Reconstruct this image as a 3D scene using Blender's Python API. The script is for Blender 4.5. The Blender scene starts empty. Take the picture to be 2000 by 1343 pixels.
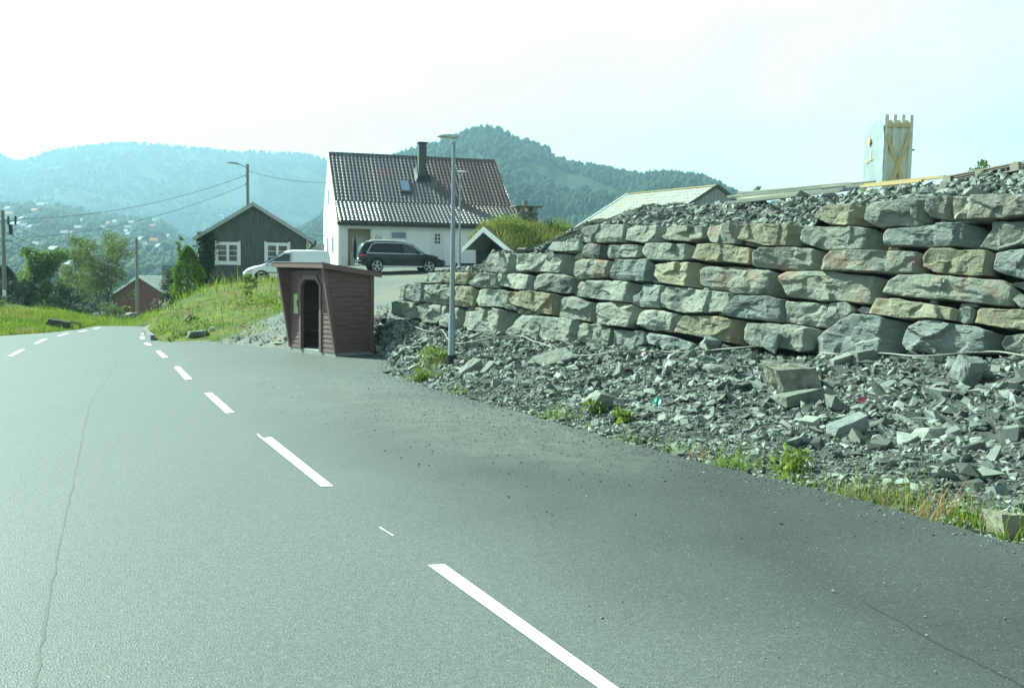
import bpy, bmesh, math, random
import numpy as np
from mathutils import Vector, Matrix, noise, geometry
from mathutils.bvhtree import BVHTree
R = math.radians
random.seed(7); rng = np.random.default_rng(7)
scene = bpy.context.scene
col = scene.collection

# ------------------------------------------------------------------ camera
F_PX, CX, CY, EYE = 1900.0, 1000.0, 671.5, 1.8
PITCH, ROLL = math.atan(149.5 / F_PX), R(0.85)
cF = Vector((0, math.cos(PITCH), -math.sin(PITCH)))
U0 = Vector((0, math.sin(PITCH), math.cos(PITCH)))
cR = Vector((1, 0, 0)) * math.cos(ROLL) + U0 * math.sin(ROLL)
cU = -Vector((1, 0, 0)) * math.sin(ROLL) + U0 * math.cos(ROLL)
cam_d = bpy.data.cameras.new('camera'); cam = bpy.data.objects.new('camera', cam_d); col.objects.link(cam)
cam.matrix_world = Matrix(((cR.x, cU.x, -cF.x, 0), (cR.y, cU.y, -cF.y, 0), (cR.z, cU.z, -cF.z, EYE), (0, 0, 0, 1)))
cam_d.sensor_width = 36; cam_d.lens = 36 * F_PX / 2000; cam_d.clip_end = 20000; cam_d.clip_start = .1
scene.camera = cam

# ------------------------------------------------------------------ light
SUN_EL, SUN_AZ = R(41), R(-59)             # azimuth from +Y, negative = to the left
w = bpy.data.worlds.new('World'); scene.world = w; w.use_nodes = True
nt = w.node_tree; nt.nodes.clear()
out = nt.nodes.new('ShaderNodeOutputWorld'); bg = nt.nodes.new('ShaderNodeBackground')
sky = nt.nodes.new('ShaderNodeTexSky'); sky.sky_type = 'NISHITA'; sky.sun_disc = False
sky.sun_elevation = SUN_EL; sky.sun_rotation = SUN_AZ; sky.air_density = 1.0; sky.dust_density = 2.0
tint = nt.nodes.new('ShaderNodeMix'); tint.data_type = 'RGBA'; tint.blend_type = 'MULTIPLY'; tint.inputs[0].default_value = 1
tint.inputs[7].default_value = (.70, 1.03, .92, 1)
tc = nt.nodes.new('ShaderNodeTexCoord'); mp = nt.nodes.new('ShaderNodeMapping'); mp.inputs['Scale'].default_value = (1, 1, 2.8)
nz = nt.nodes.new('ShaderNodeTexNoise'); nz.inputs['Scale'].default_value = 2.3; nz.inputs['Detail'].default_value = 7
nz.inputs['Distortion'].default_value = .4
cr = nt.nodes.new('ShaderNodeValToRGB'); cr.color_ramp.elements[0].position = .33; cr.color_ramp.elements[1].position = .60
cr.color_ramp.elements[0].color = (.42, .42, .42, 1); cr.color_ramp.elements[1].color = (.97, .97, .97, 1)
cl = nt.nodes.new('ShaderNodeMix'); cl.data_type = 'RGBA'; cl.inputs[7].default_value = (4.7, 5.6, 5.5, 1)
nt.links.new(tc.outputs['Generated'], mp.inputs[0]); nt.links.new(mp.outputs[0], nz.inputs['Vector'])
nt.links.new(nz.outputs['Fac'], cr.inputs[0]); nt.links.new(cr.outputs[0], cl.inputs[0])
nt.links.new(sky.outputs[0], tint.inputs[6]); nt.links.new(tint.outputs[2], cl.inputs[6])
sx = nt.nodes.new('ShaderNodeSeparateXYZ'); nt.links.new(tc.outputs['Generated'], sx.inputs[0])
hr_ = nt.nodes.new('ShaderNodeMapRange'); hr_.interpolation_type = 'SMOOTHSTEP'; hr_.inputs[1].default_value = 0; hr_.inputs[2].default_value = .58; hr_.inputs[3].default_value = 1.9; hr_.inputs[4].default_value = .13
nt.links.new(sx.outputs[2], hr_.inputs[0]); hm = nt.nodes.new('ShaderNodeMix'); hm.data_type = 'RGBA'; hm.blend_type = 'MULTIPLY'; hm.inputs[0].default_value = 1
nt.links.new(cl.outputs[2], hm.inputs[6]); nt.links.new(hr_.outputs[0], hm.inputs[7]); nt.links.new(hm.outputs[2], bg.inputs[0]); bg.inputs[1].default_value = .1
nt.links.new(bg.outputs[0], out.inputs[0])
sd = bpy.data.lights.new('sun', 'SUN'); sd.energy = 5.0; sd.angle = R(.6); sd.color = (.80, 1.0, .87)
sun = bpy.data.objects.new('sun', sd); col.objects.link(sun)
S = Vector((math.sin(SUN_AZ) * math.cos(SUN_EL), math.cos(SUN_AZ) * math.cos(SUN_EL), math.sin(SUN_EL)))
sun.rotation_euler = (-S).to_track_quat('-Z', 'Y').to_euler()
scene.view_settings.view_transform = 'Standard'; scene.view_settings.look = 'None'
scene.view_settings.exposure = 1.7; scene.view_settings.gamma = 1
scene.render.engine = 'CYCLES'
scene.cycles.use_denoising = True; scene.cycles.max_bounces = 6; scene.cycles.transparent_max_bounces = 8

# ------------------------------------------------------------------ picture <-> place
O = Vector((0, 0, EYE))
def ray(px, py): return (cF + cR * ((px - CX) / F_PX) - cU * ((py - CY) / F_PX))
def at(px, py, Y):
    r = ray(px, py); return O + r * (Y / r.y)
def hit_plane(px, py, p0, n):
    r = ray(px, py); return O + r * ((Vector(p0) - O).dot(n) / r.dot(n))
RN = Vector((-.015, .020, 1))
def plane_z(x, y): return .015 * x - .020 * y
def road(px, py): return hit_plane(px, py, (0, 0, 0), RN)
def proj(P):
    P = np.asarray(P, float) - np.array(O)
    d = P @ np.array(cF)
    return np.stack([CX + F_PX * (P @ np.array(cR)) / d, CY - F_PX * (P @ np.array(cU)) / d, d], -1)
def inside(poly, x, y):
    x = np.asarray(x); y = np.asarray(y); res = np.zeros(x.shape, bool); n = len(poly); j = n - 1
    for i in range(n):
        xi, yi = poly[i][0], poly[i][1]; xj, yj = poly[j][0], poly[j][1]
        c = ((yi > y) != (yj > y)) & (x < (xj - xi) * (y - yi) / ((yj - yi) if yj != yi else 1e-9) + xi)
        res ^= c; j = i
    return res

# ------------------------------------------------------------------ materials
def mat(name, c1, c2=None, scale=5, rough=.8, bump=0, bscale=None, spec=.3, metal=0, detail=5, mid=.5, width=.25, stretch=None,
        c3=None, s3=1.0, island=0, trans=0, objrnd=0, coat=0, bdist=.02):
    m = bpy.data.materials.new(name); m.use_nodes = True; t = m.node_tree; N = t.nodes; L = t.links
    b = N['Principled BSDF']; b.inputs['Roughness'].default_value = rough; b.inputs['Metallic'].default_value = metal
    b.inputs['Specular IOR Level'].default_value = spec; b.inputs['Coat Weight'].default_value = coat
    def rgb(c): return (*c, 1) if len(c) == 3 else c
    tcn = N.new('ShaderNodeTexCoord'); vec = tcn.outputs['Object']
    if stretch:
        mpn = N.new('ShaderNodeMapping'); mpn.inputs['Scale'].default_value = stretch; L.new(vec, mpn.inputs[0]); vec = mpn.outputs[0]
    def nse(sc, de=detail):
        n = N.new('ShaderNodeTexNoise'); n.inputs['Scale'].default_value = sc; n.inputs['Detail'].default_value = de
        n.inputs['Roughness'].default_value = .6; L.new(vec, n.inputs['Vector']); return n.outputs['Fac']
    colo = None
    if c2 is not None:
        rmp = N.new('ShaderNodeMapRange'); rmp.inputs[1].default_value = mid - width; rmp.inputs[2].default_value = mid + width
        L.new(nse(scale), rmp.inputs[0])
        mx = N.new('ShaderNodeMix'); mx.data_type = 'RGBA'; L.new(rmp.outputs[0], mx.inputs[0])
        mx.inputs[6].default_value = rgb(c1); mx.inputs[7].default_value = rgb(c2); colo = mx.outputs[2]
        if c3 is not None:
            r3 = N.new('ShaderNodeMapRange'); r3.inputs[1].default_value = .5; r3.inputs[2].default_value = .72
            L.new(nse(s3, 3), r3.inputs[0])
            m3 = N.new('ShaderNodeMix'); m3.data_type = 'RGBA'; L.new(r3.outputs[0], m3.inputs[0]); L.new(colo, m3.inputs[6])
            m3.inputs[7].default_value = rgb(c3); colo = m3.outputs[2]
    if island or objrnd:
        if island: g = N.new('ShaderNodeNewGeometry'); rv = g.outputs['Random Per Island']
        else: g = N.new('ShaderNodeObjectInfo'); rv = g.outputs['Random']
        k = island or objrnd
        r4 = N.new('ShaderNodeMapRange'); r4.inputs[3].default_value = 1 - k; r4.inputs[4].default_value = 1 + k; L.new(rv, r4.inputs[0])
        m4 = N.new('ShaderNodeMix'); m4.data_type = 'RGBA'; m4.blend_type = 'MULTIPLY'; m4.inputs[0].default_value = 1
        if colo is not None: L.new(colo, m4.inputs[6])
        else: m4.inputs[6].default_value = rgb(c1)
        L.new(r4.outputs[0], m4.inputs[7]); colo = m4.outputs[2]
    if colo is None: b.inputs['Base Color'].default_value = rgb(c1)
    else: L.new(colo, b.inputs['Base Color'])
    if bump:
        bp = N.new('ShaderNodeBump'); bp.inputs['Strength'].default_value = bump; bp.inputs['Distance'].default_value = bdist
        L.new(nse(bscale or scale * 4, 8), bp.inputs['Height']); L.new(bp.outputs[0], b.inputs['Normal'])
    if trans:
        tr = N.new('ShaderNodeBsdfTranslucent'); ms = N.new('ShaderNodeMixShader'); ms.inputs[0].default_value = trans
        if colo is None: tr.inputs[0].default_value = rgb(c1)
        else: L.new(colo, tr.inputs[0])
        L.new(b.outputs[0], ms.inputs[1]); L.new(tr.outputs[0], ms.inputs[2]); L.new(ms.outputs[0], N['Material Output'].inputs[0])
    m.diffuse_color = rgb(c1)
    return m

# ------------------------------------------------------------------ object helpers
def mesh_obj(name, V, F, m, parent=None, smooth=None):
    me = bpy.data.meshes.new(name)
    V = np.asarray(V, np.float32).reshape(-1, 3)
    if isinstance(F, np.ndarray) and F.ndim == 2:
        k = F.shape[1]; me.vertices.add(len(V)); me.vertices.foreach_set('co', V.ravel())
        me.loops.add(F.size); me.loops.foreach_set('vertex_index', F.ravel().astype(np.int32))
        me.polygons.add(len(F)); me.polygons.foreach_set('loop_start', np.arange(0, F.size, k, dtype=np.int32))
        me.update(calc_edges=True); me.validate()
    else:
        me.from_pydata([tuple(map(float, v)) for v in V], [], [tuple(int(i) for i in f) for f in F])
    if m: me.materials.append(m)
    if smooth is None: me.polygons.foreach_set('use_smooth', np.zeros(len(me.polygons), bool))
    if smooth is not None:
        me.polygons.foreach_set('use_smooth', np.ones(len(me.polygons), bool))
        if smooth < 180: me.set_sharp_from_angle(angle=R(smooth))
    o = bpy.data.objects.new(name, me); col.objects.link(o)
    if parent is not None: o.parent = parent
    return o
def tag(o, label=None, cat=None, group=None, kind=None):
    if label: o['label'] = label
    if cat: o['category'] = cat
    if group: o['group'] = group
    if kind: o['kind'] = kind
    return o
def thing(name, label, cat, loc=(0, 0, 0), rz=0, group=None):
    o = bpy.data.objects.new(name, None); o.empty_display_size = .3; col.objects.link(o)
    o.location = loc; o.rotation_euler = (0, 0, rz); return tag(o, label, cat, group)
def center_origin(o):
    me = o.data; n = len(me.vertices); a = np.empty(n * 3, np.float32); me.vertices.foreach_get('co', a); a = a.reshape(-1, 3)
    c = np.array([(a[:, 0].min() + a[:, 0].max()) / 2, (a[:, 1].min() + a[:, 1].max()) / 2, a[:, 2].min()], np.float32)
    me.vertices.foreach_set('co', (a - c).ravel()); me.update(); o.location = Vector(o.location) + Vector(c.tolist()); return o
class MB:
    def __init__(s): s.V = []; s.F = []
    def add(s, V, F):
        b = len(s.V); s.V += [tuple(v) for v in V]; s.F += [tuple(i + b for i in f) for f in F]; return s
    def box(s, x0, x1, y0, y1, z0, z1):
        V = [(x, y, z) for z in (z0, z1) for y in (y0, y1) for x in (x0, x1)]
        return s.add(V, [(0, 2, 3, 1), (4, 5, 7, 6), (0, 1, 5, 4), (2, 6, 7, 3), (0, 4, 6, 2), (1, 3, 7, 5)])
    def prism(s, A, B):                     # two matching loops of 3-D points
        n = len(A); V = list(A) + list(B)
        return s.add(V, [tuple(range(n))[::-1], tuple(range(n, 2 * n))] + [(i, (i + 1) % n, n + (i + 1) % n, n + i) for i in range(n)])
    def prism_y(s, poly, y0, y1): return s.prism([(x, y0, z) for x, z in poly], [(x, y1, z) for x, z in poly])
    def prism_x(s, poly, x0, x1): return s.prism([(x0, y, z) for y, z in poly], [(x1, y, z) for y, z in poly])
    def bar(s, p, q, w, h=None):            # square bar between two points
        p = Vector(p); q = Vector(q); d = (q - p).normalized(); h = h or w
        a = d.cross(Vector((0, 0, 1)));
        if a.length < .05: a = Vector((1, 0, 0))
        a.normalize(); b = a.cross(d)
        L = lambda c: [c + a * (w / 2 * i) + b * (h / 2 * j) for i, j in ((-1, -1), (1, -1), (1, 1), (-1, 1))]
        return s.prism(L(p), L(q))
    def tube(s, P, rad, n=8, cap=True):
        P = [Vector(p) for p in P]; b0 = len(s.V)
        if not hasattr(rad, '__len__'): rad = [rad] * len(P)
        prev = None
        for i, p in enumerate(P):
            d = (P[min(i + 1, len(P) - 1)] - P[max(i - 1, 0)]).normalized()
            a = d.orthogonal().normalized() if prev is None else (prev - d * prev.dot(d)).normalized()
            prev = a; b = d.cross(a)
            for k in range(n):
                th = 2 * math.pi * k / n; s.V.append(tuple(p + (a * math.cos(th) + b * math.sin(th)) * rad[i]))
        for i in range(len(P) - 1):
            for k in range(n):
                s.F.append((b0 + i * n + k, b0 + i * n + (k + 1) % n, b0 + (i + 1) * n + (k + 1) % n, b0 + (i + 1) * n + k))
        if cap:
            s.F.append(tuple(b0 + k for k in range(n))[::-1]); e = b0 + (len(P) - 1) * n; s.F.append(tuple(e + k for k in range(n)))
        return s
    def build(s, name, m, parent=None, smooth=None, bevel=0):
        o = mesh_obj(name, s.V, s.F, m, parent, smooth)
        if bevel:
            md = o.modifiers.new('bevel', 'BEVEL'); md.width = bevel; md.segments = 2; md.limit_method = 'ANGLE'
        return o
def grid_faces(nr, nc):
    i = np.arange(nr - 1)[:, None] * nc + np.arange(nc - 1)[None, :]
    return np.stack([i, i + 1, i + nc + 1, i + nc], -1).reshape(-1, 4)

# rock shapes: angular convex hulls
def hull_rock(seed, sx, sy, sz, n=13):
    r = random.Random(seed); bm = bmesh.new()
    for _ in range(n):
        v = Vector((r.uniform(-1, 1), r.uniform(-1, 1), r.uniform(-1, 1)))
        k = max(abs(v.x), abs(v.y), abs(v.z)); v = v / max(k, .3) * r.uniform(.75, 1) if r.random() < .75 else v
        bm.verts.new((v.x * sx, v.y * sy, v.z * sz))
    res = bmesh.ops.convex_hull(bm, input=bm.verts)
    bmesh.ops.delete(bm, geom=list({e for e in res['geom_interior'] + res['geom_unused'] if isinstance(e, bmesh.types.BMVert)}), context='VERTS')
    bmesh.ops.triangulate(bm, faces=bm.faces[:])
    bmesh.ops.recalc_face_normals(bm, faces=bm.faces[:])
    bm.verts.index_update()
    V = np.array([v.co[:] for v in bm.verts]); F = np.array([[v.index for v in f.verts] for f in bm.faces]); bm.free(); return V, F
def block_rock(seed, sx, sy, sz):
    r = random.Random(seed); bm = bmesh.new(); sh = r.uniform(-.25, .25); sk_ = r.uniform(-.2, .2)
    for i in (-1, 1):
        for j in (-1, 1):
            for k in (-1, 1):
                v = Vector((i * r.uniform(.5, 1), j * r.uniform(.5, 1), k * r.uniform(.6, 1))); v.x += sh * v.z; v.y += sk_ * v.z
                bm.verts.new((v.x * sx, v.y * sy, v.z * sz))
                if r.random() < .6: w_ = Vector((v.x * r.uniform(.6, .95), v.y * r.uniform(.98, 1.1), v.z * r.uniform(.5, .95))); bm.verts.new((w_.x * sx, w_.y * sy, w_.z * sz))
    res = bmesh.ops.convex_hull(bm, input=bm.verts)
    bmesh.ops.delete(bm, geom=list({e for e in res['geom_interior'] + res['geom_unused'] if isinstance(e, bmesh.types.BMVert)}), context='VERTS')
    bmesh.ops.dissolve_limit(bm, angle_limit=R(6), verts=bm.verts[:], edges=bm.edges[:])
    bmesh.ops.subdivide_edges(bm, edges=bm.edges[:], cuts=5, use_grid_fill=True); bmesh.ops.triangulate(bm, faces=bm.faces[:])
    for v in bm.verts: v.co += Vector((noise.noise(v.co * 5 + Vector((seed, 0, 0))), noise.noise(v.co * 5 + Vector((0, seed, 0))), noise.noise(v.co * 5 + Vector((0, 0, seed))))) * min(sx, sz) * .14 + v.co.normalized() * (min(sx, sz) * .10 * noise.fractal(v.co * 14 + Vector((seed, 3, 1)), 1, 2, 3))
    bmesh.ops.recalc_face_normals(bm, faces=bm.faces[:]); bm.verts.index_update()
    V = np.array([v.co[:] for v in bm.verts]); F = np.array([[v.index for v in f.verts] for f in bm.faces]); bm.free(); return V, F
def shard(seed, sx, sy, sz):
    r = random.Random(seed); bm = bmesh.new(); sh, sk_ = r.uniform(-.5, .5), r.uniform(-.4, .4)
    for i in (-1, 1):
        for j in (-1, 1):
            for k in (-1, 1):
                v = Vector((i * r.uniform(.35, 1), j * r.uniform(.4, 1), k * r.uniform(.55, 1))); bm.verts.new(((v.x + sh * v.z) * sx, (v.y + sk_ * v.z) * sy, v.z * sz))
    res = bmesh.ops.convex_hull(bm, input=bm.verts)
    bmesh.ops.delete(bm, geom=list({e for e in res['geom_interior'] + res['geom_unused'] if isinstance(e, bmesh.types.BMVert)}), context='VERTS')
    bmesh.ops.triangulate(bm, faces=bm.faces[:]); bmesh.ops.recalc_face_normals(bm, faces=bm.faces[:]); bm.verts.index_update()
    V = np.array([v.co[:] for v in bm.verts]); F = np.array([[v.index for v in f.verts] for f in bm.faces]); bm.free(); return V, F
ROCKS = [shard(i + 3, 1.1, random.uniform(.55, .95), random.uniform(.28, .62)) if i % 3 else hull_rock(i + 60, 1, random.uniform(.55, .95), random.uniform(.35, .65), 9) for i in range(33)]
def rand_rot(n, tilt=1.0):
    a = rng.uniform(0, 2 * np.pi, n); bx = rng.normal(0, .38 * tilt, n); by = rng.normal(0, .38 * tilt, n)
    ca, sa = np.cos(a), np.sin(a); cb, sb = np.cos(bx), np.sin(bx); cc, sc = np.cos(by), np.sin(by); M = np.zeros((n, 3, 3)); z = np.zeros(n); o = z + 1
    Rz = np.stack([np.stack([ca, -sa, z], -1), np.stack([sa, ca, z], -1), np.stack([z, z, o], -1)], 1)
    Rx = np.stack([np.stack([o, z, z], -1), np.stack([z, cb, -sb], -1), np.stack([z, sb, cb], -1)], 1)
    Ry = np.stack([np.stack([cc, z, sc], -1), np.stack([z, o, z], -1), np.stack([-sc, z, cc], -1)], 1)
    return Rx @ Ry @ Rz
def rock_field(P, sizes, tilt=1.25):
    Vs, Fs, off = [], [], 0; which = rng.integers(0, len(ROCKS), len(P)); M = rand_rot(len(P), tilt)
    for k, (V, F) in enumerate(ROCKS):
        idx = np.where(which == k)[0]
        if not len(idx): continue
        W = np.einsum('nij,vj->nvi', M[idx], V) * sizes[idx, None, None] + P[idx, None, :]
        Fi = F[None] + (np.arange(len(idx)) * len(V))[:, None, None] + off
        Vs.append(W.reshape(-1, 3)); Fs.append(Fi.reshape(-1, 3)); off += W.shape[0] * W.shape[1]
    return np.concatenate(Vs), np.concatenate(Fs)

# leaf-sized faces
def leaf_quads(P, size, up=0.0, aspect=.6):
    n = len(P); a = rng.normal(size=(n, 3)); a[:, 2] += up; a /= np.linalg.norm(a, axis=1)[:, None]
    b = rng.normal(size=(n, 3)); b -= a * (a * b).sum(1)[:, None]; b /= np.linalg.norm(b, axis=1)[:, None]
    size = np.broadcast_to(size, (n,))[:, None]
    V = np.stack([P - a * size, P + b * size * aspect, P + a * size, P - b * size * aspect], 1).reshape(-1, 3)
    return V, np.arange(4 * n).reshape(n, 4)
def blades(P, h, wdt, lean=.35):
    n = len(P); th = rng.uniform(0, 2 * np.pi, n); d = np.stack([np.cos(th), np.sin(th), np.zeros(n)], 1)
    lv = rng.normal(0, lean, (n, 2)); top = P + np.stack([lv[:, 0] * h, lv[:, 1] * h, h], 1)
    mid = P + np.stack([lv[:, 0] * h * .3, lv[:, 1] * h * .3, h * .55], 1)
    wd = np.broadcast_to(wdt, (n,))[:, None]
    V = np.stack([P - d * wd, P + d * wd, mid + d * wd * .7, top, mid - d * wd * .7], 1).reshape(-1, 3)
    i = np.arange(n)[:, None] * 5; return V, np.concatenate([i + np.array([[0, 1, 2]]), i + np.array([[0, 2, 4]]), i + np.array([[4, 2, 3]])])

# ------------------------------------------------------------------ palette
M = {}
M['stone'] = mat('stone_grey', (.155, .172, .14), (.285, .295, .24), 2.6, .88, 1.0, 13, c3=(.10, .11, .10), s3=1.6, objrnd=.24, bdist=.03)
M['stone_y'] = mat('stone_ochre', (.185, .18, .13), (.29, .27, .18), 3.0, .88, 1.0, 13, c3=(.23, .19, .11), s3=2.2, objrnd=.2, bdist=.03)
M['stone_r'] = mat('stone_rusty', (.175, .19, .153), (.275, .275, .22), 2.6, .88, 1.0, 13, c3=(.25, .16, .11), s3=2.6, objrnd=.12, bdist=.03)
M['stone_b'] = mat('stone_slate', (.15, .172, .158), (.245, .268, .238), 2.6, .85, 1.0, 12, c3=(.125, .14, .135), s3=1.5, objrnd=.14, bdist=.03, stretch=(1, 1, 2.2))
M['stone_n'] = mat('stone_brown', (.15, .145, .115), (.25, .24, .19), 5.5, .9, .9, 14, c3=(.33, .32, .28), s3=4.5, objrnd=.1, bdist=.03)
M['rubble'] = mat('rubble_rock', (.085, .099, .088), (.235, .262, .222), 1.6, .85, .6, 26, island=.65, bdist=.01)
M['loose'] = mat('loose_rock', (.11, .127, .115), (.245, .27, .23), 3.5, .85, .7, 16, objrnd=.5, c3=(.22, .20, .145), s3=1.0, bdist=.015)
M['fines'] = mat('rubble_fines', (.035, .037, .034), (.13, .138, .125), 22, .95, 1.0, 30, detail=8, c3=(.085, .075, .055), s3=1.1, bdist=.06)
M['white_paint'] = mat('white_paint', (.80, .80, .78), (.72, .73, .71), 3, .5)
M['black_metal'] = mat('black_metal', (.02, .022, .024), rough=.45)
M['galv'] = mat('galvanised_steel', (.22, .26, .27), (.29, .32, .33), 9, .5, metal=.4, spec=.5)
M['tyre'] = mat('tyre_rubber', (.018, .018, .018), rough=.85)
M['glass'] = mat('window_glass', (.03, .04, .045), rough=.05, spec=.9)
M['glass_sky'] = mat('reflecting_glass', (.16, .24, .33), rough=.06, spec=.9)
M['alloy'] = mat('alloy_rim', (.55, .56, .56), rough=.3, metal=.7)
M['chrome'] = mat('chrome_trim', (.70, .72, .73), rough=.35, metal=.25, spec=.7)
M['soil'] = mat('soil', (.07, .062, .04), (.13, .12, .08), 4, .95, .6, 14)
M['concrete'] = mat('concrete', (.33, .35, .32), (.24, .25, .23), 4, .9, .4, 22)

# ================================================================== GROUND
# edge of the asphalt along the rubble, from behind the shelter towards the camera
E_PX = [(722, 689), (762, 703), (752, 729), (850, 761), (1000, 800), (1200, 858), (1400, 910), (1640, 965), (2000, 1065)]
E = [road(*p) for p in E_PX] + [Vector((4.9, 3.9, -.005)), Vector((9.6, -6, .26))]
road_poly = ([Vector((9.6, -6, 0)), Vector((4.9, 3.9, 0))] + [road(*p) for p in E_PX[::-1][:-3]] +
             [road(*p) for p in [(745, 727), (770, 722), (803, 712), (780, 703), (722, 690), (640, 682), (562, 681), (500, 676), (430, 671), (365, 669),
                                 (318, 667), (297, 662), (287, 654), (286, 647), (290, 637.5), (240, 636.5), (188, 636.5), (150, 643.5), (96, 649.5), (0, 656), (-330, 672)]] +
             [Vector((-24, 21, 0)), Vector((-12.6, 20, 0)), Vector((-4.4, -6, 0))])
rp_ = []
for i, p in enumerate(road_poly):
    q = road_poly[(i + 1) % len(road_poly)]; rp_.append(p)
    if 1 <= i <= 12 and (q - p).length > .3:
        m_ = int((q - p).length / .16); d_ = (q - p).normalized(); s_ = Vector((d_.y, -d_.x, 0))
        for k in range(1, m_): v = p.lerp(q, k / m_); rp_.append(v + s_ * (.035 * noise.fractal(Vector((v.x * 3, v.y * 3, 1)), 1, 2, 3)))
road_poly = rp_
for p in road_poly: p.z = plane_z(p.x, p.y)
RP2 = [(p.x, p.y) for p in road_poly]

# thin plate spline through surveyed heights
ctl = []
def c_px(px, py, Y): p = at(px, py, Y); ctl.append((p.x, p.y, p.z))
for x, y in [(-4, -5), (3, -5), (-6, 6), (0, 6), (3, 6), (-2, 14), (-6, 16), (-11, 18), (-12, 26), (-7, 26), (-10, 31), (-14, 34), (-16, 40), (-18.5, 42), (-15, 41.5), (-5, 22), (0, 12), (-22, 34), (-32, 30), (-24, 21), (-16, 10), (-16, -4), (-40, 10), (10, -4)]:
    ctl.append((x, y, plane_z(x, y) - .04))
# grass bank between road and cabin
for a in [(300, 657, 35.5), (360, 668, 31.8), (430, 671, 30.8), (500, 674, 30.2), (380, 640, 33.5), (330, 620, 37), (430, 612, 35.5), (500, 622, 34), (545, 600, 34.5), (545, 640, 31.2),
          (345, 580, 40.5), (400, 556, 43.5), (470, 555, 45), (550, 556, 44.5), (440, 580, 39), (520, 580, 38.5), (400, 552, 56), (480, 552, 55), (560, 551, 52), (600, 550, 48),
          (312, 612, 45), (322, 606, 52), (345, 598, 62), (288, 636, 48), (280, 633, 55), (272, 630, 66), (300, 627, 70), (318, 622, 85), (210, 629, 60), (240, 627, 75), (330, 590, 46)]: c_px(*a)
# drive up to the white house
for a in [(740, 612, 30.5), (770, 590, 34), (800, 565, 42), (800, 546, 52), (785, 533, 58), (660, 521, 64), (700, 521, 66), (800, 520, 66), (940, 516, 68), (900, 532, 55), (650, 545, 47), (680, 560, 40), (690, 620, 30.5), (620, 600, 33)]: c_px(*a)
# behind the retaining wall
for x, y, z in [(2, 27, 1.2), (6, 22, 1.6), (12, 17, 2.2), (6, 32, 1.6), (12, 28, 2.4), (20, 24, 2.9), (20, 40, 3.2), (8, 45, 2.0), (0, 45, 1.4), (10, 65, 2.6), (26, 60, 4), (0, 34, 1.2), (-1.5, 29, .55), (30, 30, 3.4), (26, 12, 2.4), (3, 20, .0), (6, 14, .1), (9, 8, .2), (16, 4, .4), (20, 90, 3), (0, 90, 2), (-10, 90, 1.6), (0, 120, 1), (30, 120, 3)]: ctl.append((x, y, z))
# grassy mound left of the road and the dip beyond the crest
for a in [(0, 655, 36.2), (60, 653, 37.2), (120, 647, 39.5), (60, 609, 46), (0, 609, 44), (110, 608, 46.5), (160, 618, 47.5), (190, 634, 45.5), (-120, 612, 43), (-300, 610, 40), (20, 604, 56), (100, 603, 60), (190, 616, 72), (255, 622, 90), (300, 622, 90), (330, 618, 98), (260, 634, 50), (240, 630, 60), (300, 637, 46)]: c_px(*a)
for x, y, z in [(-48, 105, -5), (-60, 80, -4), (-70, 120, -8), (-30, 120, -5), (-75, 40, -1.5), (-75, 0, -.8), (-50, 55, -2)]: ctl.append((x, y, z))
ctl = np.array(ctl); n = len(ctl)
def tk(d2): return .5 * d2 * np.log(np.maximum(d2, 1e-9))
D2 = ((ctl[:, None, :2] - ctl[None, :, :2]) ** 2).sum(-1)
A = np.zeros((n + 3, n + 3)); A[:n, :n] = tk(D2) + np.eye(n) * 2.0; A[:n, n] = 1; A[:n, n + 1:] = ctl[:, :2]; A[n:, :n] = A[:n, n:].T
Wt = np.linalg.solve(A, np.concatenate([ctl[:, 2], np.zeros(3)]))
def tps(xy):
    o = np.empty(len(xy))
    for i in range(0, len(xy), 5000):
        q = xy[i:i + 5000]; d2 = ((q[:, None] - ctl[None, :, :2]) ** 2).sum(-1); o[i:i + 5000] = tk(d2) @ Wt[:n] + Wt[n] + q @ Wt[n + 1:]
    return o
def grow(poly, d):                         # crude outward offset about segments' normals
    a = sum(poly[i][0] * poly[(i + 1) % len(poly)][1] - poly[(i + 1) % len(poly)][0] * poly[i][1] for i in range(len(poly)))
    o = []
    for i in range(len(poly)):
        p, q, r = Vector(poly[i - 1]), Vector(poly[i]), Vector(poly[(i + 1) % len(poly)])
        n1 = (q - p).normalized(); n2 = (r - q).normalized(); t = (n1 + n2)
        t = t.normalized() if t.length > .2 else n1
        nn = Vector((t.y, -t.x)) * (1 if a > 0 else -1); o.append(tuple(q + nn * d))
    return o
RP_BIG = grow(RP2, .55)
gx = np.arange(-78, 36.01, .6); gy = np.arange(-8, 124.01, .6)
XX, YY = np.meshgrid(gx, gy); xy = np.stack([XX.ravel(), YY.ravel()], 1)
zz = tps(xy) + np.array([.05 * noise.fractal(Vector((x * .5, y * .5, 3)), 1, 2, 4) for x, y in xy])
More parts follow.
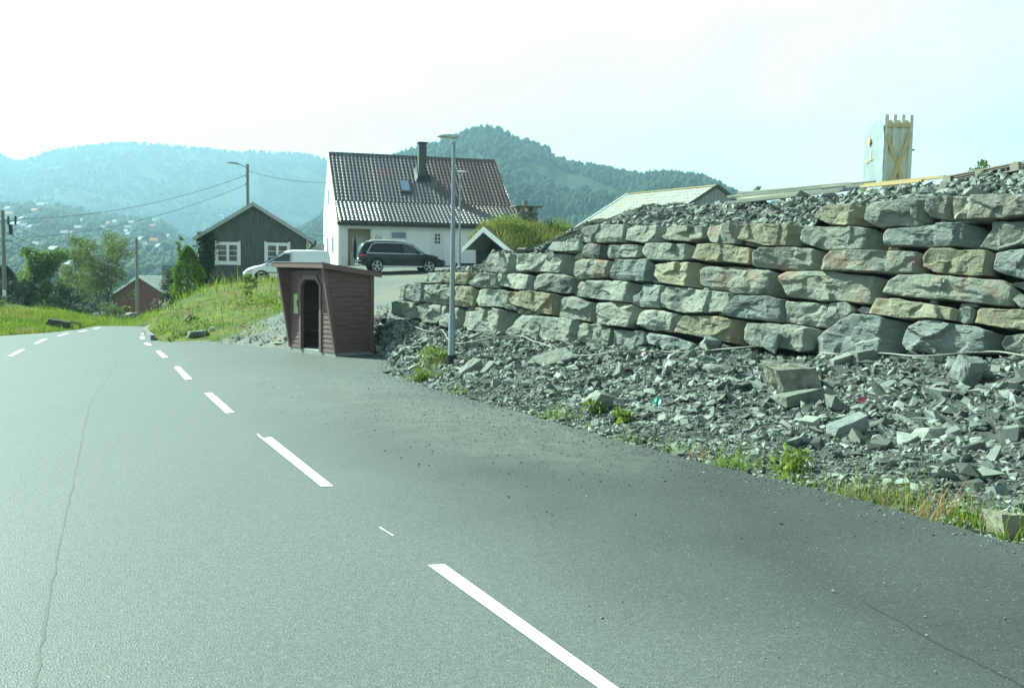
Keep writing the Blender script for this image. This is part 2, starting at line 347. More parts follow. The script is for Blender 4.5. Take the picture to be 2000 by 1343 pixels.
# loft of the rubble covers the strip in front of the wall; keep the ground under it
on = inside(RP_BIG, xy[:, 0], xy[:, 1]); pz = .015 * xy[:, 0] - .02 * xy[:, 1]
zz = np.where(on, np.minimum(zz, pz - .07), zz)
strip = [(p.x, p.y) for p in E] + [(30, -6), (22, 12), (9.5, 13), (7.3, 14.2), (2, 20), (-3, 26.2), (-3.5, 27.5)]
zz = np.where(inside(strip, xy[:, 0], xy[:, 1]), np.minimum(zz, pz - .22), zz)
gV = np.concatenate([xy, zz[:, None]], 1); gF = grid_faces(len(gy), len(gx))
gp = proj(gV)
G_BANK = [(292, 672), (296, 640), (318, 600), (340, 560), (380, 538), (475, 538), (552, 538), (552, 614), (530, 618), (500, 630), (470, 648), (440, 662), (420, 671), (372, 672)]
ggrass = np.where((gp[:, 2] > 1) & inside(G_BANK, gp[:, 0], gp[:, 1]) & (xy[:, 1] < 50), 1.0, 0)
ggrass = np.where(((gp[:, 0] < 400) & (xy[:, 1] > 44)) | ((gp[:, 0] < 300) & (xy[:, 1] > 30)) | (xy[:, 0] < -34) | ((xy[:, 1] > 62) & (xy[:, 0] < -16)), 1.0, ggrass)
ground = mesh_obj('ground', gV, gF, None, smooth=180)
at_g = ground.data.attributes.new('grassy', 'FLOAT', 'POINT'); at_g.data.foreach_set('value', ggrass.astype(np.float32))
def ground_mat():
    m = bpy.data.materials.new('ground_gravel_and_turf'); m.use_nodes = True; t = m.node_tree; N = t.nodes; L = t.links; b = N['Principled BSDF']
    b.inputs['Roughness'].default_value = .95; b.inputs['Specular IOR Level'].default_value = .15
    tcn = N.new('ShaderNodeTexCoord')
    def nse(sc, de=6):
        q = N.new('ShaderNodeTexNoise'); q.inputs['Scale'].default_value = sc; q.inputs['Detail'].default_value = de; L.new(tcn.outputs['Object'], q.inputs['Vector']); return q.outputs['Fac']
    def mix(f, c1, c2):
        q = N.new('ShaderNodeMix'); q.data_type = 'RGBA'; L.new(f, q.inputs[0])
        for i, c in ((6, c1), (7, c2)):
            if isinstance(c, tuple): q.inputs[i].default_value = (*c, 1)
            else: L.new(c, q.inputs[i])
        return q.outputs[2]
    def rng_(v, a, bb):
        q = N.new('ShaderNodeMapRange'); q.inputs[1].default_value = a; q.inputs[2].default_value = bb; L.new(v, q.inputs[0]); return q.outputs[0]
    grav = mix(rng_(nse(9), .35, .65), (.11, .125, .116), (.20, .215, .20)); grav = mix(rng_(nse(.5), .45, .65), grav, (.20, .19, .15))
    turf = mix(rng_(nse(1.6), .35, .65), (.05, .085, .016), (.13, .15, .035)); turf = mix(rng_(nse(.7), .5, .68), turf, (.17, .12, .05))
    a = N.new('ShaderNodeAttribute'); a.attribute_name = 'grassy'
    ad = N.new('ShaderNodeMath'); ad.operation = 'ADD'; L.new(a.outputs['Fac'], ad.inputs[0])
    q = N.new('ShaderNodeMath'); q.operation = 'MULTIPLY_ADD'; L.new(nse(2.2), q.inputs[0]); q.inputs[1].default_value = .9; q.inputs[2].default_value = -.45; L.new(q.outputs[0], ad.inputs[1])
    L.new(mix(rng_(ad.outputs[0], .4, .6), grav, turf), b.inputs['Base Color'])
    bp = N.new('ShaderNodeBump'); bp.inputs['Strength'].default_value = .8; bp.inputs['Distance'].default_value = .04; L.new(nse(18, 8), bp.inputs['Height']); L.new(bp.outputs[0], b.inputs['Normal'])
    return m
ground.data.materials.append(ground_mat()); tag(ground, kind='structure')
bvh_g = BVHTree.FromPolygons([Vector(v) for v in gV], [tuple(f) for f in gF])
def on_ground(px, py, bvh=bvh_g):
    h = bvh.ray_cast(O, ray(px, py).normalized()); return h[0] if h[0] is not None else road(px, py)
def drop(x, y, bvh=bvh_g):
    h = bvh.ray_cast(Vector((x, y, 60)), Vector((0, 0, -1))); return h[0].z if h[0] is not None else 0

# the valley floor to the horizon, a ring beyond the surveyed ground
az = np.linspace(0, 2 * np.pi, 181)[:-1]; rad = np.array([125, 160, 220, 320, 500, 900, 1800, 3600.]); zr = np.array([-9, -16, -28, -42, -55, -60, -60, -60.])
vV = np.array([(r * math.sin(a), r * math.cos(a), z) for r, z in zip(rad, zr) for a in az]); nA = len(az)
vF = np.array([(i * nA + j, i * nA + (j + 1) % nA, (i + 1) * nA + (j + 1) % nA, (i + 1) * nA + j) for i in range(len(rad) - 1) for j in range(nA)])
valley = mesh_obj('valley_floor', vV, vF, mat('valley_green', (.04, .07, .035), (.08, .11, .045), .02, .95), smooth=180); tag(valley, kind='structure')
# skirt joining both sheets
sk = []
for x, y in ([(x, -8) for x in gx[::10]] + [(36, y) for y in gy[::10]] + [(x, 124) for x in gx[::-10]] + [(-78, y) for y in gy[::-10]]):
    h = Vector((x, y)).normalized() if (x or y) else Vector((0, -1)); sk.append(((x, y, drop(min(max(x, -77.9), 35.9), min(max(y, -7.9), 123.9)) - .02), (h.x * 135, h.y * 135, -10.5)))
sV = [p for a in sk for p in a]; nS = len(sk)
mesh_obj('ground', sV, [(2 * i, 2 * ((i + 1) % nS), 2 * ((i + 1) % nS) + 1, 2 * i + 1) for i in range(nS)], ground.data.materials[0], smooth=180)['kind'] = 'structure'

# ------------------------------------------------------------------ road
LA, LB = road(835, 1103), road(400, 768)                     # along the dashed edge line
ld = Vector((LB.x - LA.x, LB.y - LA.y, 0)).normalized(); ln = Vector((ld.y, -ld.x, 0))   # ln points to the lay-by
def asphalt_mat():
    m = bpy.data.materials.new('asphalt'); m.use_nodes = True; t = m.node_tree; N = t.nodes; L = t.links; b = N['Principled BSDF']
    tcn = N.new('ShaderNodeTexCoord'); P = tcn.outputs['Object']
    def nse(sc, de=5, vec=P):
        q = N.new('ShaderNodeTexNoise'); q.inputs['Scale'].default_value = sc; q.inputs['Detail'].default_value = de; L.new(vec, q.inputs['Vector']); return q.outputs['Fac']
    def mr(v, a, bb, lo=0, hi=1, smooth=False):
        q = N.new('ShaderNodeMapRange'); q.inputs[1].default_value = a; q.inputs[2].default_value = bb; q.inputs[3].default_value = lo; q.inputs[4].default_value = hi
        if smooth: q.interpolation_type = 'SMOOTHSTEP'
        L.new(v, q.inputs[0]); return q.outputs[0]
    def mix(f, c1, c2, mode='MIX'):
        q = N.new('ShaderNodeMix'); q.data_type = 'RGBA'; q.blend_type = mode
        if isinstance(f, float): q.inputs[0].default_value = f
        else: L.new(f, q.inputs[0])
        for i, c in ((6, c1), (7, c2)):
            if isinstance(c, tuple): q.inputs[i].default_value = (*c, 1)
            else: L.new(c, q.inputs[i])
        return q.outputs[2]
    def math_(op, a, bv):
        q = N.new('ShaderNodeMath'); q.operation = op
        for i, v in ((0, a), (1, bv)):
            if isinstance(v, (int, float)): q.inputs[i].default_value = v
            else: L.new(v, q.inputs[i])
        return q.outputs[0]
    def lin(vx, vy, c):                       # vx*x + vy*y + c
        d = N.new('ShaderNodeVectorMath'); d.operation = 'DOT_PRODUCT'; L.new(P, d.inputs[0]); d.inputs[1].default_value = (vx, vy, 0)
        return math_('ADD', d.outputs['Value'], c)
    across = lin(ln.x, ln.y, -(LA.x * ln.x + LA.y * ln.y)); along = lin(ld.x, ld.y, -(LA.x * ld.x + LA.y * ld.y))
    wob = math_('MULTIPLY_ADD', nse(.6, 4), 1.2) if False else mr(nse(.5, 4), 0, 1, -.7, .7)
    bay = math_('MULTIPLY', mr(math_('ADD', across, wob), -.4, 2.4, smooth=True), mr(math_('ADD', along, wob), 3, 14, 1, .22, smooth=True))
    c = mix(bay, (.120, .136, .123), (.044, .050, .049))  # newer lay-by asphalt, with its weaker sun gloss also darkened into the colour
    # lanes: polished wheel tracks in the road
    mpn = N.new('ShaderNodeMapping'); mpn.inputs['Rotation'].default_value = (0, 0, math.atan2(ld.x, ld.y)); mpn.inputs['Scale'].default_value = (1.3, .09, 1); L.new(P, mpn.inputs[0])
    c = mix(mr(nse(.9, 4, mpn.outputs[0]), 0.3, .7, 0, .25), c, (.078, .088, .081))
    c = mix(mr(nse(.35, 6), .40, .66, 0, .3), c, (.118, .130, .117))
    # gravel dust dragged out at the lay-by
    dc = road(980, 838)
    da = lin(ld.x / 3.4, ld.y / 3.4, -(dc.x * ld.x + dc.y * ld.y) / 3.4); db = lin(ln.x / 1.35, ln.y / 1.35, -(dc.x * ln.x + dc.y * ln.y) / 1.35)
    r2 = math_('ADD', math_('MULTIPLY', da, da), math_('MULTIPLY', db, db))
    dust = math_('MULTIPLY', mr(r2, 1.5, .1, 0, 1, True), mr(nse(3.6, 8), .15, .85))
    c = mix(math_('MULTIPLY', dust, .62), c, (.20, .215, .185))
    dc2 = road(620, 760)
    da = lin(ld.x / 6, ld.y / 6, -(dc2.x * ld.x + dc2.y * ld.y) / 6); db = lin(ln.x / 1.6, ln.y / 1.6, -(dc2.x * ln.x + dc2.y * ln.y) / 1.6)
    r2 = math_('ADD', math_('MULTIPLY', da, da), math_('MULTIPLY', db, db))
    c = mix(math_('MULTIPLY', math_('MULTIPLY', mr(r2, 1.4, .1, 0, 1, True), mr(nse(1.7, 7), .3, .7)), .5), c, (.16, .165, .145))
    # aggregate
    v = N.new('ShaderNodeTexVoronoi'); v.inputs['Scale'].default_value = 95; L.new(P, v.inputs['Vector'])
    g = N.new('ShaderNodeSeparateColor'); L.new(v.outputs['Color'], g.inputs[0])
    c = mix(1.0, c, mr(g.outputs[0], 0, 1, .72, 1.28), 'MULTIPLY')
    sp = mr(g.outputs[1], .982, .992)
    c = mix(math_('MULTIPLY', sp, .3), c, (.36, .38, .34))
    c = mix(mr(nse(38, 4), .3, .7, 0, .35), c, (.05, .055, .052))
    L.new(c, b.inputs['Base Color'])
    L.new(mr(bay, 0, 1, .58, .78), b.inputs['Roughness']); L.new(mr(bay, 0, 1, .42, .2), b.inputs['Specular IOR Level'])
    bp = N.new('ShaderNodeBump'); bp.inputs['Strength'].default_value = .55; bp.inputs['Distance'].default_value = .006; L.new(v.outputs['Distance'], bp.inputs['Height']); L.new(bp.outputs[0], b.inputs['Normal'])
    return m
tris = geometry.tessellate_polygon([[Vector((p.x, p.y, 0)) for p in road_poly]])
nR = len(road_poly); V = [p[:] for p in road_poly] + [(p.x, p.y, p.z - .11) for p in road_poly]
crA, crB = road(188, 636.5), road(290, 637.5)
b0 = len(V); V += [crA[:], crB[:], (crB.x - 2.2, crB.y + 8, plane_z(crB.x, crB.y) - .55), (crA.x - 3, crA.y + 8, plane_z(crA.x, crA.y) - .6)]
F = [tuple(t) for t in tris] + [(i, (i + 1) % nR, nR + (i + 1) % nR, nR + i) for i in range(nR)] + [(b0, b0 + 1, b0 + 2, b0 + 3)]
bmx = bmesh.new(); vs = [bmx.verts.new(v) for v in V]
for f in F:
    try: bmx.faces.new([vs[i] for i in f])
    except ValueError: pass
bmesh.ops.recalc_face_normals(bmx, faces=bmx.faces[:])
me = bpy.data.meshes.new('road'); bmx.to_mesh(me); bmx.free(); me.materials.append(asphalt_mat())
ro = bpy.data.objects.new('road', me); col.objects.link(ro); tag(ro, kind='structure')
def lift(p, h): return Vector((p.x, p.y, plane_z(p.x, p.y) + h))
M['marking'] = mat('road_marking_paint', (.80, .81, .78), (.62, .63, .60), 14, .6, mid=.38, width=.12)
marks = [[(835, 1104), (868, 1102), (1375, 1463), (1330, 1460)], [(510, 856), (530, 853.5), (651, 949.5), (628, 951)], [(399, 768), (413.5, 766.5), (458, 805.5), (441, 807)],
         [(339.5, 716.5), (350, 715.5), (376, 740.5), (361, 741.5)], [(303.5, 685.5), (312, 684.8), (328.5, 698), (317, 698.8)], [(280.5, 669.5), (289, 669), (297, 674), (287, 674.6)],
         [(273, 657.2), (281, 656.8), (283.5, 661.5), (274, 662)], [(278, 650.5), (286, 650), (282.5, 653), (275, 653.6)], [(290, 643.2), (300, 642.8), (294, 645.4), (286, 645.8)],
         [(14, 695.6), (24, 695.3), (49.5, 682.2), (39, 682.6)], [(65, 671.2), (73.5, 670.8), (94, 661.4), (84, 661.8)], [(110, 656.2), (119, 655.9), (136, 650.4), (127, 650.8)],
         [(151, 648), (160, 647.7), (172, 644.6), (164, 644.9)], [(180, 642.3), (188, 642.1), (199, 639.4), (191, 639.6)]]
for q in marks:
    mesh_obj('road_marking', [lift(road(*p), .005) for p in q], [(0, 1, 2, 3)], M['marking'])['kind'] = 'structure'
def ribbon(name, pts, w, m, h=.002):
    P = [road(*p) for p in pts]; V = []
    Q = []
    for i in range(len(P) - 1):
        for k in range(6): Q.append(P[i].lerp(P[i + 1], k / 6))
    Q.append(P[-1])
    for i, p in enumerate(Q):
        d = (Q[min(i + 1, len(Q) - 1)] - Q[max(i - 1, 0)]); d.z = 0; d.normalize(); s = Vector((d.y, -d.x, 0))
        j = (.02 if len(pts) > 2 else .003) * noise.noise(Vector((i * .7, 1, len(pts)))); ww = w * (.6 + .8 * random.random())
        V += [lift(p + s * (j - ww), h), lift(p + s * (j + ww), h)]
    return tag(mesh_obj(name, V, [(2 * i, 2 * i + 1, 2 * i + 3, 2 * i + 2) for i in range(len(Q) - 1)], m), kind='structure')
M['crack'] = mat('crack', (.086, .098, .089), (.118, .134, .121), 1.2, .7)
ribbon('road_crack', [(68, 1343), (85, 1230), (105, 1120), (130, 1000), (150, 910), (165, 830), (178, 780), (205, 745), (222, 720), (226, 706), (212, 694), (208, 684), (222, 676), (250, 670), (278, 667)], .0065, M['crack'])
ribbon('road_crack', [(1690, 1178), (1760, 1215), (1840, 1262), (1920, 1300), (2000, 1340)], .006, mat('dark_seam', (.032, .037, .036), rough=.9))
ribbon('road_scratch', [(741, 1029), (768, 1046)], .008, M['marking'], .003)
ribbon('road_scratch', [(503, 848), (512, 857)], .01, M['marking'], .0075)
M['shaded_rock'] = mat('shaded_rock', (.045, .05, .043), (.10, .105, .085), 4, .95, .9, 12, c3=(.09, .11, .04), s3=2)  # rock coloured as dark as its shaded side looks, shade put into the colour

# ================================================================== RETAINING WALL
def xyY(px, Y): r = ray(px, 560); return Vector((r.x / r.y * Y, Y, 0))
WA, WB = xyY(775, 25.6), xyY(2000, 13.6)
wt = (WB - WA).normalized(); wn0 = Vector((wt.y, -wt.x, 0))
if wn0.y > 0: wn0 = -wn0                                   # faces the road
BAT = R(9); wN = (wn0 * math.cos(BAT) + Vector((0, 0, 1)) * math.sin(BAT)); wU = (Vector((0, 0, 1)) * math.cos(BAT) - wn0 * math.sin(BAT))
WO = WA + Vector((0, 0, .3))
def wall_ab(px, py): p = hit_plane(px, py, WO, wN) - WO; return Vector((p.dot(wt), p.dot(wU)))
def wall_pt(a, b, w=0): return WO + wt * a + wU * b + wN * w
def wpx(px, py, w=0): q = wall_ab(px, py); return wall_pt(q.x, q.y, w)
TL = {1: (760, 480, 6.717), 2: (960, 430, 5.371), 3: (1180, 430, 4.975), 4: (1400, 380, 4.196), 5: (1600, 360, 3.95), 6: (1780, 360, 3.95)}
ST = [  # sheet, share of the width that turns away at the right end, stone kind, outline
 (1, .2, '', [(30,900),(60,740),(120,715),(160,735),(150,905),(90,935)]), (1, .15, '', [(150,740),(225,722),(330,745),(345,860),(335,940),(255,968),(165,920)]),
 (1, .1, '', [(340,770),(450,745),(690,765),(690,830),(640,960),(560,1015),(360,985),(340,870)]), (1, .3, '', [(670,775),(820,775),(965,830),(960,960),(950,1100),(870,1095),(650,1055),(650,990),(690,880)]),
 (1, .27, '', [(965,850),(1130,840),(1240,800),(1440,820),(1656,871),(1600,1000),(1510,1150),(1420,1165),(1060,1120),(965,1070)]),
 (1, .3, '', [(125,485),(220,490),(240,540),(195,640),(190,710),(120,715),(112,660)]), (1, .15, 'b', [(200,600),(260,505),(480,495),(485,560),(445,735),(330,748),(195,690)]),
 (1, .06, '', [(445,700),(500,505),(830,500),(862,520),(860,782),(640,768),(450,735)]), (1, .15, 'y', [(852,520),(960,505),(1140,560),(1120,700),(1060,795),(940,802),(855,785)]),
 (1, .22, '', [(1115,700),(1150,565),(1300,550),(1530,575),(1620,780),(1460,803),(1180,793)]), (1, .12, '', [(375,485),(490,345),(750,345),(745,400),(700,482),(560,492)]),
 (1, .12, 'y', [(700,487),(720,400),(760,345),(1100,345),(1060,420),(1032,492),(960,508),(800,494)]), (1, .12, '', [(1035,480),(1080,400),(1180,345),(1430,360),(1432,470),(1390,543),(1160,548),(1050,528)]),
 (2, .12, '', [(70,600),(95,562),(250,552),(440,575),(424,640),(424,732),(270,730),(90,685)]), (1, .22, '', [(1215,338),(1300,95),(1560,88),(1650,98),(1632,355),(1480,362)]),
 (2, .25, '', [(225,480),(245,345),(420,332),(770,340),(862,370),(852,592),(700,550),(400,534),(260,534)]), (2, .08, '', [(585,290),(640,220),(930,230),(952,270),(932,318),(700,328),(600,315)]),
 (2, .2, 'y', [(825,378),(870,325),(942,335),(938,395),(850,404)]), (2, .3, '', [(950,385),(965,260),(1020,235),(1190,260),(1212,395),(1080,408)]),
 (2, .06, '', [(890,218),(940,75),(1000,45),(1370,35),(1398,100),(1392,228),(1000,232)]), (2, .1, 'r', [(855,562),(870,430),(950,400),(1270,420),(1252,500),(1232,598),(900,624)]),
 (2, .16, '', [(893,695),(930,630),(1290,622),(1440,640),(1537,658),(1490,720),(1443,862),(1180,845),(920,805)]), (2, .14, '', [(425,655),(470,565),(560,540),(720,560),(900,610),(892,692),(852,764),(780,773),(440,730)]),
 (2, .3, '', [(830,775),(840,720),(890,725),(905,785),(850,795)]), (2, .1, 'y', [(148,745),(420,735),(620,765),(722,780),(692,900),(692,1003),(480,975),(320,915),(180,875)]),
 (2, .2, '', [(684,900),(700,790),(830,785),(990,850),(1120,860),(1112,1012),(1012,1064),(850,1035),(690,1010)]), (2, .08, '', [(138,1185),(220,1040),(300,960),(520,990),(522,1100),(502,1250),(380,1240),(200,1220)]),
 (2, .14, '', [(500,1205),(500,1000),(700,1005),(900,1040),(892,1180),(842,1265),(720,1320),(560,1295)]), (2, .35, '', [(890,1245),(900,1100),(960,1070),(1130,1095),(1262,1115),(1262,1285),(1150,1315),(930,1285)]),
 (2, .16, '', [(1103,1035),(1115,860),(1230,845),(1400,862),(1559,918),(1525,1000),(1448,1130),(1250,1110),(1120,1090)]), (3, .1, '', [(-22,1060),(72,1050),(77,1120),(67,1212),(-17,1215)]),
 (3, .15, '', [(13,322),(20,240),(132,230),(152,300),(134,362),(40,368)]), (3, .22, '', [(148,322),(150,235),(362,230),(352,300),(313,358),(175,363)]),
 (3, .2, '', [(198,192),(215,80),(270,50),(572,40),(578,110),(543,203),(380,218)]), (3, .12, 'r', [(558,162),(580,60),(640,38),(962,50),(992,100),(963,172),(830,198),(600,193)]),
 (3, .22, '', [(358,292),(400,220),(500,213),(780,225),(900,240),(884,340),(762,388),(600,393),(420,384)]), (3, .06, 'y', [(853,373),(910,230),(1010,222),(1200,232),(1464,275),(1457,340),(1430,433),(1200,408),(950,394)]),
 (4, .12, 'r', [(-97,311),(-80,255),(0,243),(202,242),(194,320),(178,403),(20,408),(-60,383)]), (3, .16, 'b', [(48,562),(60,500),(115,375),(420,372),(472,420),(464,593),(330,593),(180,584)]),
 (3, .3, 'y', [(468,522),(480,430),(690,398),(962,405),(973,450),(934,600),(914,660),(700,640),(530,604)]), (4, .2, 'r', [(-145,710),(-122,600),(-70,580),(180,580),(420,610),(512,640),(562,834),(400,829),(150,804),(-30,779),(-120,744)]),
 (3, .12, 'b', [(238,742),(340,690),(370,600),(582,630),(553,740),(523,854),(330,839),(245,804)]), (3, .05, '', [(523,834),(560,700),(600,635),(740,645),(1262,705),(1233,800),(1163,893),(900,908),(700,893)]),
 (3, .22, '', [(318,1012),(340,920),(390,862),(550,870),(772,920),(744,980),(704,1030),(643,1088),(430,1064)]), (4, .2, 'y', [(-368,1124),(-310,1050),(-265,986),(-50,985),(80,1005),(247,1025),(218,1100),(193,1234),(0,1199),(-200,1154)]),
 (3, .1, 'b', [(68,1215),(80,1060),(220,1065),(390,1075),(412,1150),(363,1205),(240,1245)]), (3, .06, 'b', [(398,1122),(430,1090),(600,1110),(830,1180),(884,1212),(844,1270),(640,1270),(430,1195)]),
 (3, .1, '', [(888,1195),(930,1165),(1080,1180),(1196,1210),(1192,1300),(960,1260)]), (4, .25, 'y', [(193,372),(200,300),(250,235),(630,235),(717,250),(703,330),(643,413),(430,423),(300,398)]),
 (4, .24, '', [(648,352),(680,300),(730,250),(850,255),(1090,250),(1242,266),(1371,319),(1362,438),(1050,443),(860,443),(710,404)]), (4, .17, 'r', [(293,572),(300,480),(370,440),(560,425),(740,430),(882,455),(853,614),(680,619),(310,594)]),
 (4, .12, 'r', [(503,662),(550,620),(800,615),(1100,640),(1306,660),(1382,685),(1343,803),(1266,897),(840,871),(580,834),(535,743)]), (4, .08, 'b', [(28,963),(150,820),(400,825),(552,855),(563,950),(558,1054),(400,1039),(100,999)]),
 (4, .1, '', [(548,1043),(555,865),(700,870),(892,885),(913,1050),(884,1089),(700,1069)]), (5, .1, '', [(48,1043),(55,910),(200,900),(262,950),(243,983),(150,1044),(70,1074)]),
 (4, .16, '', [(213,1103),(250,1050),(420,1050),(700,1070),(852,1100),(833,1150),(763,1275),(700,1300),(520,1260),(280,1245),(210,1185)]),
 (5, .28, 'b', [(-30,1350),(-22,1180),(100,1090),(260,980),(480,1010),(692,1060),(653,1140),(603,1270),(480,1320),(300,1380),(120,1400)]), (5, .3, 'y', [(-58,252),(-30,210),(10,170),(100,150),(352,140),(353,200),(333,293),(200,318),(60,303)]),
 (5, .16, '', [(343,272),(360,150),(450,135),(640,110),(802,115),(843,150),(823,283),(740,314),(440,328),(395,303)]), (5, .2, 'b', [(478,392),(510,340),(760,320),(900,295),(1111,285),(1212,305),(1257,370),(1212,478),(711,479),(500,469)]),
 (5, .08, 'r', [(13,663),(30,600),(90,510),(250,503),(600,510),(782,520),(803,600),(803,684),(400,679),(80,668)]), (5, .05, 'r', [(483,832),(530,750),(610,695),(860,688),(1141,715),(1412,730),(1523,825),(1493,938),(1351,929),(960,889),(720,874),(560,854)]),
 (5, .06, 'y', [(363,993),(430,870),(600,875),(1073,960),(1067,1054),(870,1034),(600,1029)]), (5, .15, '', [(253,962),(300,930),(382,945),(373,988),(300,988)]),
 (6, .2, 'b', [(-102,1224),(-60,1110),(60,1040),(170,1033),(270,1065),(500,1090),(642,1140),(753,1150),(703,1235),(640,1300),(330,1315),(100,1305),(-60,1280)]),
 (6, .28, 'n', [(103,202),(120,110),(250,80),(312,85),(323,180),(303,268),(140,253)]), (6, .12, 'n', [(308,268),(320,90),(450,80),(463,180),(447,273)]), (6, .06, 'n', [(443,272),(455,80),(869,70),(943,75),(943,233),(600,268)]),
 (6, .06, '', [(495,482),(560,400),(605,340),(610,275),(870,265),(1002,270),(1002,453),(870,459),(640,499)]), (6, .12, 'y', [(86,562),(150,485),(300,490),(560,500),(622,520),(613,703),(440,709),(180,684),(100,644)]),
 (6, .06, 'b', [(618,652),(630,520),(700,500),(1002,495),(1012,724),(870,729),(680,684)]), (6, .06, '', [(708,762),(760,740),(869,740),(1002,750),(1002,854),(850,804)]), (6, .2, '', [(768,882),(830,830),(892,860),(893,944),(830,954)]),
 (6, .3, '', [(353,1052),(365,950),(430,940),(492,960),(453,1063),(400,1074)]), (6, .05, 'y', [(463,1062),(490,960),(540,945),(869,960),(1022,970),(1022,1144),(869,1123),(600,1088)]),
 (6, .08, '', [(693,1233),(730,1160),(869,1145),(1022,1150),(1022,1340),(720,1320)]), (5, .1, '', [(622,108),(640,60),(780,64),(862,95),(838,108)]),
 # beyond the right of the picture
 (6, .1, '', [(948,80),(1250,70),(1260,235),(950,235)]), (6, .1, '', [(1008,275),(1290,268),(1280,455),(1008,455)]), (6, .1, 'y', [(1018,500),(1230,498),(1240,725),(1018,722)]), (6, .1, '', [(1008,755),(1300,760),(1290,940),(900,945),(1008,850)]),
 (6, .1, '', [(1028,965),(1260,970),(1260,1145),(1028,1145)]), (6, .1, 'b', [(1028,1160),(1330,1165),(1330,1370),(1028,1350)]),
 # small packing stones
 (1, .2, '', [(960,820),(1010,800),(1065,790),(1062,825),(1000,842)]), (1, .2, 'y', [(1075,800),(1130,795),(1195,820),(1140,842),(1080,830)]), (1, .2, 'y', [(440,715),(485,712),(483,748),(440,748)]),
 (2, .2, '', [(95,905),(130,870),(255,905),(233,940),(130,934)]), (2, .2, 'y', [(230,943),(260,913),(312,930),(303,966),(240,968)]), (2, .2, 'y', [(308,950),(340,925),(392,955),(380,972),(318,972)]), (2, .2, '', [(395,970),(440,958),(478,975),(460,992),(400,985)]),
 (2, .2, '', [(1015,1080),(1040,1035),(1110,1045),(1115,1090),(1050,1100)]), (3, .2, '', [(440,600),(450,572),(515,580),(525,605)]), (3, .2, '', [(915,665),(935,645),(1060,655),(1055,675)]), (4, .1, '', [(180,395),(210,378),(330,400),(430,428),(300,425)]),
 (5, .2, 'y', [(500,490),(520,466),(600,478),(580,498)]), (6, .2, '', [(190,292),(200,265),(245,268),(240,292)]), (6, .2, '', [(300,285),(320,268),(445,268),(440,284)]), (6, .2, '', [(345,935),(360,910),(480,913),(510,940)]), (6, .2, '', [(110,912),(120,885),(165,885),(160,912)]),
 (3, .2, 'y', [(1075,915),(1090,890),(1135,895),(1130,925)]), (1, .2, '', [(265,482),(300,455),(375,462),(380,485)]),
]
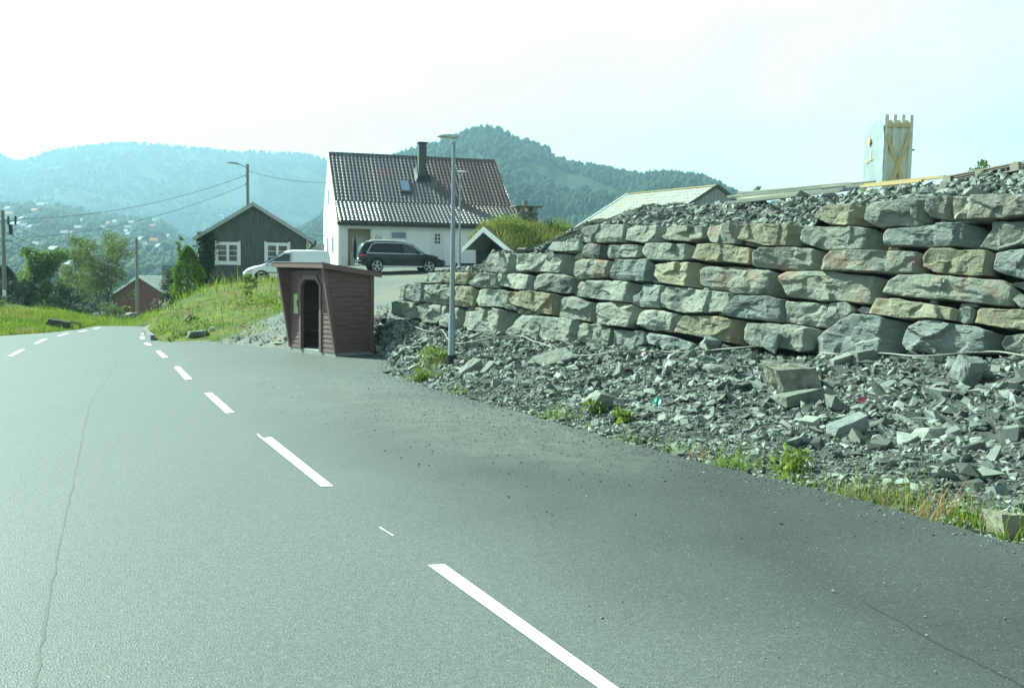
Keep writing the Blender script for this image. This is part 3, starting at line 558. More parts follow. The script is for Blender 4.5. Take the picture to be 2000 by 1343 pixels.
def wall_stone(poly, rc, kind, idx, parent):
    r = random.Random(idx * 31 + 5); pts = [wall_ab(*p) for p in poly]
    c = sum(pts, Vector((0, 0))) / len(pts); pts = [c + Vector(((p - c).x * .995, (p - c).y * .97)) for p in pts]
    wdt = max(p.x for p in pts) - min(p.x for p in pts); hgt = max(p.y for p in pts) - min(p.y for p in pts); x0 = min(p.x for p in pts)
    per = [0]
    for i in range(len(pts)): per.append(per[-1] + (pts[(i + 1) % len(pts)] - pts[i]).length)
    n = 96; ring = []
    for k in range(n):
        s = per[-1] * k / n; i = max(j for j in range(len(pts)) if per[j] <= s + 1e-9); f = (s - per[i]) / max(per[i + 1] - per[i], 1e-6)
        ring.append(pts[i].lerp(pts[(i + 1) % len(pts)], f))
    ring = [ring[k] * .84 + (ring[k - 1] + ring[(k + 1) % n]) * .08 for k in range(n)]
    ring = [p + (p - c).normalized() * min(hgt, .4) * .06 * noise.fractal(Vector((p.x * 4, p.y * 4, idx)), 1, 2, 3) for p in ring]
    small = min(wdt, hgt) < .22
    T = min(.62, max(wdt, hgt) * .9); off = r.uniform(-.05, .05) if not small else -.13
    prof = [(.85, -T), (.985, -T * .6), (1.0, -T * .3), (1.0, -.05 * hgt / .5), (.982, .004), (.955, .012)] + [(q, .014) for q in (.91, .865, .82, .775, .73, .685, .64, .595, .55, .505, .46, .41, .36, .31, .26, .21, .16, .1)]
    pl = [(r.uniform(-.10, .10), r.uniform(-.16, .16), 0), (r.choice((-1, 1)) * r.uniform(.18, .4), r.uniform(-.3, .3), r.uniform(.5, 1.1))]; cut = [(r.choice((-1, 1)) * r.uniform(.6, 1), r.choice((-1, 1)) * r.uniform(.6, 1), r.uniform(.85, 1.1)) for _ in range(2)]
    rcs = rc * wdt; lcs = r.uniform(.0, .07) * wdt; bev = r.choice((0, 0, 0, .25)) * hgt; nf = r.uniform(2.2, 4); tk_ = r.choice((0, 0, 0, .06, .18)) * hgt
    y0 = min(p.y for p in pts)
    hc_ = min(hgt, .5)
    xa, xb_, ya, yb_ = min(p.x for p in pts), max(p.x for p in pts), min(p.y for p in pts), max(p.y for p in pts)
    K = max(3, min(9, int(wdt / .22) + r.choice((1, 2)))); seeds = [(r.uniform(xa, xb_), r.uniform(ya, yb_), r.uniform(-.055, .035) * hc_ - (.10 * hc_ if r.random() < .22 else 0), r.uniform(-.17, .17), r.uniform(-.24, .20)) for _ in range(K)]
    sk0 = r.uniform(-.6, .6)
    def front(p, w, s):
        x, y = p.x - c.x, p.y - c.y
        qx = p.x + .05 * noise.noise(Vector((p.x * 6, p.y * 6, idx * 1.3))); qy = p.y + .05 * noise.noise(Vector((p.x * 6, p.y * 6, idx * 1.3 + 40)))
        D = sorted(((qx - sx + sk0 * (qy - sy)) ** 2 + 1.9 * (qy - sy) ** 2, o_ + tx * (qx - sx) + ty * (qy - sy)) for sx, sy, o_, tx, ty in seeds)
        f = min(1, max(0, (math.sqrt(D[1][0]) - math.sqrt(D[0][0])) / .035)); d = D[0][1] * (.5 + .5 * f) + D[1][1] * (.5 - .5 * f)
        d += pl[0][0] * .6 * x + pl[0][1] * .6 * y
        for (ax, ay, k) in cut: d = min(d, (ax * x / wdt * hc_ * 2 + ay * y / hgt * hc_ * 2) * .55 + k * hc_)
        d += .018 * hc_ * noise.fractal(Vector((p.x * nf * 2, p.y * nf * 2.8, idx * 3.1)), 1, 2.1, 4)
        e2 = noise.noise(Vector((p.x * 5 + 4, p.y * 12 + p.x * 2, idx * 2.7))); d += .025 * (1 if e2 > .15 else 0) * hc_
        jag = .05 * hc_ * noise.noise(Vector((0, p.y * 7, idx)))
        xr = (p.x - x0 + jag) - (wdt - rcs)
        if xr > 0: d -= xr * 1.25
        xl = lcs - (p.x - x0 + jag)
        if xl > 0: d -= xl * .8
        yb = bev - (p.y - y0)
        if yb > 0: d -= yb * .45
        yt = (p.y - y0) - (hgt - tk_)
        if yt > 0: d -= yt * .55
        return d
    V = []
    for s, ww in prof:
        for p in ring:
            q = c + (p - c) * s; wv = ww + off
            if ww > -.07 * hgt / .5 - 1e-6: wv += front(q, ww, s)
            elif ww > -T * .5: wv = min(wv, ww + off + front(q, ww, s) * .9)
            V.append(wall_pt(q.x, q.y, wv))
    V.append(wall_pt(c.x, c.y, prof[-1][1] + off + front(c, 0, 0))); F = []
    for i in range(len(prof) - 1):
        for k in range(n): F.append((i * n + k, i * n + (k + 1) % n, (i + 1) * n + (k + 1) % n, (i + 1) * n + k))
    L0 = (len(prof) - 1) * n
    F += [(L0 + k, L0 + (k + 1) % n, len(V) - 1) for k in range(n)]; F.append(tuple(range(n))[::-1])
    base = Vector(parent.location); o = mesh_obj('packing_stone' if small else 'stone', [v - base for v in V], F, M[{'': 'stone', 'y': 'stone_y', 'r': 'stone_r', 'b': 'stone_b', 'n': 'stone_n'}[kind]], parent, smooth=20)
    bmq = bmesh.new(); bmq.from_mesh(o.data); bmesh.ops.recalc_face_normals(bmq, faces=bmq.faces); bmq.to_mesh(o.data); bmq.free()
    o.data.set_sharp_from_angle(angle=R(20))
    return o
def smooth01(x): x = min(max(x, 0), 1); return x * x * (3 - 2 * x)
wall = thing('stone_wall', 'tall dry-stacked retaining wall of big rough grey boulders above the rubble', 'wall', (WA + WB) / 2)
for i, (tl, rc, kd, pl) in enumerate(ST):
    ox, oy, sc = TL[tl]; wall_stone([(ox + x / sc, oy + y / sc) for x, y in pl], rc, kd, i, wall)
# the courses carry on outside the picture: one mass of stones
rr_ = random.Random(12); more = []
for zt, zb, xs in ((72, 235, 1275), (270, 455, 1300), (498, 725, 1250), (758, 940, 1310), (965, 1150, 1275), (1165, 1370, 1345)):
    x = xs
    while x < 2500:
        x1 = x + rr_.uniform(240, 420); j = lambda: rr_.uniform(-14, 14)
        more.append(wall_stone([(1780 + a / 3.95, 360 + b / 3.95) for a, b in ((x + 6, zb + j()), (x + 4 + j(), (zt + zb) / 2), (x + 30, zt + j()), (x1 - 30, zt + j()), (x1 - 6, (zt + zb) / 2 + j()), (x1 - 12, zb + j()))], .12, rr_.choice(['', '', 'b', 'y']), 500 + len(more), wall)); x = x1
bmj = bmesh.new()
for o in more: bmj.from_mesh(o.data); bpy.data.objects.remove(o)
mj = bpy.data.meshes.new('stones'); bmj.to_mesh(mj); bmj.free(); mj.materials.append(M['stone']); mo = bpy.data.objects.new('stones', mj); col.objects.link(mo); mo.parent = wall; mo['kind'] = 'stuff'
for p in mj.polygons: p.material_index = 0
# earth packed behind the stones
TOP_PX = [(772, 556), (782, 552), (816, 552), (822, 533), (940, 532), (952, 494), (1066, 491), (1068, 472), (1125, 470), (1128, 439), (1575, 437), (1592, 402), (1690, 388), (1805, 383), (2000, 380), (2060, 380), (2110, 380), (2480, 372)]
BASE_PX = [(770, 630), (800, 634), (860, 645), (940, 652), (1000, 656), (1050, 670), (1150, 674), (1250, 684), (1340, 682), (1400, 688), (1490, 694), (1590, 706), (1700, 706), (1800, 694), (1900, 697), (2000, 697), (2110, 705)]
fr = MB()
tp = [wall_ab(*p) for p in TOP_PX]; lo = wall_ab(770, 640)
for i in range(len(tp) - 1):
    a0, a1 = tp[i], tp[i + 1]
    if a1.x - a0.x < .02: continue
    A_ = [wall_pt(a0.x, -1.4, -.58), wall_pt(a1.x, -1.4, -.58), wall_pt(a1.x, a1.y - .1, -.58), wall_pt(a0.x, a0.y - .1, -.58)]
    fr.prism(A_, [p - wN * .5 for p in A_])
fr.V = [tuple(Vector(v) - Vector(wall.location)) for v in fr.V]
fr.build('backfill', M['fines'], wall)

# ------------------------------------------------------------------ rubble slope in front of the wall
def resample(P, n):
    P = [Vector(p) for p in P]; L = [0]
    for i in range(len(P) - 1): L.append(L[-1] + (P[i + 1] - P[i]).length)
    o = []; j = 0
    for k in range(n):
        s = L[-1] * k / (n - 1)
        while j < len(P) - 2 and L[j + 1] < s: j += 1
        o.append(P[j].lerp(P[j + 1], (s - L[j]) / max(L[j + 1] - L[j], 1e-6)))
    return o
NS, NT = 300, 70
Er = resample([p + Vector((0, 0, -.10)) for p in E], NS)
Bl = [at(722, 614, 28.6), at(748, 620, 27.4)] + [wpx(px, py, -.16) + Vector((0, 0, .07)) for px, py in BASE_PX] + [wall_pt(wall_ab(2110, 700).x + 2.5, wall_ab(2110, 705).y, -.3), wall_pt(wall_ab(2110, 700).x + 6, wall_ab(2110, 705).y - .1, -.3)]
Br = resample(Bl, NS); rV = []
for j in range(NT):
    t = j / (NT - 1)
    for i in range(NS):
        p = Er[i].lerp(Br[i], t); z = Er[i].z + (Br[i].z - Er[i].z) * (.45 * t + .55 * t ** 1.9) if True else 0
        k = min(1, t * 5)
        z += k * (.09 * noise.fractal(Vector((p.x * .8, p.y * .8, 9)), 1, 2, 5) + .05 * noise.noise(Vector((p.x * 2.4, p.y * 2.4, 4))))
        rV.append((p.x, p.y, z))
rV = np.array(rV); rF = grid_faces(NT, NS)
slope = mesh_obj('rubble_slope', rV, rF, M['fines'], smooth=180); tag(slope, kind='structure')
bvh_r = BVHTree.FromPolygons([Vector(v) for v in rV], [tuple(f) for f in rF])
# everything one can stand on, for placing things by eye
def spot(px, py):
    h = bvh_r.ray_cast(O, ray(px, py).normalized()); g = bvh_g.ray_cast(O, ray(px, py).normalized())
    if h[0] is not None and (g[0] is None or h[3] <= g[3] + .4): return h[0]
    return g[0] if g[0] is not None else road(px, py)
def slope_pts(n, tmin, tmax, s0=0, s1=1):
    s = rng.uniform(s0, s1, n) * (NS - 1.001); t = rng.uniform(tmin, tmax, n) * (NT - 1.001); i = s.astype(int); j = t.astype(int)
    fs = (s - i)[:, None]; ft = (t - j)[:, None]; g = rV.reshape(NT, NS, 3)
    return (g[j, i] * (1 - fs) + g[j, i + 1] * fs) * (1 - ft) + (g[j + 1, i] * (1 - fs) + g[j + 1, i + 1] * fs) * ft
P1 = slope_pts(30000, .03, 1.0); z1 = np.clip(rng.lognormal(-3.6, .42, len(P1)), .012, .085)
P2 = slope_pts(3300, .24, 1.0); z2 = np.clip(rng.lognormal(-2.68, .35, len(P2)), .04, .13)
P3 = slope_pts(26000, .0, .42); z3 = np.clip(rng.lognormal(-4.2, .45, len(P3)), .006, .045)
P = np.concatenate([P1, P2, P3]); sz = np.concatenate([z1, z2, z3]); P[:, 2] += sz * .2
V, F = rock_field(P, sz); tag(mesh_obj('rubble', V, F, M['rubble']), 'grey angular broken rock covering the slope below the wall', 'rubble', kind='stuff')

loose_meshes = []
for k in range(14):
    V, F = (shard(100 + k, 1.1, random.uniform(.5, .9), random.uniform(.3, .6)) if k % 2 else hull_rock(100 + k, 1.05, random.uniform(.5, .9), random.uniform(.35, .65), 10)); me = bpy.data.meshes.new('loose_stone')
    me.from_pydata([tuple(v) for v in V], [], [tuple(map(int, f)) for f in F]); me.materials.append(M['loose']); loose_meshes.append(me)
def loose(P, sizes, label, group, name='loose_stone'):
    for p, s in zip(P, sizes):
        o = bpy.data.objects.new(name, random.choice(loose_meshes)); col.objects.link(o); o.location = p + np.array([0, 0, s * .22]); o.scale = (s, s, s)
        o.rotation_euler = (random.gauss(0, .35), random.gauss(0, .35), random.uniform(0, 6.3)); tag(o, label, 'stone', group)
LP = slope_pts(240, .27, .97, .03, .93); LS = np.clip(rng.lognormal(-2.1, .27, len(LP)), .09, .19)
loose(LP, LS, 'angular grey stone lying loose on the rubble slope below the wall', 'loose stones on the rubble slope')

# stones one would notice, each its own shape
def boulder(label, px, py, W, H, D, rz, tilt, m, seed, lift_=.35, n=16, cat='boulder', name='boulder', p=None):
    V, F = block_rock(seed, W / 2, D / 2, H / 2); p = p or spot(px, py)
    o = mesh_obj(name, V, F, m); o.location = (p.x, p.y, p.z + H * lift_); o.rotation_euler = (tilt[0], tilt[1], rz)
    return tag(o, label, cat)
boulder('large brown-grey block standing in the middle of the rubble', 1548, 764, .86, .50, .5, .3, (.1, .1), M['stone_n'], 303, .26)
boulder('flat grey slab lying in front of the brown-grey block', 1565, 792, .75, .2, .45, .2, (-.15, -.18), M['stone'], 304, .5)
boulder('pale square-edged stone leaning on the foot of the wall', 1516, 682, .46, .40, .2, math.atan2(wt.y, wt.x), (-.2, .5), M['stone_b'], 309, 0, p=wpx(1516, 667, .17))
boulder('broad pale slab lying flat on the rubble right of the lamp post', 1076, 712, .85, .16, .5, .5, (.45, -.25), M['stone'], 311, .6)
boulder('pale block on the verge at the right edge of the asphalt', 1968, 1045, .36, .2, .26, .2, (0, .05), M['stone_y'], 313, .4)
boulder('whitish flat stone on the asphalt corner left of the lamp post', 802, 704, .34, .1, .25, .2, (0, .1), mat('pale_rock', (.42, .44, .40), (.33, .35, .31), 5, .85, .5), 317, .5)
boulder('dark slab half buried under the big bluish wall boulder', 1690, 704, .6, .24, .3, .3, (0, -.12), M['stone_b'], 319, .2)
boulder('long grey slab pointing at the road in the right of the rubble', 1650, 850, .62, .16, .24, .35, (.2, -.35), M['stone_b'], 322, .6)
boulder('slanting grey slab just right of the lamp post foot', 918, 727, .75, .22, .3, .9, (.1, -.4), M['stone'], 325, .45)
boulder('chunky blue-grey stone on the right part of the rubble', 1888, 748, .42, .36, .32, .4, (.3, .2), M['stone_b'], 327, .5)
boulder('pale pointed stone low on the rubble above the grass tufts', 1172, 800, .42, .26, .3, .4, (.1, .3), M['stone'], 331, .5)
boulder('dark stone against the foot of the wall left of the leaning pale stone', 1388, 683, .34, .26, .25, .1, (.2, .1), M['stone_b'], 333, .5)

# ------------------------------------------------------------------ filled ground behind the wall
SIL = [(776, 556), (800, 553), (835, 534), (945, 516), (960, 494), (1060, 486), (1072, 470), (1100, 458), (1130, 437), (1180, 426), (1250, 403), (1330, 400), (1400, 401), (1480, 398), (1600, 385), (1700, 372), (1820, 361), (1850, 360), (1900, 352), (1950, 334), (2000, 326), (2110, 322), (2300, 320), (2520, 318)]
fT = [wpx(px, py + 5, -.22) for px, py in TOP_PX] + [wpx(2500, 380, -.2)]
fB = []
for px, py in SIL:
    a = wall_ab(px, 500).x; base = wall_pt(a, 0, 0); dist = .8 + 2.6 * min(1, max(0, (px - 1060) / 120)); b = base - wn0 * dist
    r = ray(px, py); k = (b - O).dot(wn0) / r.dot(wn0); fB.append(O + r * k)
FT, FB = resample(fT, 240), resample(fB, 240)
# pair both lines along the wall
def by_a(P, a):
    L = [((p - WO).dot(wt), p) for p in P]; L.sort(key=lambda q: q[0])
    for i in range(len(L) - 1):
        if L[i][0] <= a <= L[i + 1][0]: return L[i][1].lerp(L[i + 1][1], (a - L[i][0]) / max(L[i + 1][0] - L[i][0], 1e-6))
    return L[0][1] if a < L[0][0] else L[-1][1]
amin, amax = .1, (wpx(2490, 400) - WO).dot(wt); cols_ = np.linspace(amin, amax, 240); pV = []
for j in range(26):
    for a in cols_:
        t_, b_ = by_a(FT, a), by_a(FB, a)
        if j < 18:
            t = j / 17; p = t_.lerp(b_, t); p.z += math.sin(math.pi * t) * (-.04) + (.05 * noise.fractal(Vector((p.x * 1.2, p.y * 1.2, 2)), 1, 2, 4) if j else 0)
        else:
            p = b_ - wn0 * (1.1 * (j - 17)); p.z = max(b_.z - .05 - .012 * (j - 17) ** 2, 0) - (.0 if j < 24 else .8)
        pV.append(p[:])
pV = np.array(pV); tag(mesh_obj('fill_ground', pV, grid_faces(26, 240), M['fines'], smooth=180), kind='structure')
bvh_p = BVHTree.FromPolygons([Vector(v) for v in pV], [tuple(f) for f in grid_faces(26, 240)])
def fill_pts(n, j0, j1, amn=0.0):
    s = rng.uniform(amn, 1, n) * 238.99; t = rng.uniform(j0, j1, n); i = s.astype(int); j = t.astype(int); fs = (s - i)[:, None]; ft = (t - j)[:, None]; g = pV.reshape(26, 240, 3)
    return (g[j, i] * (1 - fs) + g[j, i + 1] * fs) * (1 - ft) + (g[j + 1, i] * (1 - fs) + g[j + 1, i + 1] * fs) * ft
P = np.concatenate([fill_pts(8000, .3, 20.9, .02), fill_pts(1700, .6, 19, .3)]); sz = np.concatenate([np.clip(rng.lognormal(-3.55, .4, 8000), .012, .07), np.clip(rng.lognormal(-2.65, .3, 1700), .04, .12)])
P[:, 2] += sz * .2; V, F = rock_field(P, sz); tag(mesh_obj('rubble', V, F, M['rubble']), 'grey angular broken rock spread on the fill above the wall', 'rubble', kind='stuff')
LP = fill_pts(46, 1.2, 17.5, .36); LS = np.clip(rng.lognormal(-2.05, .3, len(LP)), .08, .2)
loose(LP, LS, 'angular grey stone lying loose on the fill above the wall', 'loose stones above the wall')

# ================================================================== BUILDINGS
class Frame:
    def __init__(s, o, rz): s.o = Vector(o); s.rz = rz; s.ex = Vector((math.cos(rz), math.sin(rz), 0)); s.ey = Vector((-math.sin(rz), math.cos(rz), 0))
    def loc(s, P): d = Vector(P) - s.o; return Vector((d.dot(s.ex), d.dot(s.ey), d.z))
    def W(s, x, y, z): return s.o + s.ex * x + s.ey * y + Vector((0, 0, z))
    def hit_y(s, px, py, v=0): return s.loc(hit_plane(px, py, s.W(0, v, 0), s.ey))
    def hit_x(s, px, py, u=0): return s.loc(hit_plane(px, py, s.W(u, 0, 0), s.ex))
    def hit3(s, px, py, a, b, c):
        a, b, c = s.W(*a), s.W(*b), s.W(*c); return s.loc(hit_plane(px, py, a, (b - a).cross(c - a)))
def clip_row(poly, z0, z1):                 # x-extent of a convex polygon (x,z) on the band z0..z1 -> quad
    def xs(z):
        o = []
        for i in range(len(poly)):
            (xa, za), (xb, zb) = poly[i], poly[(i + 1) % len(poly)]
            if (za - z) * (zb - z) <= 0 and abs(za - zb) > 1e-9: o.append(xa + (xb - xa) * (z - za) / (zb - za))
        return (min(o), max(o)) if len(o) > 1 else None
    return xs(z0 + 1e-4), xs(z1 - 1e-4)
def siding(mb, poly, y, h=.16, lap=.03, th=.03, axis='y', gap=0.004):
    """horizontal boards filling a convex (x,z) outline, facing -y (or +x when axis is 'x')"""
    zmin = min(p[1] for p in poly); zmax = max(p[1] for p in poly); z = zmin
    while z < zmax - .01:
        z1 = min(z + h, zmax); a, b = clip_row(poly, z, z1 - gap)
        if a and b:
            A = [(a[0], y - lap, z), (a[1], y - lap, z), (b[1], y, z1 - gap), (b[0], y, z1 - gap)]; B = [(p[0], y + th, p[2]) for p in A]
            if axis == 'x': A = [(-p[1], p[0], p[2]) for p in A]; B = [(-p[1], p[0], p[2]) for p in B]
            mb.prism(A, B)
        z = z1
    return mb

# ------------------------------------------------------------------ bus shelter
M['stain'] = mat('stained_boards', (.125, .07, .064), (.205, .138, .126), 2.2, .75, .45, 30, stretch=(1, 1, 9), c3=(.12, .062, .06), s3=1.2, bdist=.006)
M['stain2'] = mat('stained_trim', (.15, .088, .078), (.21, .135, .122), 3, .7, .3, 30, stretch=(2, 2, 8), bdist=.005)
M['felt'] = mat('roofing_felt', (.16, .17, .165), (.24, .25, .24), 7, .9, .4)
sc_ = road(655, 696); SF = Frame((sc_.x, sc_.y, sc_.z), math.atan2(-.771, .637))
sh = thing('bus_shelter', 'small red-brown wooden bus shelter with slanted sides and a doorway, beside the lay-by', 'bus shelter', SF.o, SF.rz)
SW, SD, Z0, ZF, ZB = 2.54, 1.08, .09, 2.33, 2.10
MB().box(-SW - .0, .02, .0, SD + .05, -.3, Z0).build('plinth', M['concrete'], sh, bevel=.015)
def roofz(y): return ZF + (ZB - ZF) * (y + .42) / (SD + .62)
for sx, nm in ((0, 1), (-SW, -1)):
    mb = MB(); poly = [(0.03, Z0), (SD, Z0), (SD, roofz(SD)), (-.36, roofz(-.36)), (-.35, ZF - .05)]
    siding(mb, poly, 0, .122, .020, .04, 'y', .001)
    rot = [(-p[1] if nm > 0 else p[1], p[0], p[2]) for p in mb.V]; mb.V = [(sx + p[0], p[1], p[2]) for p in rot]
    mb.build('side_panel', M['stain'], sh)
    t = MB(); o_ = .012 * nm
    t.prism([(sx + o_ + k, y, z) for k, y, z in ((.035 * nm, .06, Z0 - .02), (.035 * nm, -.30, ZF), (.035 * nm, -.40, ZF), (.035 * nm, -.03, Z0 - .02))],
            [(sx + o_ + k, y, z) for k, y, z in ((-.05 * nm, .06, Z0 - .02), (-.05 * nm, -.30, ZF), (-.05 * nm, -.40, ZF), (-.05 * nm, -.03, Z0 - .02))])
    t.box(min(sx + .05 * nm, sx - .05 * nm), max(sx + .05 * nm, sx - .05 * nm), SD - .06, SD + .05, Z0 - .02, roofz(SD))
    t.build('corner_board', M['stain2'], sh)
mb = MB(); D0, D1, DT = -1.84, -.80, 1.98
siding(mb, [(-SW + .03, Z0), (D0, Z0), (D0, ZF - .12), (-SW + .03, ZF - .12)], .0, .122, .018, .04, 'y', .001)
siding(mb, [(D1, Z0), (-.06, Z0), (-.06, ZF - .12), (D1, ZF - .12)], .0, .122, .018, .04, 'y', .001)
siding(mb, [(D0, DT), (D1, DT), (D1, ZF - .12), (D0, ZF - .12)], .0, .122, .018, .04, 'y', .001)
siding(mb, [(D0, DT - .22), (D0 + .002, DT - .22), (D0 + .22, DT), (D0, DT)], .0, .118, .006, .04); siding(mb, [(D1 - .002, DT - .22), (D1, DT - .22), (D1, DT), (D1 - .22, DT)], .0, .118, .006, .04)
mb.build('front_panel', M['stain'], sh)
t = MB(); t.box(D0 - .1, D0 + .004, -.045, .05, Z0 - .03, DT - .18); t.box(D1 - .004, D1 + .1, -.045, .05, Z0 - .03, DT - .18); t.box(D0 + .16, D1 - .16, -.045, .05, DT - .02, DT + .1)
t.prism_y([(D0 - .1, DT - .18), (D0 + .004, DT - .18), (D0 + .2, DT - .02), (D0 + .16, DT + .1)], -.043, .048); t.prism_y([(D1 + .1, DT - .18), (D1 - .16, DT + .1), (D1 - .2, DT - .02), (D1 - .004, DT - .18)], -.043, .048)
t.build('door_frame', M['stain2'], sh)
bk = MB(); siding(bk, [(-SW + .04, Z0), (-.04, Z0), (-.04, roofz(SD)), (-SW + .04, roofz(SD))], SD - .03, .118, .004, .04, 'y', .001); bk.build('back_panel', M['stain'], sh)
MB().box(-SW + .05, -.05, SD - .42, SD - .07, .50, .545).build('bench', mat('bench_board', (.55, .54, .48), (.22, .21, .19), 3, .7), sh)
rf = MB(); y0, y1 = -.44, SD + .2; XL = min(SF.hit_y(544, 511, y0 - .03).x + .03, -SW - .09)
rf.prism_x([(y0, roofz(y0)), (y1, roofz(y1)), (y1, roofz(y1) + .06), (y0, roofz(y0) + .06)], XL, .16); roof = rf.build('roof', M['felt'], sh)
fs = MB(); fs.box(XL - .03, .19, y0 - .03, y0 - .001, roofz(y0) - .05, roofz(y0) + .085); fs.build('fascia', M['stain2'], roof)
for x0 in (.161, XL - .03): MB().prism_x([(y0 - .001, roofz(y0) - .05), (y1, roofz(y1) - .05), (y1, roofz(y1) + .085), (y0 - .001, roofz(y0) + .085)], x0, x0 + .029).build('fascia', M['stain2'], roof)
MB().box(XL - .04, .2, y0 - .045, y0 + .02, roofz(y0) + .086, roofz(y0) + .105).build('edge_strip', M['galv'], roof)
sg = MB().box(-2.27, -2.03, -.026, -.014, 1.02, 1.55).build('timetable', mat('timetable_paper', (.36, .46, .16), (.46, .54, .27), 9, .5), sh)
MB().box(-2.09, -2.028, -.03, -.0265, 1.22, 1.40).build('printed_block', mat('print_dark', (.05, .06, .05)), sg)
MB().box(-1.2, -.92, SD - .36, SD - .1, .546, .95).build('waste_box', mat('waste_box', (.035, .075, .075), rough=.5), sh, bevel=.02)
MB().box(-1.14, -.98, SD - .369, SD - .362, .74, .88).build('notice', M['white_paint'], sh)

# ------------------------------------------------------------------ lamp posts
def lamp_post(label, p, H, px_h, head, rz, sleeve, black=True):
    L = thing('street_lamp', label, 'street lamp', p, rz, 'galvanised lamp posts by the road and the drive')
    MB().tube([(0, 0, -.6), (0, 0, sleeve), (0, 0, sleeve + .06)], [.075, .073, .058], 16).build('base_section', M['galv'], L, smooth=50)
    MB().tube([(0, 0, sleeve + .03), (0, 0, H - .1)], [.054, .036], 16).build('pole', M['galv'], L, smooth=50)
    if black: MB().tube([(0, 0, -.7), (0, 0, .2)], [.115, .11], 14).build('foundation_sleeve', M['black_metal'], L, smooth=50)
    h = MB(); P = [(-.62, .0), (-.5, .05), (-.2, .085), (.12, .075), (.18, .04), (.16, -.03), (-.05, -.05), (-.3, -.03), (-.62, -.018)]
    n = len(P); rows = []
    for y, s in ((-.14, .55), (-.11, .85), (-.05, 1), (.05, 1), (.11, .85), (.14, .55)): rows.append([(x * (1 if abs(y) < .12 else .93), y, H + z * s) for x, z in P])
    for r_ in rows: h.V += [(x * .58, y * .8, H + (z - H) * .75) for x, y, z in r_]
    for i in range(5):
        for k in range(n): h.F.append((i * n + k, i * n + (k + 1) % n, (i + 1) * n + (k + 1) % n, (i + 1) * n + k))
    h.F += [tuple(range(n))[::-1], tuple(5 * n + k for k in range(n))]
    hd = h.build('lamp_head', mat('lamp_head', (.44, .48, .48), rough=.4, metal=.3), L, smooth=40)
    MB().box(-.29, -.07, -.07, .07, H - .041, H - .027).build('lens', mat('lamp_lens', (.6, .62, .62), rough=.2), hd)
    return L
p = spot(882, 711); topz = (at(886, 268, p.y)).z
lamp_post('tall grey lamp post with flat head on the rubble beside the asphalt corner', p, topz - p.z, 0, 0, .35, .30 + (at(884, 617, p.y)).z - p.z - .3)
p = at(897, 524, 46); lamp_post('farther grey lamp post standing in front of the white house', p, at(897, 336, 46).z - p.z, 0, 0, 2.6, at(897, 512, 46).z - p.z + .3, False)

# ------------------------------------------------------------------ white house
M['lap'] = mat('white_lap_siding', (.90, .91, .88), (.85, .86, .83), 2, .55, .1, 20, stretch=(1, 1, 6))
M['tile'] = mat('glazed_roof_tile', (.05, .045, .046), (.085, .07, .068), 1.1, .36, 0, spec=1.0, coat=1.0, c3=(.15, .06, .05), s3=.25)
M['tile'].node_tree.nodes['Principled BSDF'].inputs['Coat Roughness'].default_value = .32
M['dark_trim'] = mat('dark_trim', (.035, .04, .038), rough=.6)
M['cream'] = mat('cream_boards', (.62, .58, .42), (.55, .52, .38), 4, .6, .2, 20, stretch=(1, 1, 8))
h0 = at(661, 519, 64); HZ = 1.35
HF = Frame((h0.x, h0.y, HZ), math.atan2(.28, .96))
hs = thing('house', 'white timber house with a glossy brown tiled roof and dark chimney behind the parked cars', 'house', HF.o, HF.rz)
ev = HF.hit_y(659, 431.5, -.55); kk = HF.hit_y(657, 393, 2.2); rg = HF.hit_y(642, 300, 6.5)
EZ, KZ, RZ = ev.z, kk.z, rg.z; U1 = HF.hit_y(966, 309, 6.5).x; U0_ = rg.x; U2 = HF.hit_y(1034, 394, 2.2).x; UL = ev.x
BE = (10.6, HF.hit_y(631, 418, 10.6).z)
def upx(px, py=480, v=0): return HF.hit_y(px, py, v).x
def zpx(px, py, v=0): return HF.hit_y(px, py, v).z
WZ = EZ - .12; UE = U2 - .3; UA, UB = upx(679), upx(724)
wl = MB()
siding(wl, [(.0, .25), (UA, .25), (UA, WZ), (.0, WZ)], 0, .2); siding(wl, [(UB, .25), (UE, .25), (UE, WZ), (UB, WZ)], 0, .2); siding(wl, [(UA, WZ - .32), (UB, WZ - .32), (UB, WZ), (UA, WZ)], 0, .2)
wl.build('front_wall', M['lap'], hs)
gp_ = [(0.02, .25), (10.2, .25), (10.2, BE[1] - .2), (6.5, RZ - .25), (2.2, KZ - .2), (.02, WZ)]
g = MB(); siding(g, gp_, 0, .17); g.V = [(p[1], p[0], p[2]) for p in g.V]; g.build('gable_wall', M['lap'], hs)
g = MB(); siding(g, gp_, 0, .17); g.V = [(U1 - .3 - p[1], p[0], p[2]) for p in g.V]; g.build('gable_wall', M['lap'], hs)
MB().box(.03, UE - .03, 10.15, 10.2, .25, BE[1] - .2).build('back_wall', M['lap'], hs)
MB().box(.05, UE - .05, .05, 9.5, -1.2, .25).build('foundation', M['concrete'], hs)
MB().box(upx(890), UE + .1, -.03, .05, -.3, zpx(920, 514)).build('basement_opening', M['dark_trim'], hs)
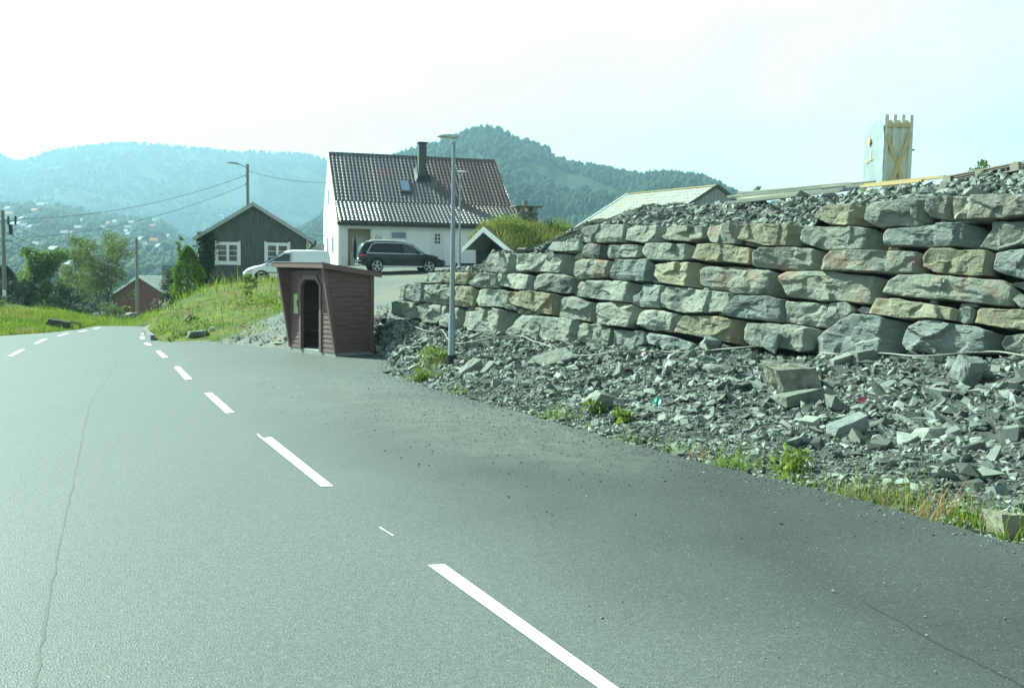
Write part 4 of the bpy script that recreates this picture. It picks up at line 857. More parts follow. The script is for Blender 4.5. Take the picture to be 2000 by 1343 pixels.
# porch recess
pr = MB(); pr.box(UA, UB, 1.3, 1.36, .25, WZ); pr.box(UA - .04, UA, .03, 1.3, .25, WZ); pr.box(UB, UB + .04, .03, 1.3, .25, WZ); pr.box(UA, UB, .03, 1.3, WZ - .06, WZ - .02); pr.box(UA, UB, .0, 1.3, .2, .25)
pr.build('porch_recess', M['cream'], hs)
dr = MB().box(UA + .45, UA + 1.3, 1.24, 1.3, .27, 2.3).build('door', mat('pale_door', (.70, .68, .58), rough=.5), hs); MB().box(UA + 1.12, UA + 1.17, 1.2, 1.24, 1.2, 1.3).build('handle', M['galv'], dr)
rl = MB(); ra, rb = upx(685), upx(722)
rl.box(ra, rb, -.03, .03, 1.17, 1.23); rl.box(ra, rb, -.02, .02, .38, .42)
for k in range(10): x = ra + (rb - ra) * (k + .5) / 10; rl.box(x - .022, x + .022, -.015, .015, .42, 1.17)
rl.build('railing', M['white_paint'], hs)
MB().box(UA - .1, UB + .1, -.7, -.02, -.3, .08).build('step', M['concrete'], hs)
for px0, px1 in ((666, 679), (724, 727)):
    MB().box(upx(px0), upx(px1), -.055, -.032, .2, WZ - .01).build('corner_board', M['white_paint'], hs)
# front window, side door
def win(parent, x0, x1, z0, z1, y, glass, nx=1, nz=1, fw=.09, out_=.05, name='window', fmat=None, panes=True):
    f = MB(); f.box(x0, x1, y - out_, y + .02, z0, z0 + fw); f.box(x0, x1, y - out_, y + .02, z1 - fw, z1); f.box(x0, x0 + fw, y - out_, y + .02, z0 + fw, z1 - fw); f.box(x1 - fw, x1, y - out_, y + .02, z0 + fw, z1 - fw)
    w_ = f.build(name, fmat or M['white_paint'], parent)
    MB().box(x0 + fw, x1 - fw, y - out_ * .45, y + .015, z0 + fw, z1 - fw).build('pane', glass, w_)
    if nx * nz > 1:
        b = MB(); xs0, xs1, a0, a1 = x0 + fw, x1 - fw, z0 + fw, z1 - fw
        for i in range(1, nx): x = xs0 + (xs1 - xs0) * i / nx; b.box(x - .035, x + .035, y - out_ * .8, y - out_ * .45 - .001, a0, a1)
        for k in range(1, nz):
            z = a0 + (a1 - a0) * k / nz; b.box(xs0, xs1, y - out_ * .7, y - out_ * .45 - .002, z - .018, z + .018)
        b.build('glazing_bar', fmat or M['white_paint'], w_)
    return w_
win(hs, upx(761), upx(795.5), zpx(778, 468.5), zpx(778, 450.5), -.035, M['glass_sky'], fw=.11)
sd_ = MB(); dx0, dx1 = upx(842), upx(866.5); sd_.box(dx0, dx1, -.06, -.033, .25, zpx(855, 449)); sdo = sd_.build('side_door', M['white_paint'], hs)
q0, q1, qa, qb = upx(848), upx(860), zpx(854, 476.5), zpx(854, 456)
for i in range(2):
    for k in range(3):
        a = q0 + (q1 - q0) * i / 2; b_ = qa + (qb - qa) * k / 3; MB().box(a + .03, a + (q1 - q0) / 2 - .03, -.066, -.059, b_ + .03, b_ + (qb - qa) / 3 - .03).build('pane', M['glass'], sdo)
MB().box(dx0 + .06, dx0 + .1, -.1, -.06, 1.1, 1.25).build('handle', M['galv'], sdo)
def text(name, s, size, m, parent, loc, rot=(math.pi / 2, 0, 0), ext=.006):
    c = bpy.data.curves.new(name, 'FONT'); c.body = s; c.size = size; c.extrude = ext; c.align_x = 'CENTER'; c.align_y = 'CENTER'
    t = bpy.data.objects.new(name + '_outline', c); col.objects.link(t); bpy.context.view_layer.update()
    me = bpy.data.meshes.new_from_object(t.evaluated_get(bpy.context.evaluated_depsgraph_get())); bpy.data.objects.remove(t); bpy.data.curves.remove(c)
    me.materials.clear(); me.materials.append(m); o = bpy.data.objects.new(name, me); col.objects.link(o); o.parent = parent; o.location = loc; o.rotation_euler = rot; return o
text('house_number', '66', .5, mat('number_grey', (.42, .44, .42)), hs, (upx(739), -.045, zpx(739, 464)))
# glossy pantile roof: each tile column is a wave, each course a step
def tile_slope(u0a, u1a, u0b, u1b, v0, z0, v1, z1, per=.27, course=.38, amp=.074, step=.038):
    """from the ridge side (v0,z0) down to (v1,z1); left/right ends may differ top to bottom"""
    L = math.hypot(v1 - v0, z1 - z0); nr = max(1, round(L / course)); nv = Vector((0, (z1 - z0) / L, -(v1 - v0) / L)); nv = nv if nv.z > 0 else -nv
    V, F = [], []; k_ = 6; nu = int((max(u1a, u1b) - min(u0a, u0b)) / per) * k_ + 1; ub = min(u0a, u0b); ue = max(u1a, u1b)
    uu = np.linspace(ub, ue, nu); wave = amp * (np.abs(np.cos(np.pi * (uu - ub) / per)) ** 1.2)
    rows = []
    for r_ in range(nr):
        for e in (0, .92, 1.0):
            t = (r_ + e) / nr; lift_ = step * (e if e < 1 else 0) if e else 0
            ua = u0a + (u0b - u0a) * t; uz = u1a + (u1b - u1a) * t
            uc = np.clip(uu, ua, uz); rows.append(np.stack([uc, np.full(nu, v0 + (v1 - v0) * t) + nv.y * (wave + lift_), np.full(nu, z0 + (z1 - z0) * t) + nv.z * (wave + lift_)], 1))
    V = np.concatenate(rows); return V, grid_faces(len(rows), nu)
Vt, Ft = [], []; off = 0
for a in ((U0_, U1, U0_ + .02, U1 + .15, 6.5, RZ, 2.2, KZ), (U0_, U2, UL, U2, 2.2, KZ, -.55, EZ)):
    v_, f_ = tile_slope(*a); Vt.append(v_); Ft.append(f_ + off); off += len(v_)
Vt = np.concatenate(Vt); Ft = np.concatenate(Ft)
hr = mesh_obj('roof', Vt, Ft, M['tile'], hs, smooth=50)
M['tile_red'] = mat('reddish_roof_tile', (.085, .038, .034), (.12, .062, .055), 1.4, .42, 0, spec=.8, coat=.55); M['tile_red'].node_tree.nodes['Principled BSDF'].inputs['Coat Roughness'].default_value = .36
hr.data.materials.append(M['tile_red']); chx = HF.hit_y(824, 347, 4).x
for p in hr.data.polygons:
    c_ = p.center
    if c_.x > chx - .3 + (6.5 - c_.y) * .42 + 1.3 * noise.noise(Vector((math.floor(c_.x / .27) * .35, math.floor(c_.y / .3) * .35, 4))) and c_.y > 1.2 + noise.noise(Vector((c_.x, 2, 1))): p.material_index = 1
MB().prism_x([(6.5, RZ - .06), (2.2, KZ - .06), (-.5, EZ - .05), (-.5, EZ - .12), (2.2, KZ - .16), (6.5, RZ - .18)], U0_ + .03, U1).build('roof_deck', M['cream'], hr)
MB().prism_x([(2.2, KZ - .06), (-.5, EZ - .05), (-.5, EZ - .12), (2.2, KZ - .16)], U1, U2 - .02).build('roof_deck', M['cream'], hr)
MB().prism_x([(6.5, RZ), (6.5, RZ - .15), (BE[0], BE[1] - .15), (BE[0], BE[1])], U0_, U1).build('roof_deck', M['cream'], hr)
rd = MB()
k = U0_
while k < U1 - .1: rd.tube([(k, 6.5, RZ + .03), (k + .36, 6.5, RZ + .045)], [.10, .115], 8); k += .36
rd.build('ridge_tiles', M['tile'], hr, smooth=60)
MB().prism([(U0_ - .02, 6.5, RZ + .05), (U0_ - .02, 6.5, RZ - .22), (U0_ - .02, 2.2, KZ - .22), (U0_ - .02, 2.2, KZ + .03)], [(U0_ + .03, 6.5, RZ + .05), (U0_ + .03, 6.5, RZ - .22), (U0_ + .03, 2.2, KZ - .22), (U0_ + .03, 2.2, KZ + .03)]).prism([(U0_ - .02, 2.2, KZ + .03), (U0_ - .02, 2.2, KZ - .22), (UL - .02, -.56, EZ - .2), (UL - .02, -.56, EZ + .03)], [(U0_ + .03, 2.2, KZ + .03), (U0_ + .03, 2.2, KZ - .22), (UL + .03, -.56, EZ - .2), (UL + .03, -.56, EZ + .03)]).prism([(U0_ - .02, 6.5, RZ + .05), (U0_ - .02, 6.5, RZ - .25), (U0_ - .02, BE[0], BE[1] - .25), (U0_ - .02, BE[0], BE[1])], [(U0_ + .03, 6.5, RZ + .05), (U0_ + .03, 6.5, RZ - .25), (U0_ + .03, BE[0], BE[1] - .25), (U0_ + .03, BE[0], BE[1])]).build('bargeboard', M['cream'], hr)
MB().box(UL, U2, -.68, -.5, EZ - .27, EZ - .04).build('gutter', M['dark_trim'], hr, bevel=.03)
ch = HF.hit3(824, 347, (0, 6.5, RZ), (1, 6.5, RZ), (0, 2.2, KZ)); cz = zpx(824, 278, ch.y); cw = .27
cm = mat('chimney_cladding', (.06, .07, .068), (.10, .11, .10), 6, .7, .3, 20)
cn = MB().box(ch.x - cw, ch.x + cw, ch.y - cw, ch.y + cw + .1, ch.z - .8, cz - .12).build('chimney', cm, hr); MB().box(ch.x - cw - .05, ch.x + cw + .05, ch.y - cw - .05, ch.y + cw + .15, cz - .12, cz).build('chimney_cap', M['dark_trim'], cn)
MB().prism([(ch.x - .6, ch.y - .55, ch.z - .42), (ch.x + .6, ch.y - .55, ch.z - .42), (ch.x + .5, ch.y + .5, ch.z + .62), (ch.x - .5, ch.y + .5, ch.z + .62)], [(ch.x - .35, ch.y - .35, ch.z + .02), (ch.x + .35, ch.y - .35, ch.z + .02), (ch.x + .32, ch.y + .3, ch.z + .85), (ch.x - .32, ch.y + .3, ch.z + .85)]).build('chimney_flashing', M['dark_trim'], cn)
ra_ = (RZ - KZ) / 4.3
def on_roof(px, py): return HF.hit3(px, py, (0, 6.5, RZ + .1), (1, 6.5, RZ + .1), (0, 2.2, KZ + .1))
a, b_, c, d_ = on_roof(783, 356), on_roof(796, 355.5), on_roof(800.5, 373.5), on_roof(785, 374.5)
mid = (a + b_ + c + d_) / 4; hw, hv = .42, .58
def rquad(w_, h_, dz): return [(mid.x + i * w_, mid.y + j * h_, mid.z + j * h_ * ra_ + dz) for i, j in ((-1, -1), (1, -1), (1, 1), (-1, 1))]
rw = MB().prism(rquad(hw, hv, -.1), rquad(hw, hv, .10)).build('roof_window', M['dark_trim'], hr); MB().prism(rquad(hw - .12, hv - .12, .09), rquad(hw - .12, hv - .12, .112)).build('pane', M['glass_sky'], rw)
# gable windows glimpsed from the side
for v_, z_ in ((2.6, 1.2), (6.2, 1.2), (5.6, 4.6)):
    f = MB().box(-.07, .02, v_, v_ + 1.1, z_, z_ + 1.25).build('window', M['white_paint'], hs); MB().box(-.078, -.069, v_ + .12, v_ + .98, z_ + .12, z_ + 1.13).build('pane', M['glass_sky'], f)

pa = HF.W(upx(692.5), -.25, 0.1)
pr_ = thing('parasol', 'closed dark parasol standing in the porch of the white house', 'parasol', pa)
MB().tube([(0, 0, 0), (0, 0, 2.3)], .025, 8).build('pole', M['galv'], pr_); MB().tube([(0, 0, .75), (0, 0, .9), (0, 0, 1.5), (0, 0, 2.2)], [.07, .12, .11, .03], 9).build('canopy', mat('dark_cloth', (.02, .022, .025), rough=.9), pr_, smooth=60)

# ------------------------------------------------------------------ weathered cabin
M['weath'] = mat('weathered_boards', (.05, .055, .05), (.135, .145, .13), 3.5, .9, .6, 26, stretch=(9, 9, .7), c3=(.17, .17, .15), s3=3.0, bdist=.01)
M['barge'] = mat('pale_bargeboard', (.42, .45, .43), (.33, .36, .34), 4, .7)
cb0 = at(496, 551, 56); CF = Frame((cb0.x, cb0.y, cb0.z - .05), R(12.5))
cb = thing('cabin', 'dark weathered timber cabin with two white windows and a pale gable edge', 'cabin', CF.o, CF.rz)
pk = CF.hit_y(493.5, 394, -.35); le = CF.hit_y(376, 464, -.35); re_ = CF.hit_y(614, 468.5, -.35); WL, WR = CF.hit_y(397, 500).x, CF.hit_y(599, 500).x; CL = 9.0
slL = (pk.z - le.z) / (pk.x - le.x); slR = (pk.z - re_.z) / (re_.x - pk.x)
zl, zr_ = pk.z - slL * (pk.x - WL), pk.z - slR * (WR - pk.x); dd = .12
bd = MB(); x = WL; r_ = random.Random(3)
while x < WR - .02:
    x1 = min(x + r_.uniform(.11, .2), WR); z_ = lambda q: (pk.z - slL * (pk.x - q) if q < pk.x else pk.z - slR * (q - pk.x)) - dd
    y_ = -r_.choice((0, 0, .022, .03)) + r_.uniform(-.004, .004); bd.prism_y([(x + .006, -1.0), (x1, -1.0), (x1, z_(x1)), (x + .006, z_(x))], y_ - .02, .06); x = x1
bd.build('gable_wall', M['weath'], cb)
MB().box(WL, WL + .06, .06, CL, -1, zl - dd).build('side_wall', M['weath'], cb); MB().box(WR - .06, WR, .06, CL, -1, zr_ - dd).build('side_wall', mat('yellow_boards', (.62, .50, .26), (.55, .44, .22), 5, .7), cb)
MB().prism_y([(WL, -1), (WR, -1), (WR, zr_ - dd), (pk.x, pk.z - dd), (WL, zl - dd)], CL, CL + .06).build('back_wall', M['weath'], cb)
MB().box(WR - .02, WR + .1, -.05, .3, -.8, zr_ - .1).build('corner_board', mat('ochre_paint', (.58, .46, .24), rough=.7), cb)
rfm = MB()
for (ax, az_), (bx, bz) in (((le.x, le.z), (pk.x, pk.z)), ((pk.x, pk.z), (re_.x, re_.z))):
    rfm.prism_y([(ax, az_), (bx, bz), (bx, bz - .07), (ax, az_ - .07)], -.36, CL + .3)
crf = rfm.build('roof', M['felt'], cb)
bb = MB()
for (ax, az_), (bx, bz) in (((le.x, le.z), (pk.x, pk.z)), ((pk.x, pk.z), (re_.x, re_.z))): bb.prism_y([(ax, az_ - .02), (bx, bz - .02), (bx, bz - .25), (ax, az_ - .22)], -.40, -.361)
bb.build('bargeboard', M['barge'], crf)
gt = MB(); gt.tube([(re_.x + .06, -.3, re_.z - .1), (re_.x + .06, CL, re_.z - .1)], .06, 8); gt.tube([(re_.x + .06, -.2, re_.z - .12), (re_.x + .03, -.2, re_.z - .3), (re_.x - .2, -.18, re_.z - .42), (WR + .13, -.12, re_.z - .6), (WR + .13, -.12, -.5)], .045, 8)
gt.build('gutter', M['black_metal'], crf, smooth=50)
for (xa, xb, ya, yb) in ((419.5, 470, 471, 517), (516.5, 567, 472.5, 519)):
    A_, B_ = CF.hit_y(xa, (ya + yb) / 2, -.05), CF.hit_y(xb, (ya + yb) / 2, -.05); zt = CF.hit_y((xa + xb) / 2, ya + 1.5, -.05).z; zb_ = CF.hit_y((xa + xb) / 2, yb, -.05).z
    o = MB(); wf = .12
    for x0 in (A_.x, B_.x - wf): o.box(x0, x0 + wf, -.075, -.02, zb_ - .03, zt + .06)
    o.box(A_.x + wf, B_.x - wf, -.07, -.02, zt - .1, zt); o.box(A_.x + wf, B_.x - wf, -.07, -.02, zb_, zb_ + .14)
    wi = o.build('window', M['white_paint'], cb); m_ = (A_.x + B_.x) / 2
    for x0, x1 in ((A_.x + wf, m_), (m_, B_.x - wf)):
        z0, z1 = zb_ + .14, zt - .1; f = MB(); q = .075
        f.box(x0, x1, -.06, -.03, z0, z0 + q); f.box(x0, x1, -.06, -.03, z1 - q, z1); f.box(x0, x0 + q, -.06, -.03, z0 + q, z1 - q); f.box(x1 - q, x1, -.06, -.03, z0 + q, z1 - q)
        for k in (1, 2): z = z0 + q + (z1 - z0 - 2 * q) * k / 3; f.box(x0 + q, x1 - q, -.055, -.035, z - .018, z + .018)
        f.build('casement', M['white_paint'], wi)
    MB().box(A_.x + wf, B_.x - wf, -.034, -.028, zb_ + .14, zt - .1).build('pane', mat('cabin_pane', (.12, .095, .05), (.05, .06, .05), 1.6, .12, spec=.7), wi)

# ------------------------------------------------------------------ red barn down the road
rb0 = at(277, 622, 100); BF = Frame((rb0.x, rb0.y, rb0.z), R(-30))
brn = thing('barn', 'red wooden barn with a grey diamond slate roof beyond the crest of the road', 'barn', BF.o, BF.rz)
bp_ = BF.hit_y(271, 538, -.2); bl = BF.hit_y(213, 577, -.2); br = BF.hit_y(326.5, 573, -.2); wl_, wr_ = BF.hit_y(221, 600).x, BF.hit_y(321, 600).x; BL = 6.0
red = mat('red_boards', (.20, .062, .048), (.15, .05, .042), 3, .85, .3, 22, stretch=(8, 8, .6))
zz_ = lambda q: (bp_.z - (bp_.z - bl.z) / (bp_.x - bl.x) * (bp_.x - q) if q < bp_.x else bp_.z - (bp_.z - br.z) / (br.x - bp_.x) * (q - bp_.x)) - .12
g = MB(); x = wl_
while x < wr_ - .02: x1 = min(x + .16, wr_); g.prism_y([(x, -1.5), (x1 - .012, -1.5), (x1 - .012, zz_(x1)), (x, zz_(x))], -.03 if round(x / .16) % 2 else -.012, .06); x = x1
g.build('gable_wall', red, brn); MB().box(wl_, wl_ + .1, .06, BL, -1.5, zz_(wl_)).build('side_wall', red, brn); MB().box(wr_ - .1, wr_, .06, BL, -1.5, zz_(wr_)).build('side_wall', red, brn)
MB().box(wr_ - .02, wr_ + .12, -.06, .12, -1.2, zz_(wr_)).build('corner_board', M['white_paint'], brn)
def slate_mat(name, c1, c2, sc):
    m = mat(name, c1, c2, 2.5, .7, .3, 14); t = m.node_tree; N = t.nodes; b = N['Principled BSDF']
    return m
sl = slate_mat('grey_slate', (.20, .235, .225), (.28, .31, .29), 1); rfm = MB()
def shingle_rows(mb, u0, u1, p, q, course=.35, wdt=.4, th=.03, offs=True, rnd=None):
    """courses of diamond-tailed slates on the slope from p (eave y.. here (x,z) at ridge) to q (eave); u is the ridge direction"""
    L = math.hypot(q[0] - p[0], q[1] - p[1]); n = max(1, int(L / course)); dx, dz = (q[0] - p[0]) / L, (q[1] - p[1]) / L; nx, nz_ = -dz, dx
    if nz_ < 0: nx, nz_ = -nx, -nz_
    for k in range(n + 1):
        s0, s1 = L * k / (n + 1), min(L, L * (k + 1.45) / (n + 1)); u = u0 - (wdt / 2 if k % 2 else 0)
        while u < u1:
            a, b_ = max(u, u0), min(u + wdt - .012, u1); m_ = (a + b_) / 2; h = th * (rnd.uniform(.8, 1.4) if rnd else 1)
            if b_ - a > .05:
                def pt(uu, s, l): return (p[0] + dx * s + nx * l, uu, p[1] + dz * s + nz_ * l)
                sm = s0 + (s1 - s0) * .62
                A_ = [pt(a, s0, .004), pt(a, sm, h), pt(m_, s1, h), pt(b_, sm, h), pt(b_, s0, .004)]; B_ = [pt(a, s0, -.02), pt(a, sm, h - .02), pt(m_, s1, h - .02), pt(b_, sm, h - .02), pt(b_, s0, -.02)]
                mb.prism(A_, B_)
            u += wdt
shingle_rows(rfm, -.22, BL, (bp_.x, bp_.z), (br.x, br.z), .42, .55); shingle_rows(rfm, -.22, BL, (bp_.x, bp_.z), (bl.x, bl.z), .42, .55)
rr = rfm.build('roof', sl, brn)
bb = MB()
for q in (bl, br): bb.prism_y([(q.x, q.z + .03), (bp_.x, bp_.z + .03), (bp_.x, bp_.z - .2), (q.x, q.z - .2)], -.26, -.222)
bb.build('bargeboard', M['white_paint'], rr)

# ------------------------------------------------------------------ slate-roofed outbuilding behind the wall
s_r = at(1401, 363, 46); s_l = at(1226, 380, 56); dv = (s_l - s_r); dv.z = 0
OF = Frame((s_r.x, s_r.y, 1.5), math.atan2(dv.y, dv.x))            # local x runs from the near gable along the ridge, slope faces +-y
ou = thing('outbuilding', 'old outbuilding with a pale lichen-covered slate roof rising behind the rubble', 'outbuilding', OF.o, OF.rz)
OL = dv.length; rz0 = s_r.z - 1.5; rz1 = s_l.z - 1.5
# which local y faces the camera
fy = 1 if OF.loc((0, 0, 1.5)).y > 0 else -1
e1 = OF.hit_x(1366, 405, 0); run = max(1.6, abs(e1.y)); drop_ = rz0 - e1.z; kx = 2.1; ry, rz_e = run * kx, rz0 - drop_ * kx
ps = mat('pale_slate', (.20, .22, .185), (.32, .34, .295), 3, .8, .5, 14, c3=(.27, .25, .16), s3=1.5, bdist=.01)
rm = MB(); shingle_rows(rm, 0, OL, (0, rz0), (ry, rz_e), .36, .42, .02, rnd=random.Random(4)); shingle_rows(rm, 0, OL, (0, rz0), (-ry, rz_e), .36, .42, .02)
rm.V = [(u, fy * x, z + (rz1 - rz0) * u / OL) for x, u, z in rm.V]
orf = rm.build('roof', ps, ou)
bm_ = bmesh.new(); bm_.from_mesh(orf.data); bmesh.ops.recalc_face_normals(bm_, faces=bm_.faces); bm_.to_mesh(orf.data); bm_.free()
MB().bar((0, 0, rz0 + .03), (OL, 0, rz1 + .03), .16, .06).build('ridge_cap', mat('rusty_ridge', (.28, .17, .08), (.34, .30, .2), 3, .8), orf)
MB().bar((OL + .05, 0, rz1 + .02), (OL + .05, fy * ry, rz_e + .02 + rz1 - rz0), .1, .14).build('bargeboard', M['white_paint'], orf)
MB().bar((-.05, 0, rz0 + .02), (-.05, fy * ry, rz_e + .02), .06, .14).bar((-.05, 0, rz0 + .02), (-.05, -fy * ry, rz_e + .02), .06, .14).build('bargeboard', M['weath'], orf)
gb = MB(); x = -ry + .25
while x < ry - .25: x1 = min(x + .17, ry - .25); z_ = lambda q: rz0 - drop_ / run * abs(q) - .08; gb.prism_x([(x, -1), (x1 - .015, -1), (x1 - .015, z_(x1)), (x, z_(x))], .02, .07); x = x1
gb.build('gable_wall', mat('grey_planks', (.24, .28, .27), (.33, .36, .34), 4, .9, .4, 20, stretch=(7, 7, .6)), ou)
MB().box(.1, OL - .1, -ry + .3, -ry + .36, -1, rz_e + .1).box(.1, OL - .1, ry - .36, ry - .3, -1, rz_e + .1).build('side_wall', M['weath'], ou)

# ------------------------------------------------------------------ turf-roofed hut
t0 = at(945, 441, 50); TF = Frame((t0.x, t0.y, 1.2), R(-48))        # local x across the gable, y along the ridge (away)
tu = thing('turf_hut', 'low hut with a grassy turf roof and grey gable boards behind the wall', 'hut', TF.o, TF.rz)
ta = TF.hit_y(945, 442, 0); tl_, tr_ = TF.hit_y(903, 484, 0), TF.hit_y(1001, 490, 0); TLn = 6.2
hw_ = max(-tl_.x, tr_.x); pass
slp = (ta.z - tl_.z) / (ta.x - tl_.x); spr = (ta.z - tr_.z) / (tr_.x - ta.x)
b = MB()
for q in (tl_, tr_): b.prism_y([(ta.x, ta.z), (q.x, q.z), (q.x, q.z - .26), (ta.x, ta.z - .3)], -.04, .0)
tr0 = MB()
for q in (tl_, tr_): tr0.prism_y([(ta.x, ta.z - .02), (q.x, q.z - .02), (q.x, q.z - .1), (ta.x, ta.z - .1)], .0, TLn)
trf = tr0.build('roof', M['weath'], tu); b.build('bargeboard', M['barge'], trf)
MB().prism_y([(tl_.x + .3, -1), (tr_.x - .3, -1), (tr_.x - .3, tr_.z), (ta.x, ta.z - .12), (tl_.x + .3, tl_.z)], 1.4, 1.46).build('gable_wall', M['black_metal'], tu)  # set-back black sheet: darkness of the open interior put into its colour
MB().box(tl_.x + .3, tl_.x + .36, .66, TLn - .2, -1, tl_.z - .05).box(tr_.x - .36, tr_.x - .3, .66, TLn - .2, -1, tr_.z - .05).build('side_wall', M['weath'], tu)
# turf: a thick uneven mat
V = []; nu, nv_ = 40, 60
for q, s_ in ((tl_, -1), (tr_, 1)):
    pass
tv = []; tfaces = []
for j in range(nv_):
    for i in range(nu):
        f = i / (nu - 1) * 2 - 1; q = tl_ if f < 0 else tr_; af = abs(f); x = ta.x + (q.x - ta.x) * af; z = ta.z + (q.z - ta.z) * af; y = .04 + (TLn - .08) * j / (nv_ - 1)
        th = .16 + .06 * noise.fractal(Vector((x * 1.5, y * 1.5, 7)), 1, 2, 4); th *= min(1, (1 - af) * 12 + .15) * min(1, .3 + 6 * min(j, nv_ - 1 - j) / nv_)
        tv.append((x, y, z + th))
M['turf'] = mat('turf', (.085, .10, .03), (.16, .14, .05), 2.5, .95, .7, 20)
tf_o = mesh_obj('turf', tv, grid_faces(nv_, nu), M['turf'], trf, smooth=180)
n_ = 9000; a_ = rng.uniform(-1, 1, n_); yy = rng.uniform(.05, TLn - .05, n_); q_x = np.where(a_ < 0, tl_.x - ta.x, tr_.x - ta.x); q_z = np.where(a_ < 0, tl_.z - ta.z, tr_.z - ta.z)
P = np.stack([ta.x + q_x * np.abs(a_), yy, ta.z + q_z * np.abs(a_) + .13], 1)
V, F = blades(P, np.clip(rng.lognormal(-1.45, .45, n_), .08, .5) * np.clip((1 - np.abs(a_)) * 3 + .3, 0, 1), .016, .4)
M['grass_dry'] = mat('dry_grass', (.22, .27, .055), (.34, .33, .10), 1.2, .9, island=.35, trans=.3)
tg = mesh_obj('turf_grass', V, F, M['grass_dry'], trf); tg['kind'] = 'stuff'
n_ = 2600; a_ = rng.uniform(-.75, .9, n_); yy = np.clip(rng.normal(1.6, .55, n_), .1, 3.2); yy[::3] = rng.uniform(4.5, 6, len(yy[::3])); q_x = np.where(a_ < 0, tl_.x - ta.x, tr_.x - ta.x); q_z = np.where(a_ < 0, tl_.z - ta.z, tr_.z - ta.z)
P = np.stack([ta.x + q_x * np.abs(a_) * .5, yy, ta.z + q_z * np.abs(a_) * .5 + rng.uniform(.2, .75, n_)], 1); V, F = leaf_quads(P, rng.uniform(.03, .06, n_))
M['leaf_y'] = mat('light_leaf', (.15, .23, .04), (.26, .31, .06), 1.5, .7, island=.3, trans=.35)
wo = mesh_obj('weeds', V, F, M['leaf_y'], trf); wo['kind'] = 'stuff'
# stone chimney with slab cap, standing behind the hut
cz0 = at(1028, 437, 54); sc2 = thing('stone_chimney', 'squat fieldstone chimney with a flat slab cap above the turf roof', 'chimney', (cz0.x, cz0.y, 1.2), R(15))
zt = at(1028, 402, 54).z - 1.2; zc = at(1028, 410, 54).z - 1.2
V = []; F = []; off = 0; r_ = random.Random(9); cs = MB(); cs.box(-.42, .42, -.42, .42, -.5, zc - .12); cs.build('core', M['stone_n'], sc2)
Pk = []; z = 0.0
while z < zc - .15:
    for k in range(14):
        th = k / 14 * 4; side = int(th); f = (th - side) * 2 - 1; wd = .46 + .10 * (1 - min(1, z / zc)); x, y = [(f, -1), (1, f), (-f, 1), (-1, -f)][side]; Pk.append((x * wd, y * wd, z + r_.uniform(0, .06)))
    z += .13
V, F = rock_field(np.array(Pk), rng.uniform(.10, .15, len(Pk)), .5); mesh_obj('masonry', V, F, M['stone_n'], sc2)
MB().box(-.78, .78, -.6, .6, zt - .08, zt).build('cap_slab', M['stone_b'], sc2, bevel=.02)
for x in (-.34, .34):
    for y in (-.34, .34): MB().box(x - .11, x + .11, y - .11, y + .11, zc - .15, zt - .08).build('cap_support', M['stone_n'], sc2)
MB().tube([(-.1, 0, zt), (-.1, 0, zt + .28)], .14, 8).build('cap_stone', M['stone_n'], sc2)

# ================================================================== VEHICLES
def car_body(name, st, m, parent):
    """st: (x, z_bottom, z_belt, z_top, half width low, half width belt, half width top) from rear to front; local x forward"""
    V = []; n = 0
    for x, zb, zk, zt, wl, wk, wt_ in st:
        half = [(0, zb), (wl * .82, zb), (wl, zb + .10), ((wl + wk) / 2 + .015, zb + (zk - zb) * .5), (wk, zk - .10), (wk - .015, zk), (wt_ + (wk - wt_) * .35, zk + (zt - zk) * .58), (wt_, zt - (zt - zk) * .10 - .01), (wt_ * .85, zt - .01), (wt_ * .45, zt), (0, zt + .005)]
        ring = [(x, -y, z) for y, z in half] + [(x, y, z) for y, z in half[-2:0:-1]]; n = len(ring); V += ring
    F = [(i * n + k, i * n + (k + 1) % n, (i + 1) * n + (k + 1) % n, (i + 1) * n + k) for i in range(len(st) - 1) for k in range(n)]
    F += [tuple(range(n))[::-1], tuple((len(st) - 1) * n + k for k in range(n))]
    o = mesh_obj(name, V, F, m, parent, smooth=42); b = bmesh.new(); b.from_mesh(o.data); bmesh.ops.recalc_face_normals(b, faces=b.faces); b.to_mesh(o.data); b.free(); o.data.set_sharp_from_angle(angle=R(42)); return o
def side_y(st, x, z):
    for a, b in zip(st[:-1], st[1:]):
        if a[0] <= x <= b[0]:
            f = (x - a[0]) / (b[0] - a[0]); zb, zk, zt, wl, wk, wt_ = [a[i] + (b[i] - a[i]) * f for i in range(1, 7)]
            K = [(zb, wl * .82), (zb + .10, wl), (zb + (zk - zb) * .5, (wl + wk) / 2 + .015), (zk - .10, wk), (zk, wk - .015), (zk + (zt - zk) * .58, wt_ + (wk - wt_) * .35), (zt - (zt - zk) * .1 - .01, wt_), (zt, wt_ * .85)]
            for (za, wa), (zb2, wb2) in zip(K[:-1], K[1:]):
                if za <= z <= zb2: return wa + (wb2 - wa) * (z - za) / max(zb2 - za, 1e-6)
            return K[-1][1] if z > zt else K[0][1]
    return st[-1][5]
